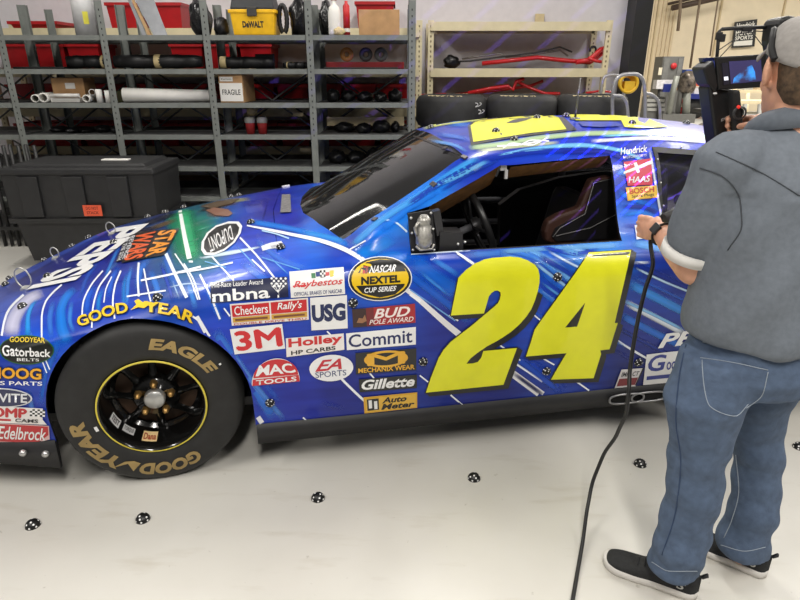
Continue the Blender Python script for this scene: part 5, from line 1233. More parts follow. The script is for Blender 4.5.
for px, c in ((347, (176, 120, 60)), (366, (70, 70, 70)), (381, (90, 92, 92))):
    q = P_(px, LV[1] + .075, 5.94); m = MB(); m.lathe([(.02, -.012), (.062, -.012), (.062, .012), (.02, .012), (.02, -.012)], 24, Matrix.Rotation(math.pi / 2, 4, 'X')); o = m.build('disc', M('disc_%d' % c[0], c, .5)); o.location = q + V(0, 0, .05)
    tag(o, {176: 'orange brown disc standing in the long red tray', 70: 'dark grey disc standing in the middle of the red tray', 90: 'grey disc standing at the right of the red tray'}[c[0]], 'disc')
slabthing('black_panel', 'thin black panel lying in front of the red tray', 'panel', 324, 398, 1, .014, 5.68, .14, BLKP)
slabthing('carbon_panel', 'dark panel propped on the second shelf above the taped panel', 'panel', 256, 275, 1, .13, 5.98, .03, BLKP)
# third shelf: paper rolls
def roll(label, px, lv, r, Y, L, ang=0.0, name='paper_roll', up=False, dz=0.0, hollow=True, cat='roll', group=None):
    z = LV[lv] + (0 if up else r) + .001 + dz; p = P_(px, z, Y); m = MB()
    pr = [(r * .8, 0), (r, 0), (r, L), (r * .8, L), (r * .8, 0)] if hollow else [(.001, 0), (r, 0), (r, L), (.001, L)]
    R = Matrix.Identity(4) if up else Matrix.Rotation(ang, 4, 'Z') @ Matrix.Rotation(-math.pi / 2, 4, 'X')
    m.lathe(pr, 24, R); o = m.build(name, PAPER); o.location = p; return tag(o, label, cat, group)
roll('white plastic tube end leftmost on the third shelf', 35, 2, .035, 5.70, .3, .3, 'plastic_tube', cat='tube')
roll('wide white plastic tube end right of the leftmost tube on the third shelf', 43, 2, .042, 5.69, .3, .1, 'plastic_tube', cat='tube')
roll('white tube lying sideways before the brown cardboard box', 51, 2, .016, 5.72, .26, -math.pi / 2, 'plastic_tube', dz=.045, cat='tube')
roll('white fitting with dark round opening right of the brown box', 86, 2, .034, 5.70, .12, 0, 'pipe_fitting', cat='fitting')
roll('small white ring lying on the white fitting', 92, 2, .028, 5.72, .05, .4, 'pipe_fitting', dz=.06, cat='fitting')
roll('white paper cup left of the second upright', 100.5, 2, .028, 5.70, .115, up=True, hollow=False, name='paper_cup', cat='cup')
roll('white paper cup half behind the second upright', 109, 2, .026, 5.70, .105, up=True, hollow=False, name='paper_cup', cat='cup')
slabthing('white_parts', 'pile of small white fittings between the tubes and the box', 'fittings', 51, 80, 2, .04, 5.74, .1, PAPER)
a, b = P_(124, LV[2] + .065, 5.72), P_(216, LV[2] + .055, 5.80); m = MB(); m.tube([a - a, b - a], [.064, .05], 28); o = m.build('paper_roll', PAPER); o.location = a; tag(o, 'long thick white paper roll on the third shelf', 'roll')
slabthing('dark_can', 'dark can with olive lid left of the long white roll', 'can', 118, 123, 2, .1, 5.74, .05, M('can_olive', (84, 84, 56), .5))
# black clutter
k = 0
for lv, x0, x1, step, hh, nm in ((2, 326, 402, 13, 13, 'third'), (3, 46, 118, 12, 8, 'fourth'), (4, 328, 402, 15, 16, 'fifth'), (3, 334, 400, 16, 13, 'fourth')):
    x = x0
    while x < x1 - 6:
        e = min(x1, x + step + (k % 3) * 2); zpx = proj(V(0, 5.75, LV[lv]))[1]
        bay = 'left bay' if x < 200 else 'right bay'
        o = blob('car_part', f'black greasy car part in the pile on the {nm} shelf, {bay}', 'car part', x, e, lv, zpx - hh + (k % 4), 5.74 + .04 * (k % 3), M('part_black', (22, 22, 23), .35, .3, var=.3, scale=40), depth=.2, seed=20 + k)
        o['group'] = f'black parts on the {nm} shelf, {bay}'; x = e + 1; k += 1
slabthing('label_strip', 'long cream carton strip behind the black parts on the fourth shelf', 'carton', 327, 404, 3, .085, 5.98, .03, M('strip_cream', (206, 190, 150), .7), z=LV[3] + .05)
for px, lb in ((251, 'left one of the two red cups with grey lids on the fourth shelf'), (263, 'right one of the two red cups with grey lids on the fourth shelf')):
    t = thing('lidded_cup', lb, 'cup', P_(px, LV[3] + .001, 5.74)); m = MB(); m.lathe([(.001, 0), (.036, 0), (.045, .10)], 20); m.build('cup', M('cup_red', (150, 34, 34), .5), t); m = MB(); m.lathe([(.049, .10), (.049, .135), (.04, .15), (.001, .15)], 20); m.build('lid', M('cup_grey', (120, 120, 116), .5), t)
blob('rag', 'crumpled pale rag above the red cups on the fourth shelf', 'rag', 246, 256, 3, 106, 5.8, TAPE, depth=.1, seed=77, z=LV[3] + .155)
for px, lv, py, lb in ((298, 3, 114.5, 'cream card stuck on a red bin seen through the fourth shelf'), (305.5, 4, 150, 'cream card stuck on a red bin seen through the fifth shelf')):
    c = atY(px, py, 6.04); m = MB(); m.box((0, 0, 0), (.10, .004, .035)); o = m.build('bin_card', M('strip_cream', (206, 190, 150), .7)); o.location = c; tag(o, lb, 'card')
# ------------------------------------------------------------------ black tote bin, tube rack
TOTE = M('tote_black', (40, 40, 41), .5, var=.08)
t = thing('storage_tote', 'large black plastic tote with an orange warning label', 'tote', (-2.62, 5.12, 0), .02)
m = MB()
def ringbox(w, d, z): return [(-w / 2, -d / 2, z), (w / 2, -d / 2, z), (w / 2, d / 2, z), (-w / 2, d / 2, z)]
rs = [ringbox(1.06, .52, .06), ringbox(1.16, .58, .40), ringbox(1.24, .64, .40), ringbox(1.25, .65, .44), ringbox(1.19, .60, .44), ringbox(1.22, .62, .80)]
vs = [p for r in rs for p in r]; fs = [(3, 2, 1, 0)] + [(a * 4 + q, a * 4 + (q + 1) % 4, a * 4 + 4 + (q + 1) % 4, a * 4 + 4 + q) for a in range(5) for q in range(4)]
m.add(vs, fs, False); m.build('tub', TOTE, t)
for k in range(3):
    m = MB(); m.box((-.40 + k * .36, -.318, .62), (.17, .03, .33), taper=.9, bev=.008); m.build('rib', TOTE, t)
m = MB(); m.box((0, 0, .825), (1.26, .66, .05), Matrix.Rotation(math.pi, 3, 'X'), taper=.98, bev=.012); m.box((0, 0, .862), (1.1, .52, .03), Matrix.Rotation(math.pi, 3, 'X'), taper=.95, bev=.01); m.build('lid', TOTE, t)
o = V(-2.62, 5.12, 0); c = atY(92, 210.5, 4.79) - o
m = MB(); m.b2((c.x - .075, -.337, c.z - .045), (c.x + .075, -.333, c.z + .045)); m.mi = 1
for txt, v0 in (('DO NOT', .008), ('STACK', -.03)):
    vs, fs, _ = text_tri(txt, .05); m.add([(c.x + (u - .5) * .10, -.3378, c.z + v0 + v * .024) for u, v in vs], fs, False)
m.build('warning_label', [M('label_orange', (236, 96, 62), .5, var=.02), M('label_ink', (150, 50, 36), .6, var=0)], t)
slabthing('paper_strip', 'white strip lying on the black tote lid', 'strip', 101, 128, 0, .012, 5.02, .06, PAPER, z=.878)
RK = M('rack_black', (44, 44, 44), .5, .2)
t = thing('tube_rack', 'black tube rack standing left of the black tote', 'rack', (-3.4, 5.3, 0)); o = Vector(t.location)
for i, px in enumerate((6, 13, 20, 27, 33, 41, 48, 56)):
    for Y in ((5.50,) if i % 2 else (5.50, 5.56)):
        a = P_(px, .0, Y) - o; m = MB(); m.tube([V(a.x, a.y, 0), V(a.x, a.y, .95)], .016, 8); m.build('upright_tube', RK, t)
for z in (.70, .18): 
    a, b = P_(2, z, 5.49) - o, P_(58, z, 5.49) - o; m = MB(); m.b2((a.x, a.y - .02, z - .015), (b.x, b.y + .015, z + .015)); m.build('cross_tube', RK, t)
# ------------------------------------------------------------------ red arms on the beige rack
ARM = M('arm_red', (196, 26, 34), .35, coat=.4); SIL = M('bar_silver', (160, 158, 154), .3, .8)
def rod(name, label, cat, pts, r, Y, mat, parent=None):
    P = [atY(x, y, Y + (p[0] if p else 0)) for x, y, *p in pts]; m = MB(); m.tube(P, r, 10); o = m.build(name, mat)
    return tag(o, label, cat)
rod('suspension_arm', 'long red suspension arm across the upper beige shelf', 'car part', [(482, 63.5), (520, 59.5), (537, 57.5), (565, 60.5), (590, 62.5), (598, 57), (606, 50)], .022, 6.84, ARM)
rod('suspension_arm', 'red forked arm at the right end of the upper beige shelf', 'car part', [(576, 62), (588, 60.5), (595, 55), (600, 50), (607, 47.5)], .026, 6.76, ARM)
rod('suspension_arm', 'short red arm lying low at the right end of the upper beige shelf', 'car part', [(588, 58), (596, 61), (605, 62.5)], .016, 6.74, ARM)
rod('sway_bar', 'bent silver bar behind the long red arm on the upper beige shelf', 'car part', [(462, 59), (480, 56), (500, 53.5), (506, 57), (530, 55), (560, 50), (568, 56)], .010, 6.92, SIL)
rod('sway_bar', 'thin dark bar with end joints on the upper beige shelf', 'car part', [(448, 62), (470, 61), (500, 57), (535, 53), (560, 47), (572, 52)], .009, 6.85, M('bar_dark', (60, 60, 60), .4, .5))
blob('joint_cluster', 'cluster of small black joints at the left of the upper beige shelf', 'car part', 444, 460, 0, 55, 6.74, M('part_black', (22, 22, 23), .35, .3), depth=.12, seed=55, z=1.60)
q = atY(593, 50, 6.8); m = MB(); m.tube([q + V(.03 * math.cos(a), 0, .035 * math.sin(a) - .0) for a in np.linspace(-.5, 3.6, 16)], .011, 8); tag(m.build('rubber_ring', BLKP), 'black rubber loop resting on the red forked arm', 'ring')
rod('suspension_arm', 'red arm with hooked end on the lower beige shelf above the second tyre', 'car part', [(468, 93), (490, 88.5), (508, 86), (513, 90), (516, 82), (524, 78.5)], .020, 6.74, ARM)
rod('suspension_arm', 'second red arm crossing behind the hooked arm on the lower beige shelf', 'car part', [(455, 94.5), (500, 90), (530, 86), (543, 81)], .016, 6.88, ARM)
rod('suspension_arm', 'red arm sloping down right on the lower beige shelf', 'car part', [(518, 82), (530, 88), (545, 93.5), (560, 93.5)], .016, 6.76, ARM)
rod('suspension_arm', 'short red arm between the hoops on the lower beige shelf', 'car part', [(586, 93), (600, 91), (612, 92)], .012, 6.72, ARM)
rod('suspension_arm', 'red arm end on the lower shelf beside the grey upright', 'car part', [(414, 95), (430, 95), (446, 94)], .012, 6.72, ARM)
# ------------------------------------------------------------------ spare tyre stacks and cart
SLK = M('slick_rubber', (44, 44, 44), .7, var=.12, scale=8); TG = M('tyre_marks', (196, 180, 140), .7); CHK = M('chalk', (200, 200, 198), .8)
def slick(x, y, z, lb, grp, deco=True, seed=0):
    t = thing('spare_tyre', lb, 'tyre', (x, y, z), seed * 1.0, grp); w = .30; R0 = .345
    m = MB(); m.lathe([(.2, .03), (.22, .0), (.29, 0), (.325, .02), (R0, .06), (R0, w - .06), (.325, w - .02), (.29, w), (.22, w), (.2, w - .03), (.2, .03)], 48); m.build('tyre_body', SLK, t)
    if deco:
        m = MB()
        for k, txt in enumerate(('GOODYEAR', 'EAGLE')):
            vs, fs, _ = text_tri(txt, .08); a0 = math.radians(250 + 180 * k - math.degrees(seed)); da = math.radians(70 if k == 0 else 45)
            P = []
            for u, v in vs:
                a = a0 - da / 2 + da * u; r = .245 + .06 * (1 - v); P.append((r * math.cos(a), r * math.sin(a), w + .0015 - max(0, r - .29) * .5))
            m.add(P, fs, False)
        m.build('sidewall_letters', TG, t)
    return t
zs_ = [.16, .46, .76, 1.06]
for c, (px, nm) in enumerate(((454, 'left'), (528, 'middle'), (602, 'right'))):
    Y = 6.12; x = P_(px, 1.36, Y - .3).x
    for k, z in enumerate(zs_):
        pos = ('bottom', 'second from the bottom', 'second from the top', 'top')[k]
        slick(x, Y, z, f'black slick tyre lying flat, {pos} of the {nm} stack behind the car', 'spare tyres stacked behind the car', k == 3, seed=c * .05)
x = P_(448, 1.25, 5.77).x
for px, py, n_ in ((475, 105, 0), (478, 112, 1)):
    a = atY(px, py, 5.80); m = MB(); m.tube([a + V(.018 * math.sin(2 * q) + .01 * q, -.005, .018 * math.cos(q * 1.3)) for q in np.linspace(0, 5, 24)], .0035, 5); tag(m.build('chalk_mark', CHK), ('upper' if n_ == 0 else 'lower') + ' white chalk squiggle on the left spare tyre', 'chalk mark')
t = thing('tyre_cart', 'grey tube cart with hoop handles beside the right tyre stack', 'cart', (2.15, 5.7, 0)); o = Vector(t.location)
TUB = M('tube_grey', (168, 168, 170), .35, .5)
def hoop(pts, Y, r=.017, name='hoop_handle'):
    P = [atY(x, y, Y) - o for x, y in pts]; s = [0]
    for i in range(1, len(P)): s.append(s[-1] + (P[i] - P[i - 1]).length)
    u = np.linspace(0, s[-1], 40); Q = [V(float(pchip(s, [p.x for p in P], q)[0]), float(pchip(s, [p.y for p in P], q)[0]), float(pchip(s, [p.z for p in P], q)[0])) for q in u]
    m = MB(); m.tube(Q, r, 10); m.build(name, TUB, t)
hoop([(612.5, 122), (613, 92), (616, 80), (624, 74.5), (634, 74), (641, 77), (644, 84), (645, 122)], 5.72)
hoop([(600, 100), (602, 84), (605, 76.5), (613, 75), (620, 77), (623, 86), (624, 100)], 6.5, .016)
hoop([(613, 95.5), (620, 96), (626, 102), (628.5, 122)], 5.66, .015); hoop([(644, 93), (652, 95), (658.5, 102), (660.5, 122)], 5.72, .015)
for x in (1.86, 2.52): m = MB(); m.b2((x - .5 - o.x, 5.72 - o.y - .02, .10), (x - o.x, 6.46 - o.y, .15)); m.build('cart_base', TUB, t)
for x in (1.42, 2.46):
    for y in (5.78, 6.40): m = MB(); m.lathe([(.001, -.015), (.05, -.015), (.05, .015), (.001, .015)], 20, Matrix.Translation(V(x - o.x, y - o.y, .05)) @ Matrix.Rotation(math.pi / 2, 4, 'X')); m.build('caster', BLKP, t)
for px, Y in ((613, 5.72), (645, 5.72), (628.5, 5.66), (660.5, 5.72)):
    p = atY(px, 122, Y) - o; m = MB(); m.tube([p, V(p.x, p.y, .1)], .015, 8); m.build('cart_leg', TUB, t)
t = thing('air_hose', 'coil of yellow hose standing on the right tyre stack behind the cart hoop', 'hose', P_(629, 1.462, 6.2)); m = MB()
for k in range(4): m.tube([V(.085 * math.cos(a) * (1 - .08 * k), .03 * k, .085 * math.sin(a) * (1 - .08 * k)) for a in np.linspace(0, 2 * math.pi, 28, endpoint=False)], .014, 8, closed=True)
m.b2((-.04, .0, -.07), (.06, .08, .02)); m.build('coil', M('hose_yellow', (222, 178, 44), .5), t)
slabthing('wall_note', 'small cream card on the wall above the beige rack', 'card', 535, 544, 0, .10, 7.2, .03, M('strip_cream', (206, 190, 150), .7), z=2.06)
# ------------------------------------------------------------------ man with the scanner
SKIN = M('skin', (214, 160, 132), .5, var=.05, scale=30); POLO = M('polo_grey', (104, 111, 120), .8, var=.05, scale=60, bump=.08); DENIM = M('denim_blue', (76, 92, 116), .85, var=.09, scale=38, bump=.4)
BAND = M('cuff_white', (214, 212, 208), .8); HAIR = M('hair_brown', (84, 66, 48), .8, var=.25, scale=80); CAPM = M('cap_grey', (150, 146, 142), .85, var=.06, bump=.1, scale=60); SHOE = M('shoe_black', (30, 31, 32), .8, var=.15, scale=90, bump=.2); SOLE = M('sole_white', (208, 204, 198), .6, var=.04)
man = thing('person', 'man in grey polo shirt, jeans and cap, seen from behind holding a scanner', 'person', (1.05, 1.57, 0)); MO = Vector(man.location)
def organic(name, shapes, voxel, mat, smooth=4, fac=.5):
    """one continuous skin grown over overlapping tapered limbs and rings"""
    m = MB()
    for s in shapes:
        if s[0] == 'limb':
            pts, rr = [Vector(p) - MO for p in s[1]], s[2]
            # resample, rounded ends
            sg = [0]
            for i in range(1, len(pts)): sg.append(sg[-1] + (pts[i] - pts[i - 1]).length)
            n = max(6, int(sg[-1] / max(.004, min(rr) * .5))); n = min(n, 60); u = np.linspace(0, sg[-1], n)
            Q = [V(*[float(pchip(sg, [p[k] for p in pts], q)[0]) for k in range(3)]) for q in u]; R = [float(pchip(sg, rr, q)[0]) for q in u]
            d0 = (Q[0] - Q[1]).normalized(); d1 = (Q[-1] - Q[-2]).normalized()
            Q = [Q[0] + d0 * R[0] * math.sin(a) for a in (1.4, 1.0, .5)] + Q + [Q[-1] + d1 * R[-1] * math.sin(a) for a in (.5, 1.0, 1.4)]
            R = [R[0] * math.cos(a) for a in (1.4, 1.0, .5)] + R + [R[-1] * math.cos(a) for a in (.5, 1.0, 1.4)]
            m.tube(Q, R, 20, flat=s[3] if len(s) > 3 else 1.0)
        elif s[0] == 'rings':                      # (center, half width, half depth, left vector)
            vs = []; n = 36; L_ = s[1]
            for c, a, b, l in L_:
                l = Vector(l).normalized(); f = V(l.y, -l.x, 0); c = Vector(c) - MO
                for k in range(n):
                    q = 2 * math.pi * k / n; ca, sa = math.cos(q), math.sin(q); e = .85
                    vs.append(c + l * a * math.copysign(abs(ca) ** e, ca) + f * b * math.copysign(abs(sa) ** e, sa))
            fs = [(i * n + k, i * n + (k + 1) % n, (i + 1) * n + (k + 1) % n, (i + 1) * n + k) for i in range(len(L_) - 1) for k in range(n)] + [list(range(n))[::-1], list(range((len(L_) - 1) * n, len(L_) * n))]
            m.add(vs, fs, True)
        elif s[0] == 'ball':
            c = Vector(s[1]) - MO; bm = bmesh.new(); bmesh.ops.create_icosphere(bm, subdivisions=3, radius=1); A = s[3] if len(s) > 3 else Matrix.Identity(3)
            vs = [c + A @ Vector((v.co.x * s[2][0], v.co.y * s[2][1], v.co.z * s[2][2])) for v in bm.verts]; bm.verts.index_update(); m.add(vs, [[v.index for v in f.verts] for f in bm.faces], True); bm.free()
    o = m.build(name, mat, man)
    md = o.modifiers.new('r', 'REMESH'); md.mode = 'VOXEL'; md.voxel_size = voxel; md.use_smooth_shade = True
    md = o.modifiers.new('s', 'SMOOTH'); md.factor = fac; md.iterations = smooth
    apply_mods(o); o.data.polygons.foreach_set('use_smooth', [True] * len(o.data.polygons)); o.data.materials.clear(); o.data.materials.append(mat)
    return o
def folds(o, amp, fn):
    me = o.data
    nv = [v.normal.copy() for v in me.vertices]
    for v, n in zip(me.vertices, nv): v.co += n * amp * fn(v.co + MO)
Fh = Vector((.10, .995, 0)).normalized(); Lh = V(-Fh.y, Fh.x, 0)           # head: forward, left
Ft = Vector((-.30, .954, 0)).normalized(); Lt = V(-Ft.y, Ft.x, 0)           # torso
HC = P_(804, 1.595, 1.60); HC.z = 1.597
def hp(f, l, z): return HC + Fh * f + Lh * l + V(0, 0, z)
Mh = Matrix((Fh, Lh, V(0, 0, 1))).transposed()
# --- arms and hands
S_l = P_(722, 1.375, 1.545); E_l = atY(694, 268, 1.60); Wl = atY(662, 232, 1.815)
S_r = V(1.235, 1.66, 1.375); E_r = V(1.315, 1.83, 1.17); Wr = atY(757, 124, 1.90)
HANDL = atY(652, 229, 1.875)
fa = (HANDL - Wl).normalized()
shapes = [
    ('rings', [(hp(.005, 0, -.125), .055, .075, Lh), (hp(.012, 0, -.105), .062, .086, Lh), (hp(.008, 0, -.07), .069, .094, Lh), (hp(0, 0, -.02), .075, .098, Lh), (hp(-.003, 0, .03), .078, .1, Lh), (hp(-.005, 0, .06), .072, .092, Lh), (hp(-.008, 0, .085), .055, .072, Lh), (hp(-.01, 0, .100), .03, .04, Lh)]),
    ('ball', hp(.075, 0, -.105), (.026, .03, .022), Mh), ('ball', hp(.1, 0, -.03), (.024, .015, .02), Mh), ('ball', hp(.088, 0, -.005), (.016, .012, .03), Mh), ('ball', hp(.085, 0, -.068), (.018, .026, .012), Mh), ('ball', hp(.08, .03, .02), (.02, .03, .01), Mh), ('ball', hp(.08, -.03, .02), (.02, .03, .01), Mh), ('ball', hp(.07, .04, -.04), (.022, .025, .025), Mh), ('ball', hp(.07, -.04, -.04), (.022, .025, .025), Mh),
    ('ball', hp(-.012, .092, -.008), (.024, .010, .037), Mh @ Matrix.Rotation(math.radians(-32), 3, 'Z')), ('ball', hp(-.012, -.092, -.008), (.024, .010, .037), Mh @ Matrix.Rotation(math.radians(32), 3, 'Z')), ('ball', hp(.0, .076, -.036), (.010, .008, .014), Mh),
    ('limb', [hp(-.015, 0, -.06), hp(-.03, 0, -.13), hp(-.045, 0, -.20), hp(-.05, 0, -.28)], [.066, .062, .062, .07]),
    ('rings', [((1.06, 1.57, .80), .15, .12, Lt), ((1.05, 1.57, .95), .15, .11, Lt), ((1.045, 1.58, 1.15), .165, .12, Lt), ((1.03, 1.59, 1.33), .16, .1, Lt), ((1.02, 1.595, 1.42), .09, .07, Lt)]),
    ('limb', [V(1.0, 1.58, 1.36), S_l, S_l * .5 + E_l * .5, E_l], [.06, .058, .052, .05]), ('limb', [E_l, E_l * .6 + Wl * .4, Wl], [.05, .046, .031]),
    ('limb', [V(1.05, 1.6, 1.36), S_r, S_r * .5 + E_r * .5, E_r], [.06, .058, .05, .044]), ('limb', [E_r, E_r * .6 + Wr * .4, Wr], [.044, .044, .029]),
    ('limb', [V(.98, 1.55, .85), atY(704, 400, 1.48), atY(695, 467, 1.475), atY(679, 545, 1.455), atY(672, 568, 1.455)], [.08, .07, .052, .04, .04]), ('limb', [V(1.14, 1.58, .85), atY(757, 402, 1.61), atY(758, 460, 1.60), atY(745, 535, 1.56), atY(741, 552, 1.555)], [.08, .06, .05, .04, .04]),
]
# left hand: back of the hand towards the camera, fingers curled down round the cable
up_ = V(0, 0, 1); sd = fa.cross(up_).normalized(); nu = sd.cross(fa).normalized()     # sd: to the right of the hand's direction
K = Wl + fa * .088
shapes += [('limb', [Wl, Wl + fa * .03, K], [.029, .033, .036], .62)]
palm_out = -sd                                                           # the hand hangs edge on: knuckle row runs up-down, back of the hand to the left
for k, (off, ln) in enumerate(((.030, .9), (.011, 1.0), (-.009, .95), (-.028, .78))):
    b = K + nu * off + palm_out * .006
    p1 = b + (fa * .75 + palm_out * .1).normalized() * .040 * ln; p2 = p1 + (fa * .1 + sd * .95 - nu * .1).normalized() * .026 * ln; p3 = p2 + (-fa * .8 + sd * .4).normalized() * .022 * ln
    shapes.append(('limb', [b - fa * .02, b, p1], [.0105, .0105, .0095])); shapes.append(('limb', [p1, p2], [.0095, .009])); shapes.append(('limb', [p2, p3], [.009, .0078]))
t0 = Wl + fa * .03 + nu * .024; t1 = t0 + (fa * .8 + nu * .12 + sd * .4).normalized() * .042; t2 = t1 + (fa * .7 + sd * .5 - nu * .45).normalized() * .032
shapes += [('limb', [t0, t1], [.014, .0115]), ('limb', [t1, t2], [.0115, .009])]
# right hand on the scanner grip
G = atY(741, 128, 1.86)                                                   # grip axis point
gz = (atY(738.5, 110, 1.86) - atY(743, 146, 1.86)).normalized()
pr = V(.8, -.25, 0).normalized()                                          # palm side seen from the grip
PK = G + pr * .040
shapes += [('limb', [Wr, (Wr + PK) / 2 + V(0, -.006, .004), PK], [.029, .034, .036], .72)]
for k, (off, ln) in enumerate(((.028, .95), (.008, 1.0), (-.012, .95), (-.031, .8))):
    b = PK + gz * off + V(0, .018, 0)
    p1 = b + V(-.25, .9, 0).normalized() * .030 * ln; p2 = p1 + V(-1, .1, -.05).normalized() * .048 * ln; p3 = p2 + V(-.45, -.9, -.05).normalized() * .030 * ln
    shapes.append(('limb', [b, p1], [.0115, .010])); shapes.append(('limb', [p1, p2], [.010, .0095])); shapes.append(('limb', [p2, p3], [.0095, .008]))
t0 = PK + V(-.002, -.022, .012); t1 = t0 + V(-.85, -.35, .02).normalized() * .036; t2 = t1 + V(-1, .05, -.12).normalized() * .034
shapes += [('limb', [t0, t1], [.0145, .012]), ('limb', [t1, t2], [.012, .0092])]
body = organic('body', shapes, .0042, SKIN, 3, .5)
# eyes and mouth line on the far side of the face
m = MB()
for s in (-1, 1): MB().ball(hp(.088, .031 * s, .002) - MO, .012, 12).build('eye', M('eye_white', (230, 228, 224), .3), man)
# hair below the cap
hs = [('rings', [(hp(-.045, 0, -.085), .054, .050, Lh), (hp(-.042, 0, -.05), .070, .066, Lh), (hp(-.038, 0, 0), .076, .072, Lh), (hp(-.03, 0, .02), .076, .076, Lh)])]
organic('hair', hs, .006, HAIR, 2)
# cap: crown, brim, rear strap opening
m = MB(); n = 28; g = []
for t in np.linspace(0, 1, 12):
    a = t * math.pi / 2; r = math.cos(a) ** .75; z = .026 + .092 * math.sin(a)
    g.append([hp(-.006 + (.108 * r) * math.cos(q), .092 * r * math.sin(q), z + .034 * math.cos(q) * math.cos(a)) - MO for q in np.linspace(0, 2 * math.pi, n)])
m.sheet(g); crown = m.build('cap_crown', CAPM, man); md = crown.modifiers.new('s', 'SOLIDIFY'); md.thickness = .003
g = []
for t in np.linspace(0, 1, 8):
    row = []
    for q in np.linspace(-1.05, 1.05, 15):
        r0 = hp(-.006 + .106 * math.cos(q), .090 * math.sin(q), .030 + .034 * math.cos(q))
        row.append(r0 + Fh * (t * .078 * math.cos(q * .9)) + V(0, 0, -.020 * t - .010 * (q / 1.05) ** 2 * t) - MO)
    g.append(row)
m = MB(); m.sheet(g); br = m.build('cap_brim', CAPM, man); md = br.modifiers.new('s', 'SOLIDIFY'); md.thickness = .004
m = MB(); m.lathe([(.006, .006), (.008, 0), (.001, .009)], 10, Matrix.Translation(hp(-.006, 0, .119) - MO)); m.build('cap_button', CAPM, man)
# polo shirt
SL_END = atY(689, 251, 1.60)
sh = [('rings', [((1.06, 1.565, .885), .228, .172, Lt), ((1.058, 1.565, .93), .232, .176, Lt), ((1.052, 1.568, 1.02), .226, .170, Lt), ((1.048, 1.575, 1.13), .218, .160, Lt), ((1.045, 1.58, 1.24), .216, .152, Lt), ((1.038, 1.585, 1.32), .21, .138, Lt), ((1.03, 1.59, 1.385), .18, .112, Lt), ((1.025, 1.592, 1.43), .12, .088, Lt), ((1.02, 1.595, 1.465), .078, .072, Lt)]),
      ('limb', [V(.96, 1.565, 1.385), S_l + V(.012, 0, -.004), S_l * .55 + E_l * .45, SL_END - (SL_END - S_l).normalized() * .052], [.06, .080, .078, .073]),
      ('limb', [V(1.1, 1.61, 1.385), S_r, S_r * .45 + E_r * .55], [.06, .082, .078])]
polo = organic('polo_shirt', sh, .0085, POLO, 7, .5)
def ff(p): return (math.sin(16 * p.x + 24 * p.z + 2.5 * math.sin(9 * p.z) + 4 * p.y) * .45 + abs(math.sin(9 * p.x - 13 * p.z + 2 * math.sin(7 * p.x))) ** 3 * .7 + math.sin(26 * p.z - 17 * p.x + 11 * p.y) * .35 + math.sin(47 * p.x + 19 * p.z) * .15) * (1.0 if p.z < 1.3 else .35)
folds(polo, .0085, ff)
ax = (SL_END - (S_l * .55 + E_l * .45)).normalized()
m = MB(); m.tube([SL_END - ax * .012 - MO, SL_END + ax * .018 - MO], [.0755, .0735], 36, caps=True); m.build('sleeve_band', BAND, man)['label'] = 'white band at the left sleeve end'
# collar
m = MB(); g = []
for t in (0, .5, 1):
    row = []
    for q in np.linspace(-2.75, 2.75, 40):
        c = V(1.012, 1.603, 1.505); r = .073 + .024 * t + .012 * t * abs(q) / 2.75; zz = -.052 * t - .012 * math.cos(q) * -1 - (.028 * (abs(q) / 2.75) ** 2)
        row.append(c - Ft * (r * 1.02 * math.cos(q)) + Lt * (r * math.sin(q)) + V(0, 0, zz + (.012 if t == .5 else 0)) - MO)
    g.append(row)
m.sheet(g); co = m.build('collar', M('collar_grey', (97, 104, 113), .8, var=.05, scale=60, bump=.08), man); md = co.modifiers.new('s', 'SOLIDIFY'); md.thickness = .005
# jeans
def pr_(xl, xr, py, Y, dr=.95, l=Lt):
    c = atY((xl + xr) / 2, py, Y); return (c, (xr - xl) / 2 / ppm(Y, c.z), (xr - xl) / 2 / ppm(Y, c.z) * dr, l)
Lx = V(-1, 0, 0)
js = [('rings', [((1.06, 1.565, .925), .203, .150, Lt), ((1.06, 1.562, .87), .208, .160, Lt), ((1.06, 1.556, .80), .214, .172, Lt), ((1.062, 1.556, .745), .19, .150, Lt), ((1.065, 1.56, .71), .10, .08, Lt)]),
      ('rings', [pr_(686, 768, 352, 1.51), pr_(667, 742, 400, 1.48), pr_(672, 731, 433, 1.475), pr_(670, 722, 467, 1.475), pr_(668, 720, 490, 1.47), pr_(664, 713, 515, 1.465), pr_(655, 704, 545, 1.455), pr_(650, 699, 562, 1.455), pr_(651, 699, 569, 1.455)]),
      ('rings', [pr_(738, 816, 352, 1.60), pr_(728, 786, 402, 1.61), pr_(732, 780, 433, 1.61), pr_(736, 781, 460, 1.60), pr_(735, 778, 487, 1.585), pr_(729, 774, 515, 1.57), pr_(722, 768, 535, 1.56), pr_(719, 766, 546, 1.555), pr_(720, 766, 550, 1.555)])]
jeans = organic('jeans', js, .0085, DENIM, 5, .5)
def jf(p): return (math.sin(60 * p.z + 12 * p.x + 2 * math.sin(20 * p.x)) * .5 + math.sin(34 * p.z - 25 * p.y + 5 * p.x) * .5) * (1.2 if p.z < .28 else (.9 if p.z < .55 else .35))
folds(jeans, .006, jf)
m = MB(); m.tube([V(1.06, 1.563, .905) - MO + Lt * (.2085 * math.cos(q)) + Ft * (.157 * math.sin(q)) for q in np.linspace(0, 2 * math.pi, 48, endpoint=False)], .018, 8, closed=True, flat=.45)
m.build('belt', M('belt_olive', (52, 54, 34), .6), man)
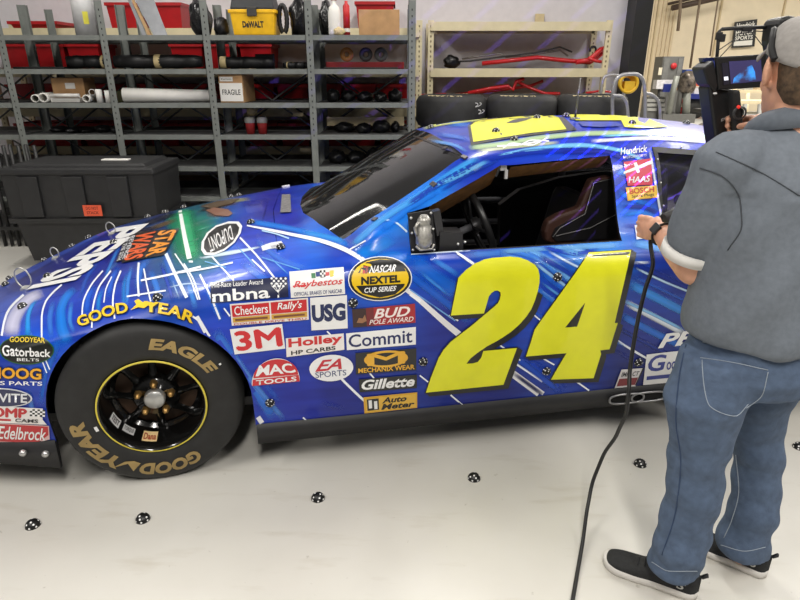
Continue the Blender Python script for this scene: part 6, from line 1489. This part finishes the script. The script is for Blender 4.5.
def laid(o, pts, r, mat, name, lift=.001, n=24):
    bv = BVHTree.FromPolygons([v.co + MO for v in o.data.vertices], [list(p.vertices) for p in o.data.polygons]); P = np.array(pts, float); s = np.r_[0, np.cumsum(np.hypot(*np.diff(P, axis=0).T))]; Q = []
    for q in np.linspace(0, s[-1], n):
        d = Vector(ray(float(pchip(s, P[:, 0], q)[0]), float(pchip(s, P[:, 1], q)[0]))).normalized(); h = bv.ray_cast(V(0, 0, HCAM), d)
        if h[0] is not None: Q.append(h[0] + h[1] * lift - MO)
    if len(Q) > 2: m = MB(); m.tube(Q, r, 6); return m.build(name, mat, man)
STI = M('stitch_pale', (150, 160, 172), .8); SEA = M('seam_dark', (62, 66, 72), .8); SED = M('seam_denim', (48, 66, 96), .8)
laid(jeans, [(700, 358), (730, 362), (768, 370)], .0013, STI, 'pocket_stitching'); laid(jeans, [(702, 360), (704, 385), (709, 405), (735, 416), (748, 404)], .0013, STI, 'pocket_stitching'); laid(jeans, [(768, 372), (762, 395), (746, 408)], .0013, STI, 'pocket_stitching')
laid(jeans, [(703, 342), (740, 347), (790, 354)], .0012, STI, 'yoke_stitching'); laid(jeans, [(686, 345), (679, 380), (676, 420), (681, 460), (676, 510), (662, 555)], .0018, SED, 'side_seam'); laid(jeans, [(736, 455), (739, 490), (732, 520), (724, 538)], .0016, STI, 'inner_seam'); laid(jeans, [(652, 562), (670, 571), (697, 571)], .0014, STI, 'hem_stitching'); laid(jeans, [(721, 545), (745, 551), (765, 547)], .0014, STI, 'hem_stitching')
laid(jeans, [(706, 325), (705, 338)], .004, DENIM, 'belt_loop')
laid(polo, [(700, 168), (722, 176), (740, 200), (742, 225), (728, 250)], .0016, SEA, 'armhole_seam_shade'); laid(polo, [(716, 152), (760, 172), (800, 196)], .0014, SEA, 'yoke_seam')  # dark armhole seam also paints the shade of the fold beside the arm
st_ = laid(crown, [(778, 22), (774, 36), (773, 48), (776, 60)], .0085, M('strap_black', (24, 24, 25), .6), 'cap_strap', .003)
if st_: st_['label'] = 'black strap running down the side of the cap'
# watch
wd = (E_l - Wl).normalized(); wc = Wl + wd * .012; u = wd.orthogonal().normalized(); v = wd.cross(u)
WB = M('watch_black', (24, 24, 26), .35); m = MB(); m.tube([wc + (u * math.cos(q) + v * math.sin(q)) * .0335 - MO for q in np.linspace(0, 2 * math.pi, 32, endpoint=False)], .009, 8, closed=True, flat=.35); wb = m.build('watch_strap', WB, man)
vd = (V(0, 0, HCAM) - wc).normalized(); fn = (vd + V(-.9, 0, .4) - wd * (vd + V(-.9, 0, .4)).dot(wd)).normalized(); Rm = Matrix((fn.cross(wd), wd, fn)).transposed()
m = MB(); m.box(wc + fn * .036 - MO, (.032, .036, .010), Rm, bev=.004); m.build('watch_case', WB, man)
# shoes
def shoe(heel, toe, label):
    heel, toe = Vector(heel), Vector(toe); d = (toe - heel).normalized(); L = (toe - heel).length; w = V(-d.y, d.x, 0)
    t = bpy.data.objects.new('shoe', None); COL.objects.link(t); t.parent = man; t['label'] = label; t.empty_display_size = .05
    def at(s, l, z): return heel + d * (s * L) + w * l + V(0, 0, z) - MO
    S = [0, .03, .1, .25, .45, .65, .8, .92, .98, 1.0]; HWD = [.012, .028, .037, .038, .04, .048, .049, .040, .024, .010]
    def hw_at(s): return float(pchip(S, HWD, s)[0])
    ss = np.linspace(0, 1, 30)
    m = MB(); g = []
    for s in ss:
        h = hw_at(s); lift = .010 * max(0, (s - .8) / .2) ** 2 + .004 * max(0, (.08 - s) / .08)
        g.append([at(s, -h * .92, lift), at(s, -h * 1.06, .012 + lift), at(s, -h * 1.04, .03 + lift), at(s, 0, .031 + lift), at(s, h * 1.04, .03 + lift), at(s, h * 1.06, .012 + lift), at(s, h * .92, lift), at(s, -h * .92, lift)])
    m.sheet(g)
    for row in (g[0], g[-1]): m.add(row[:7], [list(range(7))], False)
    m.build('sole', SOLE, t)
    m = MB(); g = []
    TOP = [(0, .085), (.05, .092), (.2, .088), (.34, .098), (.45, .088), (.6, .066), (.8, .052), (.93, .044), (1, .032)]
    for s in ss:
        h = hw_at(s) * .98; z = float(pchip([a for a, _ in TOP], [b for _, b in TOP], s)[0])
        g.append([at(s, math.cos(q) * h * (1 - .25 * max(0, math.sin(q)) ** 3), .028 + (z - .028) * max(0, math.sin(q)) ** .7) for q in np.linspace(0, math.pi, 15)])
    m.sheet(g)
    for row in (g[0], g[-1]): m.add(row, [list(range(15))], False)
    m.build('upper', SHOE, t)
    LC = M('lace_black', (36, 36, 38), .8)
    m = MB()
    for s in (.42, .49, .56, .63): 
        z = float(pchip([a for a, _ in TOP], [b for _, b in TOP], s)[0]); m.tube([at(s, -.024, z - .006), at(s + .01, 0, z + .004), at(s, .024, z - .006)], .003, 6)
    m.build('laces', LC, t)
    m = MB(); b0 = at(.40, .0, .095); m.tube([b0 + (d * (.02 * math.sin(q)) + w * (.018 * (1 - math.cos(q)))) + V(0, 0, .026 * math.sin(q / 2)) for q in np.linspace(0, 5.6, 20)], .0028, 6); m.build('lace_bow', LC, t)
    m = MB(); m.tube([at(.0, -.008, .08), at(-.045, -.006, .097), at(-.05, .006, .10), at(.0, .008, .088)], .0045, 6); m.build('heel_loop', LC, t)
    vs, fs, _ = text_tri('S', .05, .3); side = 1
    m = MB(); sg_ = 1 if w.y < 0 else -1
    P = [at(.13 + .09 * (u if sg_ > 0 else u), sg_ * (hw_at(.17) * (1.02 - .10 * v)), .042 + .024 * v) for u, v in [(1 - a, b) for a, b in vs]]
    P = [p + w * sg_ * .002 for p in P]; m.add(P[::1], fs, False); m.build('shoe_mark', M('mark_pale', (200, 200, 196), .6), t)
    return t
shoe(atZ(697, 597), atZ(603, 561), 'black sneaker on the left foot, nearer the camera')
shoe(atZ(767, 576), atZ(690, 541), 'black sneaker on the right foot, behind')
# ------------------------------------------------------------------ hand scanner
SB = M('scanner_black', (22, 22, 23), .45, var=.1); BARM = M('frame_black', (28, 28, 28), .5)
sc0 = atY(728, 110, 1.92); scn = thing('handheld_scanner', 'black handheld 3d scanner with lit screen and thin top frame in the man\'s hand', 'scanner', sc0); SO = sc0
def sp_(px, py, Y=1.92): return atY(px, py, Y) - SO
def plate(pts, Y0, Y1, name, mat, parent=scn, bev=.006):
    a = [sp_(x, y, Y0) for x, y in pts]; b = [p + V(0, Y1 - Y0, 0) for p in a]; n = len(pts); m = MB()
    m.add(a + b, [list(range(n))[::-1], list(range(n, 2 * n))] + [(i, (i + 1) % n, n + (i + 1) % n, n + i) for i in range(n)], False); o = m.build(name, mat, parent)
    if bev: md = o.modifiers.new('b', 'BEVEL'); md.width = bev; md.segments = 3
    return o
plate([(709, 86), (737, 90), (740, 120), (741, 152), (724, 172), (718, 158)], 1.90, 1.98, 'lower_body', SB, bev=.01)
plate([(703, 68), (714, 60), (720, 86), (716, 92), (708, 84)], 1.89, 1.97, 'side_guard', SB)
plate([(716, 57), (766, 54), (768, 87), (719, 90)], 1.885, 1.90, 'screen_housing', SB, bev=.004)
scr = bpy.data.materials.new('screen_picture'); scr.use_nodes = True; nt = scr.node_tree; bs = nt.nodes['Principled BSDF']
tc = nt.nodes.new('ShaderNodeTexCoord'); sx = nt.nodes.new('ShaderNodeSeparateXYZ'); nt.links.new(tc.outputs['Object'], sx.inputs[0]); ns = nt.nodes.new('ShaderNodeTexNoise'); ns.inputs['Scale'].default_value = 22; ns.inputs['Detail'].default_value = 4; nt.links.new(tc.outputs['Object'], ns.inputs['Vector'])
rp = nt.nodes.new('ShaderNodeValToRGB'); e = rp.color_ramp.elements; e[0].color = (*s2l((48, 44, 78)), 1); e[0].position = .42; e[1].color = (*s2l((56, 150, 240)), 1); e[1].position = .62; nt.links.new(ns.outputs['Fac'], rp.inputs['Fac']); nt.links.new(rp.outputs['Color'], bs.inputs['Emission Color']); bs.inputs['Emission Strength'].default_value = .8; nt.links.new(rp.outputs['Color'], bs.inputs['Base Color'])
plate([(729, 61.5), (761, 59.5), (762.5, 81), (731, 84)], 1.8838, 1.8848, 'screen', M('screen_dusk', (52, 48, 84), .3, var=.1, emit=.8), bev=0)
plate([(741, 72), (745, 68), (752, 65), (755, 72), (756, 80), (733, 83), (734, 78)], 1.8828, 1.8836, 'screen_image', scr, bev=0)
plate([(722, 63), (728, 62.5), (729.5, 84), (724, 85)], 1.8828, 1.8848, 'screen_menu', M('menu_dark', (34, 34, 46), .3, var=0, emit=.3), bev=0)
plate([(724, 77), (728, 76.5), (728.5, 80), (724.5, 80.5)], 1.8818, 1.8828, 'screen_icon', M('icon_white', (220, 224, 236), .3, var=0, emit=.9), bev=0)
plate([(733, 90), (741, 90), (742, 104), (747, 150), (737, 151)], 1.845, 1.882, 'grip', M('grip_black', (30, 30, 30), .7, var=.2, scale=60), bev=.008)
m = MB()
m.lathe([(.014, 0), (.014, -.006), (.001, -.006)], 18, Matrix.Translation(sp_(739.5, 113, 1.843)) @ Matrix.Rotation(-math.pi / 2, 4, 'X') @ Matrix.Scale(-1, 4, V(0, 0, 1))); m.lathe([(.020, .002), (.020, -.003), (.014, -.003)], 18, Matrix.Translation(sp_(739.5, 113, 1.843)) @ Matrix.Rotation(-math.pi / 2, 4, 'X')); m.build('control_pad', M('pad_grey', (62, 62, 64), .4), scn)
m = MB(); m.ball(sp_(738.5, 107, 1.842), .0055, 10); m.build('record_button', M('button_red', (224, 50, 40), .4, emit=.6), scn)
vs, fs, _ = text_tri('SCANTECH', .04); m = MB(); q = [sp_(721, 119, 1.899), sp_(731, 114, 1.899), sp_(731.5, 116.5, 1.899), sp_(721.5, 121.5, 1.899)]
m.add([(q[3] * (1 - u) + q[2] * u) * (1 - v) + (q[0] * (1 - u) + q[1] * u) * v for u, v in vs], fs, False); m.build('printed_name', M('print_grey', (170, 170, 170), .5), scn)
m = MB(); m.tube([sp_(716.5, 62), sp_(717.5, 50), sp_(719, 31.5), sp_(722, 29.2), sp_(745, 27.6), sp_(772, 27)], .0052, 8); m.build('top_frame', BARM, scn)
for a, b in (((719, 50), (735, 39)), ((720, 57), (735, 41)), ((752, 32), (772, 58)), ((755, 31), (775, 32)), ((737, 34), (752, 32))): m = MB(); m.tube([sp_(*a), sp_(*b)], .0014, 6); m.build('stay_wire', BARM, scn)
for px, py in ((719, 36), (722, 38), (747, 29)): m = MB(); m.box(sp_(px, py), (.016, .014, .022) if px != 747 else (.03, .012, .014), bev=.003); m.build('clamp', BARM, scn)
plate([(778, 24), (781, 18), (790, 15.5), (798, 16.5), (795, 40), (788, 66), (780, 64), (776, 40)], 1.86, 1.94, 'camera_head', SB, bev=.008)
plate([(703, 58), (721, 57), (721, 60), (704, 62)], 1.93, 1.96, 'back_plate', M('plate_blue', (24, 34, 80), .4), bev=0)
m = MB(); m.ball(sp_(715, 93.5, 1.895), .006, 10, flat=.6); m.build('lens_light', M('lens_white', (220, 220, 220), .3), scn)
# ------------------------------------------------------------------ cable from the scanner through the left hand to the floor
def spl(pts, n=80):
    s = [0]
    for i in range(1, len(pts)): s.append(s[-1] + (pts[i] - pts[i - 1]).length)
    return [V(*[float(pchip(s, [p[k] for p in pts], q)[0]) for k in range(3)]) for q in np.linspace(0, s[-1], n)]
CABP = [atY(722, 170, 1.93), atY(705, 196, 1.96), atY(680, 212, 1.95), Wl + fa * .105 + sd * .024 + nu * .01, Wl + fa * .10 + sd * .022 - nu * .05, atY(653, 262, 1.87), atY(645, 290, 1.84), atY(636, 330, 1.80), atY(630, 370, 1.76), atY(628.5, 395, 1.72)] 
CABF = [(626, 413, .50), (617, 434, .38), (603, 456, .26), (594, 478, .17), (588, 505, .09), (583, 540, .03), (577, 575, .008), (571, 610, .008), (562, 660, .008)]
CABP += [atZ(x, y, z) for x, y, z in CABF]
m = MB(); m.tube(spl(CABP, 140), .0068, 8); o = m.build('scanner_cable', M('cable_black', (26, 26, 27), .5)); tag(o, 'black cable hanging from the man\'s left hand down to the floor', 'cable')
m = MB(); a, b = atY(690, 206, 1.955), atY(664, 219, 1.925); m.tube([a, a * .5 + b * .5, b], [.016, .021, .018], 14); tag(m.build('cable_adapter', M('adapter_grey', (52, 52, 54), .5)), 'dark grey cable adapter held just beyond the left hand', 'adapter')
# ------------------------------------------------------------------ far hall beyond the black frame
HG = M('hall_grey', (104, 104, 102), .5, .1, var=.04); HLG = M('hall_lightgrey', (168, 168, 164), .5); HSG = M('stand_grey', (120, 122, 116), .5, .2); HCR = M('hall_cream', (222, 206, 172), .6, var=.03); HRED = M('hall_red', (186, 34, 40), .45); HBL = M('hall_blue', (30, 44, 120), .4); HBK = M('hall_black', (30, 30, 30), .5)
def far_box(m, x0, y0, x1, y1, Y, dep):
    a, b = atY(x0, y1, Y), atY(x1, y0, Y); m.b2((a.x, Y, max(0, a.z)), (b.x, Y + dep, b.z)); return m
def far_thing(name, label, cat, parts, Y):
    px_ = parts[0][1][0]; px_ = px_[0] if isinstance(px_, tuple) else px_
    o = thing(name, label, cat, (atY(px_, 100, Y).x, Y, 0)); O = Vector(o.location)
    for nm, r, mat, dy, dep, *mode in parts:
        m = MB()
        if mode and mode[0] == 'tube':
            q_ = [atY(x, y, Y + dy) for x, y in r]
            if nm in ('leg', 'slanted_post', 'column'):
                k_ = min(range(len(q_)), key=lambda i: q_[i].z) if nm != 'leg' else (1 if r[1][1] > r[0][1] else 0)
                q_[k_].z = 0.0
            m.tube(q_, mode[1], 10)
        elif mode and mode[0] == 'ring':
            c = atY(r[0], r[1], Y + dy); c.z = mode[1] + mode[2]; m.tube([c + V(math.cos(q), 0, math.sin(q)) * mode[1] for q in np.linspace(0, 2 * math.pi, 28, endpoint=False)], mode[2], 10, closed=True)
        elif mode and mode[0] == 'disc':
            c = atY(r[0], r[1], Y + dy); c.z = mode[1] if nm == 'wheel' else c.z; m.lathe([(.001, -dep), (mode[1], -dep), (mode[1], 0), (.001, 0)], 24, Matrix.Translation(c) @ Matrix.Rotation(math.pi / 2, 4, 'X'))
        else:
            far_box(m, *r, Y + dy, dep)
            if nm in ('carcass', 'base_bar'):
                z0 = min(q[2] for q in m.v); m.v = [(a, b, 0.0 if c == z0 else c) for a, b, c in m.v]
        m.v = [tuple(Vector(v) - O) for v in m.v]; m.build(nm, mat, o)
    return o
far_thing('steel_cabinet', 'tall grey steel cabinet with red round sticker in the far hall', 'cabinet', [
    ('carcass', (655, 56.5, 684.5, 114), HG, 0, .7), ('door', (656.5, 58.5, 670, 112), M('door_grey', (114, 114, 112), .5, .1), -.03, .03), ('door', (670.6, 58.5, 683.5, 112), M('door_grey', (114, 114, 112), .5, .1), -.03, .03),
    ('round_sticker', (674, 66), HRED, -.05, .03, 'disc', .10), ('paper_notice', (658, 67.5, 662.5, 75), M('notice', (214, 206, 184), .7), -.05, .02), ('handle', (669, 84, 669.8, 92), HLG, -.06, .03)], 21.5)
far_thing('drawer_cart', 'low grey drawer cart left of the far steel cabinet', 'cart', [('carcass', (646, 97, 666, 113), HG, 0, .5), ('drawer', (647, 99, 665, 102), HLG, -.03, .03), ('drawer', (647, 103.5, 665, 106.5), HLG, -.03, .03), ('drawer', (647, 108, 665, 111), HLG, -.03, .03)], 20.5)
far_thing('engine_stand', 'grey engine stand with dark engine in the far hall', 'engine stand', [
    ('slanted_post', [(668, 117), (672, 95), (677, 76)], HSG, 0, 0, 'tube', .09), ('column', [(686.5, 116), (687, 92)], HSG, .2, 0, 'tube', .12), ('base_bar', (663, 114.5, 696, 117), HG, -.1, .3), ('side_post', [(677, 116), (681, 90), (684, 76)], HG, .3, 0, 'tube', .08)], 19.5)
o = blob('race_engine', 'dark engine mounted on the far grey stand', 'engine', 681, 698, 0, 71, 19.5, M('engine_dark', (92, 84, 76), .4, .5, var=.45, scale=9), depth=.6, seed=91, z=atY(690, 94, 19.5).z)
far_thing('car_body_panel', 'white and blue painted body panel behind the engine stand', 'panel', [('panel_body', (656, 80, 682, 89), M('panel_white', (210, 208, 212), .4, var=.1), 0, .3), ('leg', [(659, 112), (659, 88)], HBK, .1, 0, 'tube', .04), ('leg', [(680, 112), (680, 88)], HBK, .1, 0, 'tube', .04), ('blue_patch', (663, 84, 672, 92), HBL, -.05, .3), ('tan_patch', (672, 86, 681, 90), M('panel_tan', (200, 160, 110), .5), -.04, .3)], 20.3)
far_thing('red_tool_bench', 'low red bench with pale shelves behind the engine', 'bench', [('frame', (679, 99.5, 708, 103), HRED, 0, .5), ('lower_frame', (677, 108, 712, 110.5), HRED, 0, .5), ('leg', [(681, 112), (681, 103)], HRED, .2, 0, 'tube', .05), ('leg', [(706, 112), (706, 103)], HRED, .2, 0, 'tube', .05), ('shelf_board', (680, 103.5, 706, 107), M('board_pale', (216, 196, 170), .6), .05, .5)], 22.5)
far_thing('show_car', 'blue and white race car body far away in the hall', 'car', [('lower_body', (690, 94, 716, 99), HBL, 0, 1.2), ('wheel', (695, 114), HBK, .1, .3, 'disc', .34), ('wheel', (711, 114), HBK, .1, .3, 'disc', .34), ('nose_panel', (694, 88, 712, 94.5), M('panel_white', (210, 208, 212), .4, var=.1), .1, 1.0), ('roof', (686, 69.5, 704, 73), M('roof_blue', (60, 90, 170), .4), .2, 1.2), ('windows', (690, 73, 703, 79), HBK, .25, 1.0), ('red_flank', (693, 79, 703, 86), M('flank_orange', (200, 84, 50), .5), .2, 1.0)], 21.0)
far_thing('blue_display', 'dark blue display board behind the scanner in the far hall', 'display', [('board', (704, 57.5, 722, 78), HBL, 0, .1), ('leg', [(707, 78), (707, 110)], HBK, .05, 0, 'tube', .05), ('leg', [(719, 78), (719, 110)], HBK, .05, 0, 'tube', .05)], 20.0)
far_thing('wheel_trolley', 'small trolley with wheels on the far floor left of the scanner', 'trolley', [('wheel', (705, 121), M('wheel_tan', (120, 112, 100), .5), 0, 0, 'ring', .16, .05), ('wheel', (710, 117), M('wheel_tan', (120, 112, 100), .5), .3, 0, 'ring', .13, .05), ('deck', (702, 109.5, 714, 113), HBK, 0, .5)], 14.5)
far_thing('work_bench', 'pale metal work bench right of the scanner grip', 'bench', [('bench_top', (738, 101, 790, 104), HCR, 0, .8), ('lower_shelf', (740, 114, 790, 116.5), HLG, 0, .8), ('leg', [(759, 128), (760, 104)], HLG, 0, 0, 'tube', .05), ('leg', [(744, 126), (745, 104)], HLG, 0, 0, 'tube', .05), ('leg', [(780, 128), (780, 104)], HLG, 0, 0, 'tube', .05)], 15.0)
far_thing('rear_bench', 'cream bench with clutter behind the pale work bench', 'bench', [('bench_top', (740, 90, 790, 93), HCR, 0, .8), ('box', (744, 84, 754, 90), HLG, .1, .4), ('box', (757, 82, 766, 90), M('box_tan', (190, 170, 140), .7), .1, .4), ('leg', [(748, 108), (748, 93)], HCR, 0, 0, 'tube', .06), ('leg', [(764, 108), (764, 93)], HCR, 0, 0, 'tube', .06)], 19.0)
# wall sign
Ys = 24.86
t = thing('wall_sign', 'black sign with white lettering on the far cream wall', 'sign', atY(745, 33, Ys)); O = Vector(t.location)
def sq(pts, dy): return [atY(x, y, Ys + dy) - O for x, y in pts]
m = MB(); A = sq([(735.5, 22), (757.5, 19), (754.5, 46.5), (732, 48)], 0); m.add(A + [p + V(0, .06, 0) for p in A], [(0, 1, 2, 3), (7, 6, 5, 4), (0, 4, 5, 1), (1, 5, 6, 2), (2, 6, 7, 3), (3, 7, 4, 0)], False); m.build('sign_board', HBK, t)
def sign_text(txt, q, mat, nm, bold=.06):
    vs, fs, _ = text_tri(txt, bold); m = MB(); m.add([p for p in [atY(*bil(q, u, v), Ys - .02) - O for u, v in vs]], fs, False); m.build(nm, mat, t)
SW_ = M('sign_white', (226, 224, 216), .6, var=0)
sign_text('Hendrick', [(737, 23.5), (755.5, 21), (755, 27), (736.5, 29)], SW_, 'sign_lettering', .05)
sign_text('MOTOR', [(736, 31), (754, 29), (753.5, 34), (735.5, 36)], SW_, 'sign_lettering', .05); sign_text('SPORTS', [(735.5, 36.5), (753, 35), (752.5, 39), (735, 40.5)], SW_, 'sign_lettering', .05)
m = MB(); q = sq([(734, 41.5), (752.5, 40), (752, 45), (733.5, 46)], -.02); m.add(q, [(0, 1, 2, 3)], False); m.build('sign_bar', SW_, t)
# roof steel, cables, wall ribs
m = MB(); m.tube([atY(672, 8, 24.2), atY(726, -4, 24.2)], .10, 8); m.tube([atY(668, 4, 24.5), atY(712, -6, 24.5)], .05, 8); m.build('trim_3', M('roof_steel', (70, 54, 44), .6))['kind'] = 'structure'
for pts, r, lb in (([(680.5, 0), (680, 12), (677.8, 31)], .06, 'dark drop cord with plug hanging from the far hall roof'), ([(700, 0), (697, 20), (690, 68)], .045, 'pale long cable hanging behind the engine in the far hall'), ([(718, 0), (714, 26), (710, 56)], .03, 'thin cable hanging above the blue display')):
    m = MB(); m.tube([atY(x, y, 23.5) for x, y in pts], r, 6); tag(m.build('hanging_cable', M('cord_brown', (112, 96, 78), .7)), lb, 'cable')
m = MB()
for px in (649, 653, 657, 661, 665, 669): a = atY(px, 60, 24.9); m.b2((a.x - .045, 24.95, 0), (a.x + .045, 25, 9))
m.build('trim_4', M('rib_cream', (216, 198, 164), .7, var=.02))['kind'] = 'structure'
# ------------------------------------------------------------------ blue line projector of the scanner
L = bpy.data.lights.new('scanner_projector', 'SPOT'); L.energy = 140; L.color = (.22, .12, 1.0); L.spot_size = math.radians(75); L.spot_blend = .3; L.shadow_soft_size = .004; L.use_nodes = True
nt = L.node_tree; em = nt.nodes['Emission']; tc = nt.nodes.new('ShaderNodeTexCoord'); mp = nt.nodes.new('ShaderNodeVectorMath'); mp.operation = 'DOT_PRODUCT'; mp.inputs[1].default_value = (.62, -.78, 0)
ml = nt.nodes.new('ShaderNodeMath'); ml.operation = 'MULTIPLY'; ml.inputs[1].default_value = 15.0; fr_ = nt.nodes.new('ShaderNodeMath'); fr_.operation = 'FRACT'; lt = nt.nodes.new('ShaderNodeMath'); lt.operation = 'LESS_THAN'; lt.inputs[1].default_value = .15
nt.links.new(tc.outputs['Normal'], mp.inputs[0]); nt.links.new(mp.outputs['Value'], ml.inputs[0]); nt.links.new(ml.outputs[0], fr_.inputs[0]); nt.links.new(fr_.outputs[0], lt.inputs[0]); nt.links.new(lt.outputs[0], em.inputs['Strength'])
o = bpy.data.objects.new('scanner_projector', L); COL.objects.link(o); o.location = sc0 + V(.0, .21, .05); tgt = atY(590, 150, 3.2); o.rotation_euler = (tgt - Vector(o.location)).to_track_quat('-Z', 'Y').to_euler()
